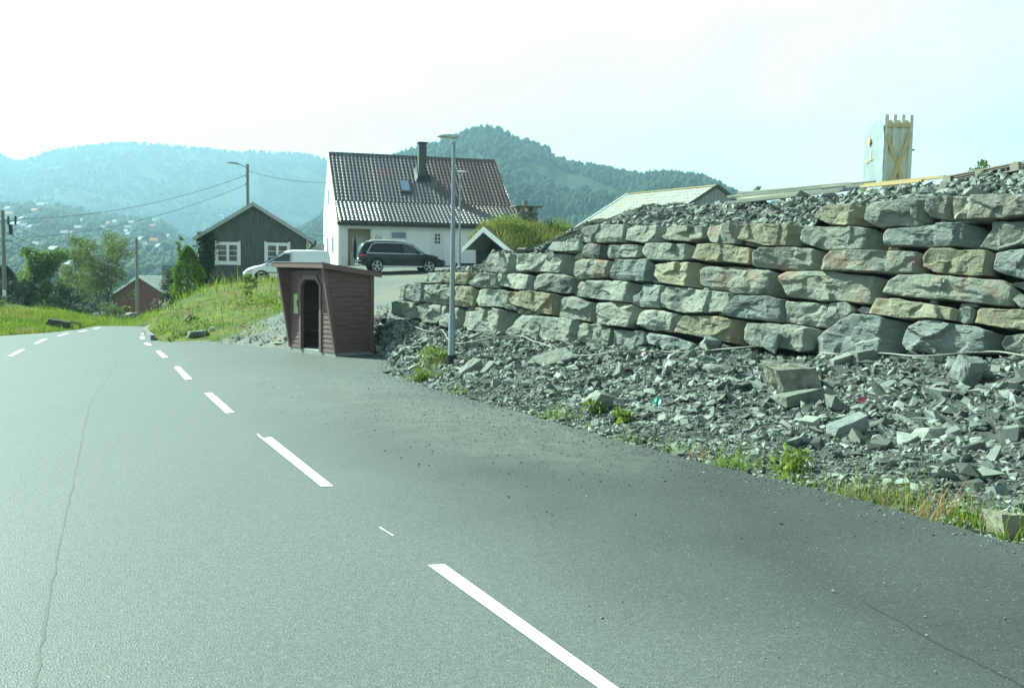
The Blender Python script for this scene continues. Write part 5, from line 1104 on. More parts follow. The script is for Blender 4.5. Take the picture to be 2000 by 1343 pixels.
def side_panel(st, poly, m, name, parent, sgn, d=.012):
    big = []                                           # subdivide the outline, fill by fan around centre
    for i in range(len(poly)):
        p, q = poly[i], poly[(i + 1) % len(poly)]
        for k in range(6): big.append((p[0] + (q[0] - p[0]) * k / 6, p[1] + (q[1] - p[1]) * k / 6))
    c = (sum(p[0] for p in poly) / len(poly), sum(p[1] for p in poly) / len(poly)); V = []
    rings = (1, .75, .45, .2)
    for s in rings:
        for p in big: x, z = c[0] + (p[0] - c[0]) * s, c[1] + (p[1] - c[1]) * s; V.append((x, sgn * (side_y(st, x, z) + (d if s < 1 else d * .2)), z))
    V.append((c[0], sgn * (side_y(st, *c) + d), c[1])); n = len(big)
    F = [(i * n + k, i * n + (k + 1) % n, (i + 1) * n + (k + 1) % n, (i + 1) * n + k) for i in range(len(rings) - 1) for k in range(n)] + [((len(rings) - 1) * n + k, (len(rings) - 1) * n + (k + 1) % n, len(V) - 1) for k in range(n)]
    return mesh_obj(name, V, F, m, parent, smooth=180)
def wheel(parent, x, y, r, rim_r, sgn, spokes, rim_m):
    w_ = thing('wheel', None, None, (x, y, r)); w_.parent = parent
    prof = [(rim_r, -.11), (r - .03, -.12), (r, -.08), (r, .08), (r - .03, .12), (rim_r, .11)]; V = []; n = 32
    for k in range(n):
        th = 2 * math.pi * k / n; V += [(math.cos(th) * a, b, math.sin(th) * a) for a, b in prof]
    m_ = len(prof); F = [(k * m_ + i, k * m_ + (i + 1) % m_, ((k + 1) % n) * m_ + (i + 1) % m_, ((k + 1) % n) * m_ + i) for k in range(n) for i in range(m_)]
    mesh_obj('tyre', V, F, M['tyre'], w_, smooth=40)
    b = MB(); b.tube([(0, sgn * .05, 0), (0, sgn * .09, 0)], [rim_r * .2, rim_r * .2], 12)
    for k in range(spokes):
        th = 2 * math.pi * k / spokes + .3
        for e in (-.13, .13): b.bar((math.cos(th) * rim_r * .12, sgn * .08, math.sin(th) * rim_r * .12), (math.cos(th + e) * rim_r * .97, sgn * .09, math.sin(th + e) * rim_r * .97), .045, .03)
    V = []; pr2 = [(rim_r * .9, sgn * .08), (rim_r * 1.01, sgn * .08), (rim_r * 1.01, sgn * .115), (rim_r * .9, sgn * .105)]
    for k in range(n): th = 2 * math.pi * k / n; V += [(math.cos(th) * a, c, math.sin(th) * a) for a, c in pr2]
    b.add(V, [(k * 4 + i, k * 4 + (i + 1) % 4, ((k + 1) % n) * 4 + (i + 1) % 4, ((k + 1) % n) * 4 + i) for k in range(n) for i in range(4)])
    b.build('rim', rim_m, w_, smooth=30)
    d = MB(); d.tube([(0, -.06, 0), (0, sgn * .02, 0)], [rim_r * .95, rim_r * .95], 24); d.build('hub', M['black_metal'], w_)
    return w_
def arch(parent, x, r, sgn, st, z):
    V = [(x, sgn * (side_y(st, x, z + r * .3) + .006), z)]; n = 22
    for k in range(n + 1): th = math.pi * (k / n) * 1.16 - .25; px_, pz_ = x + math.cos(th) * r, z + math.sin(th) * r; V.append((px_, sgn * (side_y(st, px_, max(pz_, .34)) + .006), pz_))
    return mesh_obj('wheel_arch', V, [(0, k + 1, k + 2) for k in range(n)], M['tyre'], parent)
carp = mat('black_car_paint', (.006, .011, .014), rough=.25, spec=.35, coat=.25)
vanp = mat('white_van_paint', (.86, .88, .88), rough=.3, spec=.5, coat=.4)
M['tint'] = mat('tinted_glass', (.012, .016, .018), rough=.05, spec=.7)
M['carglass'] = mat('car_glass', (.05, .075, .08), rough=.05, spec=.6)
M['lamp_clear'] = mat('headlamp_glass', (.5, .55, .56), rough=.1, spec=.9)
M['lamp_red'] = mat('tail_lamp', (.35, .02, .02), rough=.15, spec=.7)
SUVS = [(0, .58, 1.02, 1.10, .78, .80, .70), (.05, .46, 1.06, 1.42, .88, .90, .68), (.20, .40, 1.10, 1.70, .92, .95, .66), (.50, .36, 1.12, 1.79, .95, .97, .69), (1.5, .33, 1.11, 1.84, .96, .975, .71), (2.5, .33, 1.09, 1.82, .96, .975, .71), (3.05, .33, 1.08, 1.70, .96, .97, .70),
        (3.55, .33, 1.07, 1.36, .96, .97, .72), (3.85, .33, 1.06, 1.13, .96, .965, .80), (4.3, .34, 1.01, 1.08, .95, .95, .80), (4.75, .36, .93, 1.00, .92, .92, .74), (5.0, .40, .80, .88, .82, .84, .66), (5.10, .50, .70, .76, .70, .72, .55)]
def build_suv():
    th_ = math.atan2(.28, .96); r_ = at(703.5, 525, 56.6); ux = Vector((.96, .28, 0)); uy = Vector((-.28, .96, 0))
    near = r_ ; o = near + uy * .97; w1 = at(745, 532, 56.9)
    T = thing('suv', 'black estate-like suv with silver star-spoked wheels parked in front of the white house', 'car', (o.x, o.y, w1.z), th_)
    car_body('body', SUVS, carp, T)
    for s in (-1, 1):
        side_panel(SUVS, [(.42, 1.16), (.75, 1.62), (.95, 1.68), (1.52, 1.70), (1.52, 1.13)], M['tint'], 'window', T, s)
        side_panel(SUVS, [(1.58, 1.13), (1.58, 1.70), (2.46, 1.69), (2.50, 1.12)], M['tint'], 'window', T, s)
        side_panel(SUVS, [(2.56, 1.12), (2.53, 1.69), (2.90, 1.63), (3.25, 1.46), (3.58, 1.22), (3.62, 1.11)], M['carglass'], 'window', T, s)
        tr = MB(); P = [(.40, 1.13), (.72, 1.645), (.95, 1.71), (1.55, 1.73), (2.5, 1.715), (2.92, 1.655), (3.28, 1.475), (3.62, 1.215), (3.72, 1.09), (2.5, 1.10), (1.5, 1.11), (.40, 1.13)]
        tr.tube([(x, s * (side_y(SUVS, x, z) + .014), z) for x, z in P], .027, 6); tr.build('window_trim', M['chrome'], T, smooth=60)
        MB().tube([(.55, s * .66, 1.80), (.8, s * .67, 1.875), (2.4, s * .67, 1.875), (2.85, s * .66, 1.79)], .035, 6).build('roof_rail', M['chrome'], T, smooth=60)
        MB().box(1.25, 3.7, s * .95 - .05, s * .95 + .05, .33, .40).build('side_step', M['chrome'], T, bevel=.015)
        MB().box(1.35, 3.55, s * .985 - .008, s * .985 + .008, .60, .64).build('door_moulding', M['black_metal'], T)
        mi = MB(); mi.box(3.28, 3.46, min(s * .96, s * 1.18), max(s * .96, s * 1.18), 1.10, 1.28); mi.build('mirror', carp, T, bevel=.03)
        for x in (.98, 4.055): arch(T, x, .455, s, SUVS, .43); wheel(T, x, s * .89, .385, .285, s, 5, M['alloy'])
        for x in (1.95, 2.95): MB().box(x, x + .18, s * .985 - .012, s * .985 + .02, .965, .99).build('handle', carp, T)
        side_panel(SUVS, [(.01, .90), (.02, 1.02), (.42, 1.05), (.40, .96)], M['lamp_red'], 'tail_lamp', T, s, .03)
        side_panel(SUVS, [(4.62, .86), (4.58, .97), (4.85, .93), (4.99, .80), (4.9, .74)], M['lamp_clear'], 'headlamp', T, s, .03)
    rw_ = MB(); rw_.prism([(.035, -.62, 1.20), (.035, .62, 1.20), (.185, .55, 1.64), (.185, -.55, 1.64)], [(.015, -.62, 1.21), (.015, .62, 1.21), (.165, .55, 1.65), (.165, -.55, 1.65)]); rw_.build('rear_window', M['carglass'], T)
    MB().box(-.09, .12, -.86, .86, .48, .66).build('bumper', carp, T, bevel=.04); MB().box(-.10, .1, -.84, .84, .44, .475).build('bumper_trim', M['chrome'], T)
    MB().box(-.02, .0, -.26, .26, .74, .86).build('number_plate', M['white_paint'], T)
    ws = MB(); ws.prism([(3.10, -.62, 1.66), (3.10, .62, 1.66), (3.84, .72, 1.12), (3.84, -.72, 1.12)], [(3.115, -.62, 1.685), (3.115, .62, 1.685), (3.87, .72, 1.14), (3.87, -.72, 1.14)]); ws.build('windscreen', M['glass'], T)
    MB().box(5.02, 5.12, -.45, .45, .50, .78).build('grille', M['chrome'], T, bevel=.02)
    return T
build_suv()
VANS = [(0, .45, 1.0, 1.30, .78, .80, .66), (.05, .36, 1.0, 1.66, .83, .85, .66), (.18, .32, 1.0, 1.80, .84, .87, .68), (1.0, .30, 1.0, 1.84, .85, .88, .70), (1.95, .30, 1.0, 1.82, .85, .88, .70), (2.3, .30, .99, 1.75, .85, .88, .69), (2.75, .30, .98, 1.50, .85, .875, .68), (3.2, .30, .97, 1.18, .85, .87, .70),
        (3.45, .30, .96, 1.04, .85, .865, .74), (3.9, .32, .86, .95, .83, .84, .70), (4.2, .36, .72, .82, .76, .77, .60), (4.38, .42, .60, .66, .62, .64, .5)]
def build_van():
    f = at(468, 545, 49.5); hd = Vector((-.985, -.17, 0)); o = f - hd * 4.38 + Vector((-hd.y, hd.x, 0)) * -.0
    zg = 1.8 - (555.5 - 514) / F_PX * 50
    T = thing('van', 'small white panel van parked nose-left in front of the weathered cabin', 'van', (o.x, o.y + .85, zg), math.atan2(hd.y, hd.x))
    car_body('body', VANS, vanp, T)
    for s in (-1, 1):
        side_panel(VANS, [(2.02, 1.06), (2.02, 1.62), (2.28, 1.60), (2.72, 1.40), (3.12, 1.10), (3.16, 1.03)], M['carglass'], 'window', T, s)
        MB().tube([(x, s * (side_y(VANS, x, z) + .012), z) for x, z in ((1.98, 1.03), (1.98, 1.65), (2.28, 1.635), (2.76, 1.42), (3.2, 1.06), (3.24, 1.0), (1.98, 1.03))], .014, 6).build('window_seal', M['black_metal'], T)
        MB().box(1.0, 3.2, s * .868 - .01, s * .868 + .014, .62, .67).build('side_moulding', M['black_metal'], T)
        MB().box(2.72, 2.86, min(s * .86, s * 1.08), max(s * .86, s * 1.08), 1.0, 1.22).build('mirror', M['black_metal'], T, bevel=.03)
        for x in (.72, 3.42): arch(T, x, .40, s, VANS, .36); wheel(T, x, s * .78, .31, .2, s, 7, M['alloy'])
        side_panel(VANS, [(3.95, .66), (3.86, .80), (4.05, .80), (4.22, .68), (4.2, .62)], M['lamp_clear'], 'headlamp', T, s, .02)
        MB().box(1.9, 2.05, s * .885 - .02, s * .885 + .02, .84, .88).build('handle', M['black_metal'], T)
        MB().box(1.915, 1.925, s * .872 - .014, s * .872 + .006, .36, 1.72).build('door_gap', M['black_metal'], T)
    MB().prism([(2.34, -.62, 1.73), (2.34, .62, 1.73), (3.42, .70, 1.06), (3.42, -.70, 1.06)], [(2.36, -.62, 1.755), (2.36, .62, 1.755), (3.44, .70, 1.085), (3.44, -.70, 1.085)]).build('windscreen', M['glass'], T)
    MB().box(4.2, 4.42, -.62, .62, .32, .5).build('bumper', M['black_metal'], T, bevel=.04)
build_van()

# ------------------------------------------------------------------ white fence, planter by the house
a, b_ = at(607, 500, 62), at(631, 500, 62); fz = at(619, 476, 62).z
fe = thing('board_fence', 'white upright-board fence between the cabin and the white house', 'fence', (a.x, a.y, 1.2), math.atan2(b_.y - a.y, b_.x - a.x)); fl = (b_ - a).length
g = MB(); x = 0
while x < fl: g.box(x, x + .11, 0, .025, -.4, fz - 1.2); x += .125
g.build('board_panel', M['white_paint'], fe); MB().box(0, fl, .026, .07, .2, .3).build('rail', M['white_paint'], fe)
p = at(637, 508, 61); MB_ = thing('planter', 'brown planter box beside the white house corner', 'planter', (p.x, p.y, 1.0))
MB().box(-.28, .28, -.25, .25, 0, .72).build('box', M['stain'], MB_, bevel=.02); MB().box(-.22, .22, -.2, .2, .721, .76).build('soil', M['soil'], MB_)

# ================================================================== POLES AND WIRES
M['pole'] = mat('old_pole_wood', (.17, .165, .145), (.27, .265, .24), 3, .9, .3, 20, stretch=(8, 8, .6))
M['cable'] = mat('cable', (.03, .035, .035), rough=.6)
def pole(label, px, top, Y, base_z, r0=.14, r1=.10):
    t = at(px, top, Y); T = thing('utility_pole', label, 'utility pole', (t.x, t.y, base_z)); H = t.z - base_z
    MB().tube([(0, 0, -1), (0, 0, H)], [r0, r1], 10).build('pole', M['pole'], T, smooth=50); return T, H
T, H = pole('wooden utility pole with a street light arm rising behind the weathered cabin', 483.5, 321, 68, .3)
ar = MB(); ar.tube([(0, 0, H - .25), (-.35, 0, H - .08), (-.75, 0, H + .02)], .03, 8); ar.build('lamp_arm', M['galv'], T, smooth=60)
MB().prism_y([(-1.42, H + .08), (-.68, H + .0), (-.6, H + .06), (-.8, H + .12), (-1.4, H + .13)], -.11, .11).build('lamp_head', M['galv'], T, bevel=.02)
for dz in (.78, 1.32): MB().tube([(-.13, 0, H - dz - .08), (-.13, 0, H - dz + .08)], [.06, .04], 8).tube([(-.13, 0, H - dz), (0, 0, H - dz)], .015, 6).build('insulator', mat('porcelain', (.55, .55, .5), rough=.3), T)
T, H2 = pole('grey wooden utility pole standing in front of the red barn', 266.5, 465, 92, at(262, 624, 92).z, .17, .13)
for dz in (.5, 1.0, 1.5): MB().tube([(.15, 0, H2 - dz), (.15, 0, H2 - dz + .16)], .05, 6).build('insulator', bpy.data.materials['porcelain'], T)
T, H3 = pole('utility pole with wires and brackets at the left edge of the picture', 5, 411, 62, at(5, 612, 62).z, .15, .11)
br_ = MB(); br_.bar((-.5, 0, H3 - .65), (.9, 0, H3 - .65), .08); br_.bar((-.5, 0, H3 - 1.9), (.55, 0, H3 - 1.9), .07); br_.build('cross_arm', M['pole'], T)
for dx in (-.3, .35, .8): MB().tube([(dx, 0, H3 - .9), (dx, 0, H3 - .35)], .06, 7).build('insulator', M['cable'], T)
MB().tube([(.45, .1, H3 - 1.5), (.42, .1, H3 - .9)], .12, 9).build('junction_box', M['cable'], T)
MB().box(-.06, .16, -.17, -.15, 1.1, 1.5).build('pole_sign', M['white_paint'], T)
def wire(label, a, b, sag, r=.014):
    P = []
    for k in range(25): f = k / 24; p = a.lerp(b, f); p.z -= sag * 4 * f * (1 - f); P.append(p)
    o = MB().tube(P, r, 5).build('power_line', M['cable'], None, smooth=180); return tag(center_origin(o), label, 'wire', 'overhead wires between the poles')
ap = lambda px, py, Y: at(px, py, Y)
wire('upper wire from the left-edge pole to the lamp pole behind the cabin', ap(8, 428, 62), ap(481, 342, 68), .75)
wire('lower wire from the lamp pole behind the cabin sagging down towards the birches', ap(479, 361, 68), ap(30, 465, 66), .75)
wire('wire from the lamp pole behind the cabin to the white house gable', ap(486, 334, 68), ap(650, 356, 66), .25)
wire('topmost of the wires falling from the left-edge pole towards the barn pole', ap(10, 434, 62), ap(266, 474, 92), .9)
wire('second of the wires falling from the left-edge pole towards the barn pole', ap(8, 453, 62), ap(266, 484, 92), 1.1)
wire('lowest of the wires falling from the left-edge pole towards the barn pole', ap(6, 464, 62), ap(265, 494, 92), 1.3)
wire('upper wire from the barn pole towards the cabin corner', ap(268, 478, 92), ap(392, 478, 60), .3)
wire('lower wire from the barn pole towards the cabin corner', ap(268, 495, 92), ap(390, 490, 60), .5)
wire('slanting stay wire in front of the hillside left of the thuja', ap(200, 534, 88), ap(352, 505, 84), .15)
wire('short wire between the cabin roof and the white house', ap(600, 456, 60), ap(655, 459, 66), .1)

# ================================================================== BUILDING SITE ON THE FILL
def on_fill(px, py): h = bvh_p.ray_cast(O, ray(px, py).normalized()); return h[0]
ta_, tb_ = at(1722, 357, 27), at(1783, 355, 27)
XF = Frame((ta_.x, ta_.y, at(1722, 362, 27).z - .6), math.atan2(.02, 1))
sh2 = thing('panel_crate', 'upright crate of ribbed steel panels with wooden cross braces, one side wrapped in plastic', 'crate', XF.o, XF.rz)
tx0, tx1 = XF.hit_y(1727, 290).x, XF.hit_y(1783, 290).x; tzt = XF.hit_y(1755, 224).z; xm = tx1 - tx0
st_m = mat('ribbed_steel', (.74, .76, .58), (.58, .62, .50), 3, .45, metal=.0, spec=.5)
V = []; npx = 7; prof = []
per = xm / 3.5
for k in range(8):
    x = tx0 + k * per / 2
    if k % 2 == 0: prof += [(x, 0.0, 1), (min(x + per * .42, tx1), 0.0, 1)]
    else: prof += [(x, .05, 0), (min(x + per * .42, tx1), .05, 0)]
for x, y, hi in prof: zt_ = tzt if hi else tzt - .14; V += [(x, y, -.8), (x, y, zt_), (x, y + .012, zt_), (x, y + .012, -.8)]
F = []
for i in range(len(prof) - 1):
    a, b_ = i * 4, (i + 1) * 4; F += [(a, b_, b_ + 1, a + 1), (a + 1, b_ + 1, b_ + 2, a + 2), (a + 2, b_ + 2, b_ + 3, a + 3)]
mesh_obj('ribbed_panel', V, F, st_m, sh2)
W2 = 1.15
MB().box(tx0 + .03, tx1 - .02, .13, W2, -.8, tzt - .28).build('panel_stack', mat('stack_edges', (.48, .54, .52), (.36, .42, .4), 12, .5, stretch=(14, 14, .3)), sh2)
wf_ = mat('plastic_wrap', (.30, .33, .325), (.18, .235, .235), 2.2, .45, .35, 5, spec=.6, stretch=(1, 1, .5), bdist=.05)
V = []; xl = XF.loc(at(1689, 295, 28.4)); ny_, nz2 = 14, 22
for j in range(nz2):
    for i in range(ny_):
        f = i / (ny_ - 1); z = -.8 + (tzt - .05 + .8) * j / (nz2 - 1) * (1 - .05 * f) ; x = tx0 - .02 + (xl.x - tx0) * f; y = xl.y * f; d = .025 * noise.fractal(Vector((f * 3, z * 2, 5)), 1, 2, 4); V.append((x + d, y - d, z))
mesh_obj('plastic_cover', V, grid_faces(nz2, ny_), wf_, sh2, smooth=180)
om = mat('orange_print', (.65, .20, .07), (.75, .42, .28), 8, .6)
def wrap_mark(f0, z0, pts, name):
    P = []
    for a, c in pts: f = f0 + a; P.append((tx0 - .02 + (xl.x - tx0) * f - .05 * 1, xl.y * f - .05, z0 + c))
    mesh_obj(name, P + [(p[0] - .004, p[1] - .004, p[2]) for p in P], [tuple(range(len(P))), tuple(range(len(P), 2 * len(P)))], om, sh2)
wrap_mark(.72, tzt - .62, [(-.10, 0), (0, -.13), (.10, 0), (0, .14)], 'printed_mark')
wrap_mark(.70, tzt - 1.12, [(-.16, -.015), (.2, -.05), (.2, -.02), (-.16, .015)], 'printed_mark')
wrap_mark(.70, tzt - .95, [(-.10, -.12), (-.075, -.12), (-.075, .14), (-.10, .14)], 'printed_mark')
pine = mat('pine_boards', (.62, .45, .20), (.70, .54, .27), 4, .7, .1, 20, stretch=(1, 6, 6))
pale = mat('fresh_planks', (.74, .70, .52), (.80, .77, .62), 3, .6, .15, 16, stretch=(.4, 6, 6))
def brace(p, q, y=-.02, w=.1): a_, c_ = XF.hit_y(*p), XF.hit_y(*q); MB().bar((a_.x, y, a_.z), (c_.x, y, c_.z), .03, w).build('wooden_brace', pine, sh2)
brace((1731, 245), (1778, 244.5)); brace((1731, 260), (1764, 362), -.02); brace((1778, 259), (1738, 362), -.052)
MB().box(tx1, tx1 + .14, .2, .3, XF.hit_y(1785, 292).z, XF.hit_y(1785, 292).z + .03).build('bracket', M['dark_trim'], sh2)
# planks lying on the fill
def plank(a, b_, w_, h, m, label='long pale plank in the pile of planks lying on the rubble', grp='planks piled on the rubble'):
    o = MB().bar(a, b_, w_, h).build('plank', m); return tag(center_origin(o), label, 'plank', grp)
for k in range(9):
    l, r_ = 1420 + (k * 37) % 46, 1640 + (k * 53) % 100; ya = 396 - k * 2.3; f = (r_ - 1420) / 290; yb = ya + ((365.5 - k * 1.35) - ya) * f
    plank(at(l, ya, 20.9 + k * .13), at(r_, yb, 20.1 + k * .12), .12, .055, pale if k % 3 != 1 else bpy.data.materials['grey_planks'])
plank(at(1690, 361, 19.6), at(1846, 345, 18.4), .10, .05, pine, 'yellow batten lying on the rubble below the panel crate', None)
plank(at(1682, 364.5, 19.4), at(1802, 353, 18.4), .10, .05, pine, 'shorter yellow batten under the longer batten by the panel crate', None)
# pallet
pp = at(1842, 347, 17.6); pq = at(1990, 318, 16.4); pd = (pq - pp); PF = Frame(pp + Vector((0, 0, -.12)), math.atan2(pd.y, pd.x)); pitch_ = math.atan2(pd.z, Vector((pd.x, pd.y, 0)).length)
pt = thing('pallet', 'grey wooden pallet lying tilted on top of the rubble', 'pallet', PF.o); pt.rotation_euler = (0, -pitch_, PF.rz)
pl_l = pd.length; pm = mat('pallet_wood', (.24, .21, .16), (.34, .30, .24), 5, .85, .3, 20, stretch=(1, 8, 8))
for k in range(3):
    for j in range(3): MB().box((pl_l - .15) * k / 2, (pl_l - .15) * k / 2 + .15, j * .42, j * .42 + .1, .022, .118).build('block', pm, pt)
for j in range(5): MB().box(0, pl_l, j * .205, j * .205 + .13, .119, .142).build('deck_board', pm, pt)
for j in range(3): MB().box(0, pl_l, j * .42, j * .42 + .1, -.001, .021).build('bottom_board', pm, pt)
# weathered boards sticking out by the hut
o = MB().bar(wpx(990, 482, -.5) + Vector((0, 0, .02)), wpx(1010, 492, -.1) + Vector((0, 0, .03)), .2, .1).build('plank', M['weath']); tag(center_origin(o), 'grey weathered beam end lying on the wall top in front of the hut', 'plank')
a_, c_ = wpx(1026, 482, -.9), wpx(1066, 468, -1.1); o = MB().bar(a_, c_, .16, .09).build('plank', M['pole']); tag(center_origin(o), 'slanting grey board resting on the stones right of the hut gable', 'plank')

# ================================================================== HOSE AND LITTER
hose = [(766, 606), (781, 618), (790, 626), (800, 640), (815, 648), (832, 654), (852, 656), (862, 652), (870, 662), (880, 676), (905, 679), (960, 669), (1000, 665), (1022, 666), (1040, 675), (1060, 681), (1090, 693), (1105, 702), (1130, 705), (1165, 703), (1200, 698), (1250, 697), (1300, 698), (1350, 699), (1400, 694), (1450, 690), (1490, 687), (1530, 688), (1570, 696), (1620, 703), (1660, 704), (1700, 702), (1740, 704), (1790, 709), (1850, 706), (1900, 702), (1950, 701), (2000, 709), (2060, 714)]
P = []
for px, py in hose:
    p = spot(px, py); P.append(p + Vector((0, 0, .105)))
Q = []
for i in range(len(P) - 1):
    a, b_, c, d = P[max(i - 1, 0)], P[i], P[i + 1], P[min(i + 2, len(P) - 1)]
    for k in range(4):
        t = k / 4; Q.append(.5 * ((2 * b_) + (c - a) * t + (2 * a - 5 * b_ + 4 * c - d) * t * t + (3 * b_ - a - 3 * c + d) * t ** 3))
o = MB().tube(Q, .014, 7).build('hose', mat('pale_hose', (.30, .29, .25), (.24, .235, .20), 5, .6), None, smooth=180); tag(center_origin(o), 'long pale hose snaking along the rubble at the foot of the wall', 'hose')
p = spot(1263, 699); T = thing('drink_bottle', 'small crushed white and red bottle lying beside the hose', 'bottle', p + Vector((0, 0, .06)), .3)
MB().tube([(-.09, 0, 0), (-.05, 0, .01), (.05, 0, 0), (.08, 0, 0)], [.034, .04, .038, .03], 9).build('bottle', M['white_paint'], T, smooth=60); MB().tube([(-.04, 0, .01), (.02, 0, .005)], [.042, .041], 9).build('wrapper', mat('red_wrapper', (.5, .07, .06), rough=.5), T, smooth=60)
p = spot(1281, 797); V = []
for j in range(4):
    for i in range(4): V.append((p.x + (i - 1.5) * .04 + .01 * math.sin(j * 2), p.y + (j - 1.5) * .03, p.z + .07 + .03 * math.sin(i * 2.3 + j) + .02 * j))
o = mesh_obj('plastic_scrap', V + [(v[0], v[1], v[2] - .004) for v in V], [tuple(f) for f in grid_faces(4, 4)] + [tuple(f + 16) for f in grid_faces(4, 4)], mat('green_plastic', (.02, .35, .24), rough=.4)); tag(center_origin(o), 'scrap of bright green plastic on the rubble', 'litter')
p = spot(1683, 792); o = MB().prism([p + Vector(v) for v in ((-.05, 0, .05), (.06, .01, .05), (.05, .05, .09), (-.03, .04, .1))], [p + Vector(v) for v in ((-.05, 0, .055), (.06, .01, .055), (.05, .05, .095), (-.03, .04, .105))]).build('paper_scrap', bpy.data.materials['red_wrapper']); tag(center_origin(o), 'scrap of red wrapping on the rubble below the big wall boulder', 'litter')
# kerb where the road bends behind the bank
for k in range(7):
    a, b_ = [(299, 664.5), (292, 660), (287, 655), (284.5, 651), (285.5, 647.8), (290, 644.6), (297, 641.5), (304, 639)][k:k + 2]; a, b_ = road(*a), road(*b_); s = .96
    o = MB().bar(a + Vector((0, 0, .05)), a.lerp(b_, s) + Vector((0, 0, .05)), .16, .26).build('kerb_stone', mat('kerb_granite', (.15, .155, .15), (.22, .225, .22), 6, .85, .3) if k == 0 else bpy.data.materials['kerb_granite']); tag(center_origin(o), 'dark kerb stone on the bend where the road passes the grass bank', 'kerb', 'kerb stones on the road bend')
# loose board on the gravel
o = MB().bar(on_ground(528, 671) + Vector((0, 0, .02)), on_ground(556, 669.5) + Vector((0, 0, .02)), .1, .025).build('plank', pale); tag(center_origin(o), 'thin pale board lying on the gravel left of the bus shelter', 'plank')

# ================================================================== VEGETATION
M['leaf_d'] = mat('dark_leaf', (.028, .055, .022), (.06, .10, .032), 1.1, .65, island=.4, trans=.3)
M['leaf_m'] = mat('mid_leaf', (.085, .155, .042), (.21, .29, .07), .9, .6, island=.4, trans=.5)
M['leaf_b'] = mat('birch_leaf', (.10, .15, .04), (.21, .26, .07), .9, .65, island=.35, trans=.35)
M['leaf_t'] = mat('thuja_leaf', (.08, .17, .02), (.18, .29, .03), 1.6, .7, island=.3, trans=.3)
M['needle'] = mat('pine_needles', (.022, .045, .022), (.045, .075, .03), 1.2, .7, island=.35, trans=.15)
M['bark'] = mat('bark', (.09, .08, .065), (.16, .15, .13), 6, .9, .5, 24, stretch=(4, 4, 1))
def crown_points(r_, clumps, n_per, cr):
    P = []
    for c, k in clumps:
        q = rng.normal(size=(int(n_per * k), 3)); q /= np.linalg.norm(q, axis=1)[:, None]; q *= (rng.uniform(.15, 1, len(q)) ** .5)[:, None]
        P.append(np.array(c) + q * np.array((cr * k, cr * k, cr * k * .75)))
    return np.concatenate(P)
def tree(name, label, base, H, Rx, m, seed, stems=1, crown0=.25, clumps=60, n_per=110, cr=.55, leaf=.055, open_=0, group=None, top=1.0, shape='oval', cat='tree'):
    r_ = random.Random(seed); T = thing(name, label, cat, base, r_.uniform(0, 6), group); limbs = MB(); C = []
    for s in range(stems):
        a0 = s * 2.4 + r_.uniform(0, 1); sp = .0 if stems == 1 else Rx * .35; tip = Vector((math.cos(a0) * sp * 1.3, math.sin(a0) * sp * 1.3, H * r_.uniform(.86, .97) if s else H * .95)); pts = []; q0 = Vector((math.cos(a0) * sp * .25, math.sin(a0) * sp * .25, -.4))
        for k in range(8): f = k / 7; p = q0.lerp(tip, f); p += Vector((noise.noise(Vector((f * 3, seed, s))), noise.noise(Vector((f * 3, s, seed + 5))), 0)) * Rx * .18 * f; pts.append(p)
        limbs.tube(pts, [max(.012, H * .016 / math.sqrt(stems) * 1.3 * (1 - .88 * k / 7)) for k in range(8)], 8)
        for k in range(16):
            f = crown0 + (1 - crown0) * (k + r_.random()) / 16 * .95; i = min(6, int(f * 7)); st = pts[i].lerp(pts[i + 1], f * 7 - i); th = r_.uniform(0, 6.28)
            hh = (f - crown0) / (1 - crown0); wd = {'oval': math.sin(math.pi * min(.97, .14 + .80 * hh)) ** .6, 'cone': (1.02 - hh) * .95 + .06, 'broad': math.sin(math.pi * min(.9, .3 + .6 * hh)) ** .5}[shape] * Rx * r_.uniform(.75, 1.05) / (1 if stems == 1 else 1.35)
            en = st + Vector((math.cos(th) * wd, math.sin(th) * wd, wd * r_.uniform(.15, .5))); mid_ = st.lerp(en, .5) + Vector((0, 0, wd * .08)); limbs.tube([st, mid_, en], [H * .0045, H * .003, .004], 5)
            for e in (.4, .7, 1.0): C.append((st.lerp(en, e) + Vector((r_.gauss(0, .1), r_.gauss(0, .1), r_.gauss(0, .1))) * Rx, r_.uniform(.55, 1.1)))
        C.append((pts[-1], .6))
    r_.shuffle(C); C = C[:clumps]
    P = crown_points(r_, C, n_per, cr); P[:, 2] = np.minimum(P[:, 2], H * 1.03); P = P[P[:, 2] > H * crown0 * .35]
    limbs.build('trunk', M['bark'], T, smooth=60); V, F = leaf_quads(P, rng.uniform(leaf * .6, leaf * 1.3, len(P))); mesh_obj('crown', V, F, m, T); return T
g = lambda px, py, Y: at(px, py, Y)
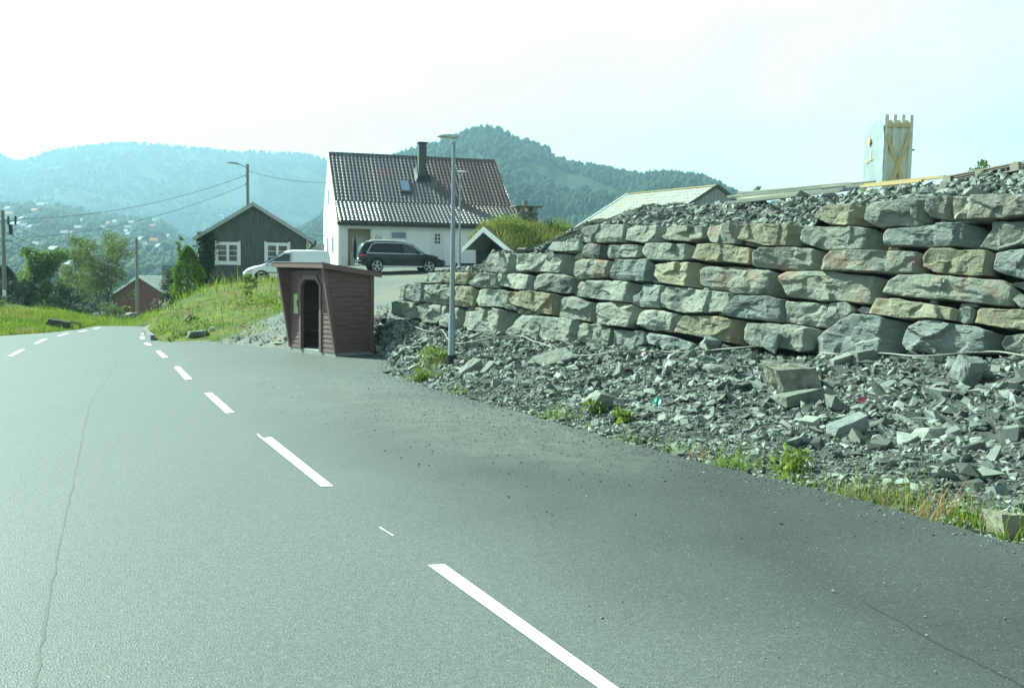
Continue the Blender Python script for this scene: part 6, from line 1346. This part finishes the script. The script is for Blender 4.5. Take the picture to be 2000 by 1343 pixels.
def cone_tree(name, label, px, ptop, pbase, Y, wpx_, m, n_, leaf, cat):
    b_ = at(px, pbase, Y); H = at(px, ptop, Y).z - b_.z; Rx = wpx_ / F_PX * Y / 2; T = thing(name, label, cat, b_)
    MB().tube([(0, 0, -.3), (0, 0, H * .9)], [Rx * .1, .01], 7).build('trunk', M['bark'], T); f = rng.uniform(0, 1, n_) ** 1.25; th = rng.uniform(0, 6.283, n_)
    lob = np.array([1 + .42 * noise.noise(Vector((math.cos(a) * 1.8, math.sin(a) * 1.8, q * 4.5))) + .22 * noise.noise(Vector((math.cos(a) * 6, math.sin(a) * 6, q * 16))) for a, q in zip(th, f)])
    rad_ = Rx * np.minimum(1, (1.0 - f) ** .5 * 1.08) * np.minimum(1, .7 + f * 2) * lob * rng.uniform(.72, 1.02, n_)
    P = np.stack([np.cos(th) * rad_, np.sin(th) * rad_, f * H], 1); V, F = leaf_quads(P, rng.uniform(leaf * .6, leaf * 1.4, n_), 0, .45); mesh_obj('crown', V, F, m, T); return T
def tree_px(name, label, px, ptop, pbase, Y, wpx_, m, seed, **k):
    b_ = at(px, pbase, Y); t = at(px, ptop, Y); return tree(name, label, b_, t.z - b_.z, wpx_ / F_PX * Y / 2, m, seed, **k)
G1 = 'trees beyond the crest of the road'
cone_tree('pine_tree', 'dark pine cut by the left edge of the picture', 10, 518, 608, 66, 70, M['needle'], 9000, .07, 'tree')['group'] = G1
tree_px('leafy_tree', 'dense round bright-topped leafy tree left of the birches', 84, 488, 608, 68, 112, M['leaf_m'], 12, stems=2, shape='oval', crown0=.08, clumps=98, n_per=300, cr=.62, leaf=.07, group=G1)
tree_px('birch_tree', 'airy birch with thin crown nearer the round leafy tree', 163, 466, 618, 74, 84, M['leaf_b'], 13, stems=2, shape='broad', crown0=.30, clumps=85, n_per=115, cr=.6, leaf=.06, group=G1)
tree_px('birch_tree', 'taller airy birch with forked trunk beside the red barn', 205, 455, 626, 72, 128, M['leaf_b'], 14, stems=3, shape='broad', crown0=.28, clumps=125, n_per=135, cr=.62, leaf=.06, group=G1)
G2 = 'shrubs beyond the crest of the road'
tree_px('shrub', 'dark shrub between the pine and the leafy tree', 42, 548, 610, 60, 60, M['leaf_d'], 15, crown0=.0, clumps=40, n_per=110, cr=.4, leaf=.06, group=G2, cat='shrub')
tree_px('shrub', 'low dark shrub right of the leafy tree trunk', 128, 560, 614, 62, 60, M['leaf_d'], 16, crown0=.0, clumps=40, n_per=110, cr=.42, leaf=.06, group=G2, cat='shrub')
tree_px('shrub', 'low grey-green shrub at the foot of the taller birch', 212, 592, 636, 64, 50, M['leaf_b'], 17, crown0=.0, clumps=36, n_per=100, cr=.36, leaf=.05, group=G2, cat='shrub')
tree_px('shrub', 'small bright shrub left of the barn pole', 245, 598, 632, 66, 24, M['leaf_m'], 18, crown0=.0, clumps=26, n_per=100, cr=.24, leaf=.045, group=G2, cat='shrub')
tree_px('shrub', 'spreading light green shrub at the left edge on the mound', 8, 588, 616, 52, 50, M['leaf_m'], 19, crown0=.0, clumps=30, n_per=100, cr=.3, leaf=.05, group=G2, cat='shrub')
tree_px('shrub', 'dark shrub behind the barn pole against the red wall', 178, 575, 625, 80, 60, M['leaf_d'], 29, crown0=.0, clumps=36, n_per=100, cr=.42, leaf=.06, group=G2, cat='shrub')
sh_t = tree_px('rose_bush', 'dark bush with pale pink blossoms by the barn corner', 309, 592, 620, 82, 22, M['leaf_d'], 20, crown0=.0, clumps=26, n_per=90, cr=.26, leaf=.05, cat='bush')
P = rng.normal(size=(70, 3)) * (.3, .3, .22) + (0, 0, 1.05); V, F = leaf_quads(P, .06); mesh_obj('blossom', V, F, mat('pink_blossom', (.62, .48, .48), (.7, .62, .6), 4, .7, trans=.2), sh_t)['kind'] = 'stuff'
cone_tree('thuja', 'bright green cone-shaped thuja standing at the cabin corner', 367, 480, 586, 47, 66, M['leaf_t'], 15000, .045, 'conifer')
tree_px('slender_sapling', 'thin leafy shoot rising above the thuja', 352, 453, 560, 49, 16, M['leaf_m'], 22, crown0=.45, clumps=22, n_per=34, cr=.16, leaf=.05, cat='sapling')
tree_px('rowan_sapling', 'light yellow-green sapling in front of the white van', 489, 534, 596, 38, 42, M['leaf_y'], 23, crown0=.1, clumps=34, n_per=36, cr=.15, leaf=.05, cat='sapling')
tree_px('dark_bush', 'dark bush behind the thuja beside the red barn roof', 333, 530, 600, 62, 34, M['leaf_d'], 24, crown0=.0, clumps=40, n_per=100, cr=.32, leaf=.05, group=G2, cat='shrub')
tree_px('far_tree', 'leafy treetop peeping over the rubble behind the pallet', 1914, 314, 400, 42, 36, M['leaf_m'], 25, crown0=.3, clumps=36, n_per=60, cr=.3, leaf=.05)
tree_px('far_tree', 'tiny treetop peeping over the planks', 1478, 363, 405, 60, 14, M['leaf_m'], 26, crown0=.3, clumps=16, n_per=40, cr=.2, leaf=.06)
# ivy on the cabin corner
P = []
for k in range(2600):
    f = rng.uniform(0, 1); px = 393 + rng.normal(0, 9) * (1 - .3 * f) + 10 * (1 - f); py = 466 + f * 88 ; p = CF.hit_y(px, py, -.10 - abs(rng.normal(0, .10))); P.append(p[:])
for k in range(260): p = CF.hit_y(rng.uniform(386, 418), rng.uniform(452, 472), -.1); P.append((p.x, p.y - abs(rng.normal(0, .15)), p.z))
iv = thing('ivy', 'dark green climber covering the left corner of the weathered cabin', 'climber', CF.o, CF.rz)
V, F = leaf_quads(np.array(P), rng.uniform(.05, .10, len(P))); mesh_obj('foliage', V, F, M['leaf_d'], iv)
st = MB(); [st.tube([CF.hit_y(x, 552, -.06), CF.hit_y(x - 4, 520, -.08), CF.hit_y(x + 3, 480, -.06)], [.03, .02, .008], 6) for x in (392, 402)]; st.build('stem', M['bark'], iv)

# grass: banks are one mass of blades
M['grass'] = mat('green_grass', (.11, .21, .02), (.27, .34, .04), .8, .75, island=.35, trans=.45, c3=(.30, .26, .09), s3=.45)
M['grass_red'] = mat('seeding_grass', (.46, .22, .13), (.44, .29, .15), .9, .85, island=.3, trans=.3)
def blade_field(poly, n, hmean, hs, wd, m, name, label, Ymax=200, keep=None):
    xs = [p[0] for p in poly]; ys = [p[1] for p in poly]
    # sample world area: candidates on the ground grid
    f_ = gF[rng.integers(0, len(gF), n * 40)] if False else None
    bb = [on_ground(px, py) for px, py in poly]; x0, x1 = min(p.x for p in bb) - 1, max(p.x for p in bb) + 1; y0, y1 = min(p.y for p in bb) - 1, min(max(p.y for p in bb) + 4, Ymax)
    xx_ = [p.x for p in bb if p.y < Ymax + 12]; x0, x1 = min(xx_) - 2, max(xx_) + 2
    C = np.stack([rng.uniform(x0, x1, n * 4), rng.uniform(y0, y1, n * 4)], 1); ix = ((C[:, 0] + 78) / .6); iy = ((C[:, 1] + 8) / .6); i = np.clip(ix.astype(int), 0, len(gx) - 2); j = np.clip(iy.astype(int), 0, len(gy) - 2); fx = ix - i; fy_ = iy - j
    Z = zz.reshape(len(gy), len(gx)); h = Z[j, i] * (1 - fx) * (1 - fy_) + Z[j, i + 1] * fx * (1 - fy_) + Z[j + 1, i] * (1 - fx) * fy_ + Z[j + 1, i + 1] * fx * fy_
    P = np.concatenate([C, h[:, None]], 1); q = proj(P); ok = inside(poly, q[:, 0], q[:, 1]) & (P[:, 1] < Ymax) & ~inside(RP2, P[:, 0], P[:, 1])
    P = P[ok]
    if keep: P = P[keep(P)]
    P = P[:n]; nn = np.array([noise.noise(Vector((p[0] * 1.1, p[1] * 1.1, 3))) for p in P]) * .5 + .75
    V, F = blades(P, rng.lognormal(math.log(hmean), hs, len(P)) * nn, wd, .35)
    return tag(mesh_obj(name, V, F, m), label, 'grass', kind='stuff')
blade_field([(294, 668), (300, 640), (316, 604), (336, 570), (380, 542), (440, 538), (554, 538), (552, 610), (528, 612), (496, 624), (466, 642), (438, 656), (418, 668), (372, 670)], 64000, .34, .5, .017, M['grass'], 'grass', 'tall green and yellow grass on the bank below the cabin', 48)
blade_field([(370, 556), (420, 540), (470, 537), (554, 537), (553, 575), (480, 580), (420, 590), (370, 600)], 17000, .44, .35, .012, M['grass_red'], 'seeding_grass', 'reddish seeding grass along the top of the bank in front of the van', 47.5)
blade_field([(420, 672), (425, 640), (480, 606), (556, 596), (556, 640), (500, 650), (460, 668)], 1800, .14, .4, .010, M['grass'], 'sparse_grass', 'sparse weeds growing through the gravel beside the bank', 48, keep=lambda P: np.array([noise.noise(Vector((p[0] * .9, p[1] * .9, 8))) > .05 for p in P]))
blade_field([(-60, 660), (-60, 598), (60, 602), (120, 604), (170, 614), (205, 634), (188, 639), (100, 651), (0, 657)], 42000, .17, .4, .012, M['grass'], 'grass', 'short bright grass on the mound left of the road', 62)
blade_field([(200, 640), (190, 618), (330, 612), (312, 640), (300, 646), (289, 640)], 9000, .3, .4, .014, M['grass'], 'grass', 'rough grass beyond the crest around the barn pole', 96)
# leafy weeds low on the bank
P = []
for px, py in [(535, 588), (520, 596), (545, 598), (505, 590), (470, 600), (330, 640), (318, 655), (350, 655), (392, 640), (345, 610), (332, 590)]:
    c = on_ground(px, py); P.append(np.array(c) + rng.normal(size=(170, 3)) * (.32, .32, .1) + (0, 0, .16))
V, F = leaf_quads(np.concatenate(P), rng.uniform(.03, .065, 170 * len(P)), 1.0); tag(mesh_obj('weeds', V, F, M['leaf_y']), 'broad-leaved weeds among the grass of the bank', 'weeds', kind='stuff')
P = np.array([np.array(on_ground(px, py)) + (0, 0, .32) for px, py in [(340, 618), (346, 610), (352, 606), (336, 628), (329, 600), (344, 622), (508, 588), (516, 592), (524, 590), (540, 600), (530, 586)] for _ in range(5)]) + rng.normal(0, .12, (55, 3))
V, F = leaf_quads(P, .022, 1.5, 1); tag(mesh_obj('wild_flowers', V, F, mat('white_petal', (.75, .75, .70))), 'tiny white wild flowers on the grass bank', 'flowers', kind='stuff')

# tufts and weeds along the edge of the asphalt, each its own plant
M['tuft'] = mat('verge_grass', (.13, .26, .022), (.29, .36, .05), 5, .75, island=.3, trans=.4)
tuft_list = [(752, 737, .16, 50, 'short tuft at the asphalt corner left of the lamp post'), (842, 722, .34, 260, 'broad yellowish grass clump at the foot of the lamp post'), (862, 733, .22, 120, 'small yellow clump in front of the lamp post'), (812, 742, .16, 60, 'small weed tuft on the verge before the lamp post'),
 (897, 768, .22, 90, 'green tuft on the verge just right of the lamp post'), (940, 780, .12, 60, 'low reddish tuft on the verge past the lamp post'), (1078, 815, .26, 130, 'green tuft where the dusty patch meets the verge'), (1096, 818, .2, 80, 'thin tuft beside the tuft at the dusty patch'), (1155, 836, .14, 60, 'low tuft above the end of the dusty patch'),
 (1236, 862, .2, 80, 'upright tuft below the pale pointed stone'), (1268, 866, .14, 50, 'thin low weed right of the upright tuft'), (1318, 884, .24, 90, 'bright upright tuft on the middle of the verge'), (1365, 895, .15, 70, 'sparse reddish tuft left of the fresh green clump'), (1443, 914, .32, 200, 'fresh green clump of long blades on the verge'), (1405, 908, .18, 70, 'small tuft leaning against the fresh green clump'),
 (1525, 938, .24, 120, 'yellow-green broad tuft right of the fresh green clump'), (1605, 956, .2, 80, 'dark thin tuft in the gap of the verge'), (1665, 970, .22, 110, 'thin grass at the start of the long yellow row'), (1712, 980, .34, 190, 'tall yellow grass in the middle of the long row'), (1745, 990, .36, 210, 'tallest yellow grass of the long row'), (1800, 1004, .24, 140, 'thin pale grass after the tallest clump'),
 (1842, 1014, .26, 130, 'reddish sparse grass before the last clumps'), (1885, 1022, .34, 200, 'dense bright clump near the pale corner block'), (1915, 1034, .22, 120, 'low grass against the pale corner block'), (1992, 1056, .26, 110, 'grass at the right edge of the picture by the corner block'), (1560, 946, .14, 50, 'tiny weed between the verge tufts')]
for px, py, h, n_, lab in tuft_list:
    p = spot(px, py); r0 = .05 + h * .42; k = int(n_ * .62)
    Pq = np.stack([np.clip(rng.normal(0, r0, k), -2 * r0, 2 * r0), np.clip(rng.normal(0, r0 * .6, k), -r0, r0), np.full(k, -.03)], 1); hh = np.clip(rng.lognormal(math.log(h * .55), .5, k), .03, h * 1.5); V, F = blades(Pq, hh, .0045, .38)
    dry = 'red' in lab or 'pale' in lab or 'yellow ' in lab or 'yellowish' in lab
    o = mesh_obj('grass_tuft', V, F, M['grass_red'] if 'red' in lab else M['grass_dry'] if dry and rng.random() < .6 else M['tuft']); o.location = p; tag(o, lab, 'grass tuft', 'tufts along the asphalt edge')
for px, py, s, lab in [(838, 707, .3, 'bright leafy weed left of the lamp post foot'), (866, 706, .22, 'second leafy weed close against the lamp post'), (1545, 922, .2, 'broad-leaved weed behind the yellow-green tuft'), (1165, 808, .18, 'flat leafy weed at the pale pointed stone'), (824, 746, .2, 'pale leafy weed on the verge corner'), (1215, 822, .14, 'small leafy weed in the gravel above the verge')]:
    p = spot(px, py); k = 120; st = MB()
    for i in range(6): th = i * 1.05; st.tube([(0, 0, 0), (math.cos(th) * s * .25, math.sin(th) * s * .25, s * .6), (math.cos(th) * s * .5, math.sin(th) * s * .5, s)], [.006, .005, .003], 5)
    T = thing('leafy_weed', lab, 'weed', p, 0, 'leafy weeds on the rubble verge'); st.build('stem', M['tuft'], T)
    Pq = rng.normal(size=(k, 3)) * (s * .42, s * .42, s * .3) + (0, 0, s * .62); V, F = leaf_quads(Pq, rng.uniform(.03, .06, k), .8, .5); mesh_obj('foliage', V, F, M['leaf_y'], T)
# pebbles swept onto the lay-by
c = road(960, 820); n_ = 1900; a_ = rng.normal(0, 1, n_) * 2.6; b_ = rng.normal(0, 1, n_) * .75
P = np.stack([c.x + ld.x * a_ + ln.x * b_, c.y + ld.y * a_ + ln.y * b_, np.zeros(n_)], 1)
n2 = 500; a2 = rng.uniform(-3, 18, n2); b2 = rng.uniform(.5, 5.5, n2); P = np.concatenate([P, np.stack([LA.x + ld.x * a2 + ln.x * b2, LA.y + ld.y * a2 + ln.y * b2, np.zeros(n2)], 1)])
P[:, 2] = .015 * P[:, 0] - .02 * P[:, 1] + .004; P = P[inside(RP2, P[:, 0], P[:, 1])]
n3 = 2600; kk_ = rng.uniform(0, 1, n3) * (NS - 2); ii = kk_.astype(int); Ea = np.array([p[:] for p in Er]); q = Ea[ii] + (Ea[ii + 1] - Ea[ii]) * (kk_ - ii)[:, None]; q[:, :2] -= np.array([.9, .43]) * np.abs(rng.normal(0, .22, n3))[:, None]; P = np.concatenate([P, q])
P[:, 2] = .015 * P[:, 0] - .02 * P[:, 1] + .004; P = P[inside(RP2, P[:, 0], P[:, 1])]
V, F = rock_field(P, np.clip(rng.lognormal(-5.0, .35, len(P)), .003, .016)); tag(mesh_obj('pebbles', V, F, M['rubble']), 'scattered pebbles swept onto the lay-by asphalt', 'pebbles', kind='stuff')
# rocks in the mound and by the pole
for lab, px, py, W_, H_, D_, rz, tl, sd in [('dark rock face showing in the grassy mound left of the road', 112, 640, 1.2, .6, .6, .5, (.1, .1), 421), ('smaller mossy rock on the right end of the grassy mound', 148, 637, .7, .35, .5, .2, (0, .1), 404),
    ('upright grey stone block at the foot of the barn pole', 262, 627, 1.1, .8, .7, .1, (0, 0), 407), ('second squarish stone block left of the barn pole', 250, 629, .8, .6, .6, .5, (0, .1), 409), ('pale slab leaning at the roadside left of the barn pole', 240, 631, .9, .9, .22, .7, (.5, .3), 411),
    ('dark rock jutting from the grass bank', 373, 628, .6, .4, .4, .5, (.2, .5), 413), ('low flat rock at the toe of the grass bank', 386, 655, .9, .25, .5, .2, (0, -.1), 415), ('white flat stone on the gravel at the toe of the bank', 413, 646, .18, .22, .12, .1, (.1, .2), 417)]:
    boulder(lab, px, py, W_, H_, D_, rz, tl, M['shaded_rock'] if 'mossy' in lab or 'jutting' in lab or 'rock face' in lab else (M['stone_b'] if 'white' not in lab else bpy.data.materials['pale_rock']), sd, .16, p=on_ground(px, py))
# gravel stones on the bare patch beside the shelter
C = []
while len(C) < 1500:
    px, py = rng.uniform(420, 562), rng.uniform(600, 682)
    if inside([(420, 676), (440, 650), (500, 612), (562, 596), (562, 684)], np.array([px]), np.array([py]))[0]: C.append(on_ground(px, py)[:])
for _ in range(900): px, py = rng.uniform(736, 800), rng.uniform(596, 640); C.append(on_ground(px, py)[:])
P = np.array(C); V, F = rock_field(P, np.clip(rng.lognormal(-4.2, .5, len(P)), .008, .09)); tag(mesh_obj('gravel', V, F, M['rubble']), 'loose grey gravel on the bare patch beside the bus shelter', 'gravel', kind='stuff')

# ================================================================== HILLS, VILLAGE, FOREST
class Hill:
    def __init__(s, name, prof, D0, z0, D1, m, p=1.15, px0=-700, px1=2700, step=6, rough=.08, nt_=36, fs=.004, seed=1, rid=.0):
        s.D0, s.D1, s.z0, s.p, s.seed, s.rough, s.fs = D0, D1, z0, p, seed, rough, fs; s.px = np.arange(px0, px1 + 1, step); s.py = np.interp(s.px, [a for a, b in prof], [b for a, b in prof]); s.rid = rid
        V = []; nb = 8
        for t in list(np.linspace(0, 1, nt_)) + [1 + .12 * k for k in range(1, nb)]:
            for i, px in enumerate(s.px): V.append(s.point(px, t)[:])
        s.o = mesh_obj(name, V, grid_faces(nt_ + nb - 1, len(s.px)), m, smooth=180); tag(s.o, kind='structure')
    def point(s, px, t):
        i = (px - s.px[0]) / (s.px[1] - s.px[0]); py = float(np.interp(px, s.px, s.py)); r = ray(px, py); hl = math.hypot(r.x, r.y); dx, dy = r.x / hl, r.y / hl
        D = s.D0 + (s.D1 - s.D0) * t; zr_ = EYE + r.z / hl * s.D1; x, y = dx * D, dy * D
        if t <= 1:
            z = s.z0 + (zr_ - s.z0) * t ** s.p
            z += (zr_ - s.z0) * s.rough * math.sin(math.pi * min(t, 1)) * noise.fractal(Vector((x * s.fs, y * s.fs, s.seed)), 1, 2.0, 5) * 2.2 + (s.rid * noise.fractal(Vector((px * .05, t * 3, s.seed)), 1, 2, 3) if t > .9 else 0)
        else: z = zr_ - (zr_ - s.z0) * (t - 1) * 1.3
        return Vector((x, y, z))
    def find(s, px, py):
        best = None
        for t in np.linspace(.02, .995, 120):
            q = proj(np.array([s.point(px, t)]))[0]
            if q[1] <= py: return s.point(px, t)
        return s.point(px, .98)
wood = lambda n_, a, b, c, sc_, s3: mat(n_, a, b, sc_, .95, 0, c3=c, s3=s3, spec=.1)
hA = Hill('mountain', [(-700, 300), (-300, 285), (-60, 300), (0, 306), (22, 316), (40, 318), (90, 302), (130, 293), (175, 288), (205, 284), (262, 282), (330, 288), (380, 290), (440, 298), (460, 301), (490, 298), (560, 301), (600, 304), (640, 314), (720, 330), (900, 350), (1300, 380), (2000, 430), (2700, 450)], 1500, -60, 3000, wood('far_forest', (.030, .055, .028), (.055, .085, .035), (.085, .11, .045), .010, .004), seed=3, step=5, rough=.10, fs=.0016, nt_=44)
hB = Hill('wooded_mountain', [(-700, 560), (300, 545), (480, 500), (560, 470), (620, 436), (660, 395), (700, 352), (750, 322), (785, 306), (830, 292), (870, 281), (900, 270), (925, 260), (950, 256), (975, 257), (990, 266), (1003, 276), (1035, 284), (1068, 297), (1085, 312), (1110, 325), (1150, 331), (1200, 341), (1240, 347), (1290, 345), (1330, 346), (1365, 350), (1395, 362), (1440, 385), (1500, 405), (1700, 440), (2700, 500)], 450, -40, 1250, wood('near_forest', (.022, .045, .020), (.040, .065, .026), (.065, .09, .035), .02, .006), seed=5, step=5, rough=.08, fs=.003, nt_=44)
hC = Hill('village_hill', [(-700, 385), (-200, 388), (0, 402), (60, 401), (105, 404), (150, 410), (185, 419), (230, 425), (280, 427), (312, 434), (345, 456), (390, 478), (440, 496), (500, 508), (560, 518), (640, 540), (800, 570), (2700, 600)], 330, -25, 1500, wood('hillside_green', (.035, .06, .026), (.06, .09, .03), (.10, .13, .05), .03, .012), seed=8, step=6, rough=.05, fs=.006, px1=1400)
village = [(17, 407, 13, 0, 1, 'pale-roofed white house at the far left of the hilltop, just right of the edge pole'), (19, 420, 12, 0, 2, 'house with an orange roof below the hilltop by the edge pole'), (82, 399, 14, 1, 1, 'long cream house on the skyline of the village hill'), (68, 413, 11, 1, 2, 'cream house with orange roof a little below the skyline house'), (92, 400, 7, 0, 0, 'small white house touching the long skyline house'),
 (32, 438, 17, 0, 1, 'large white house with pale roof in the middle of the left slope'), (46, 443, 9, 0, 0, 'narrow white house right of the large white house'), (60, 446, 8, 0, 0, 'small white house, last in the row beside the large white house'), (43, 432, 7, 3, 1, 'little grey house above the row of white houses'), (152, 450, 10, 2, 1, 'red house with a white roof in the middle of the hillside'), (126, 458, 11, 0, 0, 'white house with grey roof left of the red house'), (137, 459, 7, 3, 0, 'small grey house touching the grey-roofed white house'),
 (160, 431, 6, 0, 1, 'small bright white house high above the red house'), (70, 482, 12, 0, 1, 'white house low on the slope left of the birches'), (104, 494, 15, 3, 1, 'long grey-white building above the leafy tree'), (98, 503, 7, 0, 0, 'small white shed below the long grey-white building'), (225, 434, 7, 0, 1, 'little white house on the right shoulder of the hill'), (258, 435, 12, 0, 1, 'long pale-roofed white house on the slope below the mountain'), (302, 431, 6, 0, 1, 'small white house right of the long pale-roofed house'), (250, 446, 10, 0, 0, 'white house with grey roof under the long pale-roofed house'),
 (246, 454, 8, 0, 1, 'white house just above the top of the birches'), (252, 460, 7, 0, 0, 'small white house right of the birch top'), (298, 442, 8, 2, 2, 'reddish house with an orange roof high on the right slope'), (275, 474, 7, 0, 1, 'little white house right of the barn pole top'), (300, 474, 12, 1, 2, 'cream house with a broad orange roof left of the cabin'), (329, 462, 6, 0, 1, 'tiny white house on the slope left of the cabin eave'), (283, 480, 6, 0, 0, 'small white house below the broad orange roof'), (310, 485, 6, 3, 1, 'little grey house low on the slope by the thuja'),
 (178, 505, 12, 0, 1, 'white house seen through the thin crown of the birch'), (135, 521, 12, 3, 1, 'grey-white house glimpsed between the leafy tree and the birch'), (212, 436, 6, 3, 2, 'small grey house with orange roof on the right shoulder'), (430, 421, 11, 0, 1, 'white house high on the slope above the cabin roof'), (8, 431, 8, 0, 0, 'white house half hidden behind the edge pole'), (200, 446, 6, 0, 1, 'tiny white house between the red house and the right shoulder')]
def canopy(hill, n, tmin, tmax, hmin, hmax, name, label, m, conif=.5, pxr=None, ridge=0, seed=0):
    Vs, Fs, off = [], [], 0; lo, hi = pxr or (hill.px[0], hill.px[-1])
    for k in range(n + ridge):
        px = rng.uniform(lo, hi); t = rng.uniform(tmin, tmax) if k < n else rng.uniform(.985, 1.01)
        p = hill.point(px, t); h = rng.uniform(hmin, hmax)
        if noise.noise(Vector((p.x * .008, p.y * .008, 2))) < -.35 and k < n: continue
        if hill is hC:
            q = proj(np.array([p]))[0]
            if any(abs(q[0] - v[0]) < v[2] * .62 + 3 and v[1] - 2 < q[1] < v[1] + 17 for v in village): continue
        a0 = rng.uniform(0, 6.28)
        if rng.random() < conif:
            r0 = h * rng.uniform(.16, .24); V = []; ns = 6
            for tier in range(2):
                z0 = h * (.08 + .38 * tier); rr_ = r0 * (1 - .35 * tier)
                V += [(p.x + math.cos(a0 + i * 1.047) * rr_ * (.8 + .4 * ((i * 7 + k) % 3) / 2), p.y + math.sin(a0 + i * 1.047) * rr_, p.z + z0) for i in range(ns)] + [(p.x, p.y, p.z + h * (.62 + .38 * tier))]
            for tier in range(2): b = tier * 7; Fs += [(off + b + i, off + b + (i + 1) % 6, off + b + 6) for i in range(6)]
        else:
            r0 = h * rng.uniform(.3, .45); V = []
            for z_, q in ((.15, .6), (.45, 1), (.75, .75)): V += [(p.x + math.cos(a0 + i * 1.047 + z_) * r0 * q * (.75 + .5 * ((i * 5 + k) % 4) / 3), p.y + math.sin(a0 + i * 1.047 + z_) * r0 * q, p.z + h * z_ * .9) for i in range(6)]
            V += [(p.x, p.y, p.z + h * .9)]
            for b in (0, 6): Fs += [x for i in range(6) for x in ((off + b + i, off + b + (i + 1) % 6, off + b + 6 + i), (off + b + (i + 1) % 6, off + b + 6 + (i + 1) % 6, off + b + 6 + i))]
            Fs += [(off + 12 + i, off + 12 + (i + 1) % 6, off + 18) for i in range(6)]
        Vs += V; off += len(V)
    return tag(mesh_obj(name, np.array(Vs), np.array(Fs), m, smooth=180), label, 'forest', kind='stuff')
M['far_tree'] = mat('far_tree_leaf', (.018, .038, .018), (.04, .068, .026), .02, .9, island=.4, spec=.1)
M['hill_tree'] = mat('hill_tree_leaf', (.03, .055, .022), (.075, .10, .032), .03, .9, island=.4, spec=.1)
canopy(hB, 12000, .12, 1.0, 6, 12, 'forest', 'dense spruce and birch forest covering the dark mountain behind the house', M['far_tree'], .55, (430, 1560), 420)
canopy(hA, 9000, .25, 1.0, 8, 14, 'forest', 'hazy forest covering the far mountain', M['far_tree'], .4, (-150, 900), 420)
canopy(hC, 8000, .10, .97, 4.5, 9.5, 'forest', 'gardens and woods among the houses on the hillside', M['hill_tree'], .25, (-120, 680), 140)
hcol = [mat('hill_wall_white', (.55, .56, .55)), mat('hill_wall_cream', (.50, .47, .38)), mat('hill_wall_red', (.36, .12, .08)), mat('hill_wall_grey', (.42, .44, .43))]
hroof = [mat('hill_roof_grey', (.24, .26, .26)), mat('hill_roof_pale', (.34, .36, .36)), mat('hill_roof_orange', (.42, .2, .11)), mat('hill_roof_dark', (.08, .085, .09))]
for px, py, W_, wc, rc, lab in village:
    hh = hC if py > np.interp(px, hC.px, hC.py) - 5 else hA
    p = hh.find(px, max(py + 7, np.interp(px, hh.px, hh.py) + 3))
    rz = random.uniform(-.5, .5); T = thing('hillside_house', lab, 'house', p, rz, 'houses scattered on the far hillside'); d_ = 7; wh = random.uniform(3.2, 4.8); s = math.hypot(p.x, p.y) / F_PX
    W_ *= s * 1.0; MB().box(-W_ / 2, W_ / 2, -d_ / 2, d_ / 2, -2.2, wh).build('wall', hcol[wc], T)
    e = .5; MB().prism_x([(-d_ / 2 - e, wh - .2), (0, wh + 2.3), (d_ / 2 + e, wh - .2), (d_ / 2 + e, wh - .5), (0, wh + 2.0), (-d_ / 2 - e, wh - .5)], -W_ / 2 - e, W_ / 2 + e).build('roof', hroof[rc], T)
    for k in range(max(1, int(W_ / 2.4))): x = -W_ / 2 + W_ * (k + .5) / max(1, int(W_ / 2.4)); MB().box(x - .5, x + .5, -d_ / 2 - .04, -d_ / 2 + .02, 1.5, 2.8).build('window', M['glass'], T)
# slatted dark gable beside the thuja
a, b_ = at(316, 519, 88), at(346, 519, 88); p = at(316, 548, 88); T = thing('slatted_screen', 'dark upright-slat screen standing above the barn roof left of the thuja', 'screen', (a.x, a.y, p.z), math.atan2(b_.y - a.y, b_.x - a.x)); L_ = (b_ - a).length; hz = a.z - p.z
g_ = MB(); x = 0
while x < L_: g_.box(x, x + .05, 0, .04, -2, hz - .06); x += .115
g_.build('slats', M['dark_trim'], T); MB().box(-.03, L_ + .03, -.03, .06, hz - .06, hz).build('rail', M['dark_trim'], T)

# ------------------------------------------------------------------ the hazy air of the valley
hz_m = bpy.data.materials.new('haze_air'); hz_m.use_nodes = True; t_ = hz_m.node_tree; t_.nodes.clear(); o_ = t_.nodes.new('ShaderNodeOutputMaterial'); v_ = t_.nodes.new('ShaderNodeVolumePrincipled')
v_.inputs['Color'].default_value = (.37, .60, .76, 1); v_.inputs['Density'].default_value = 4.2e-4; v_.inputs['Anisotropy'].default_value = .38
t_.links.new(v_.outputs[0], o_.inputs['Volume'])
haze = MB().box(-3700, 3700, -3700, 3700, -75, 520).build('haze', hz_m); tag(haze, kind='stuff')
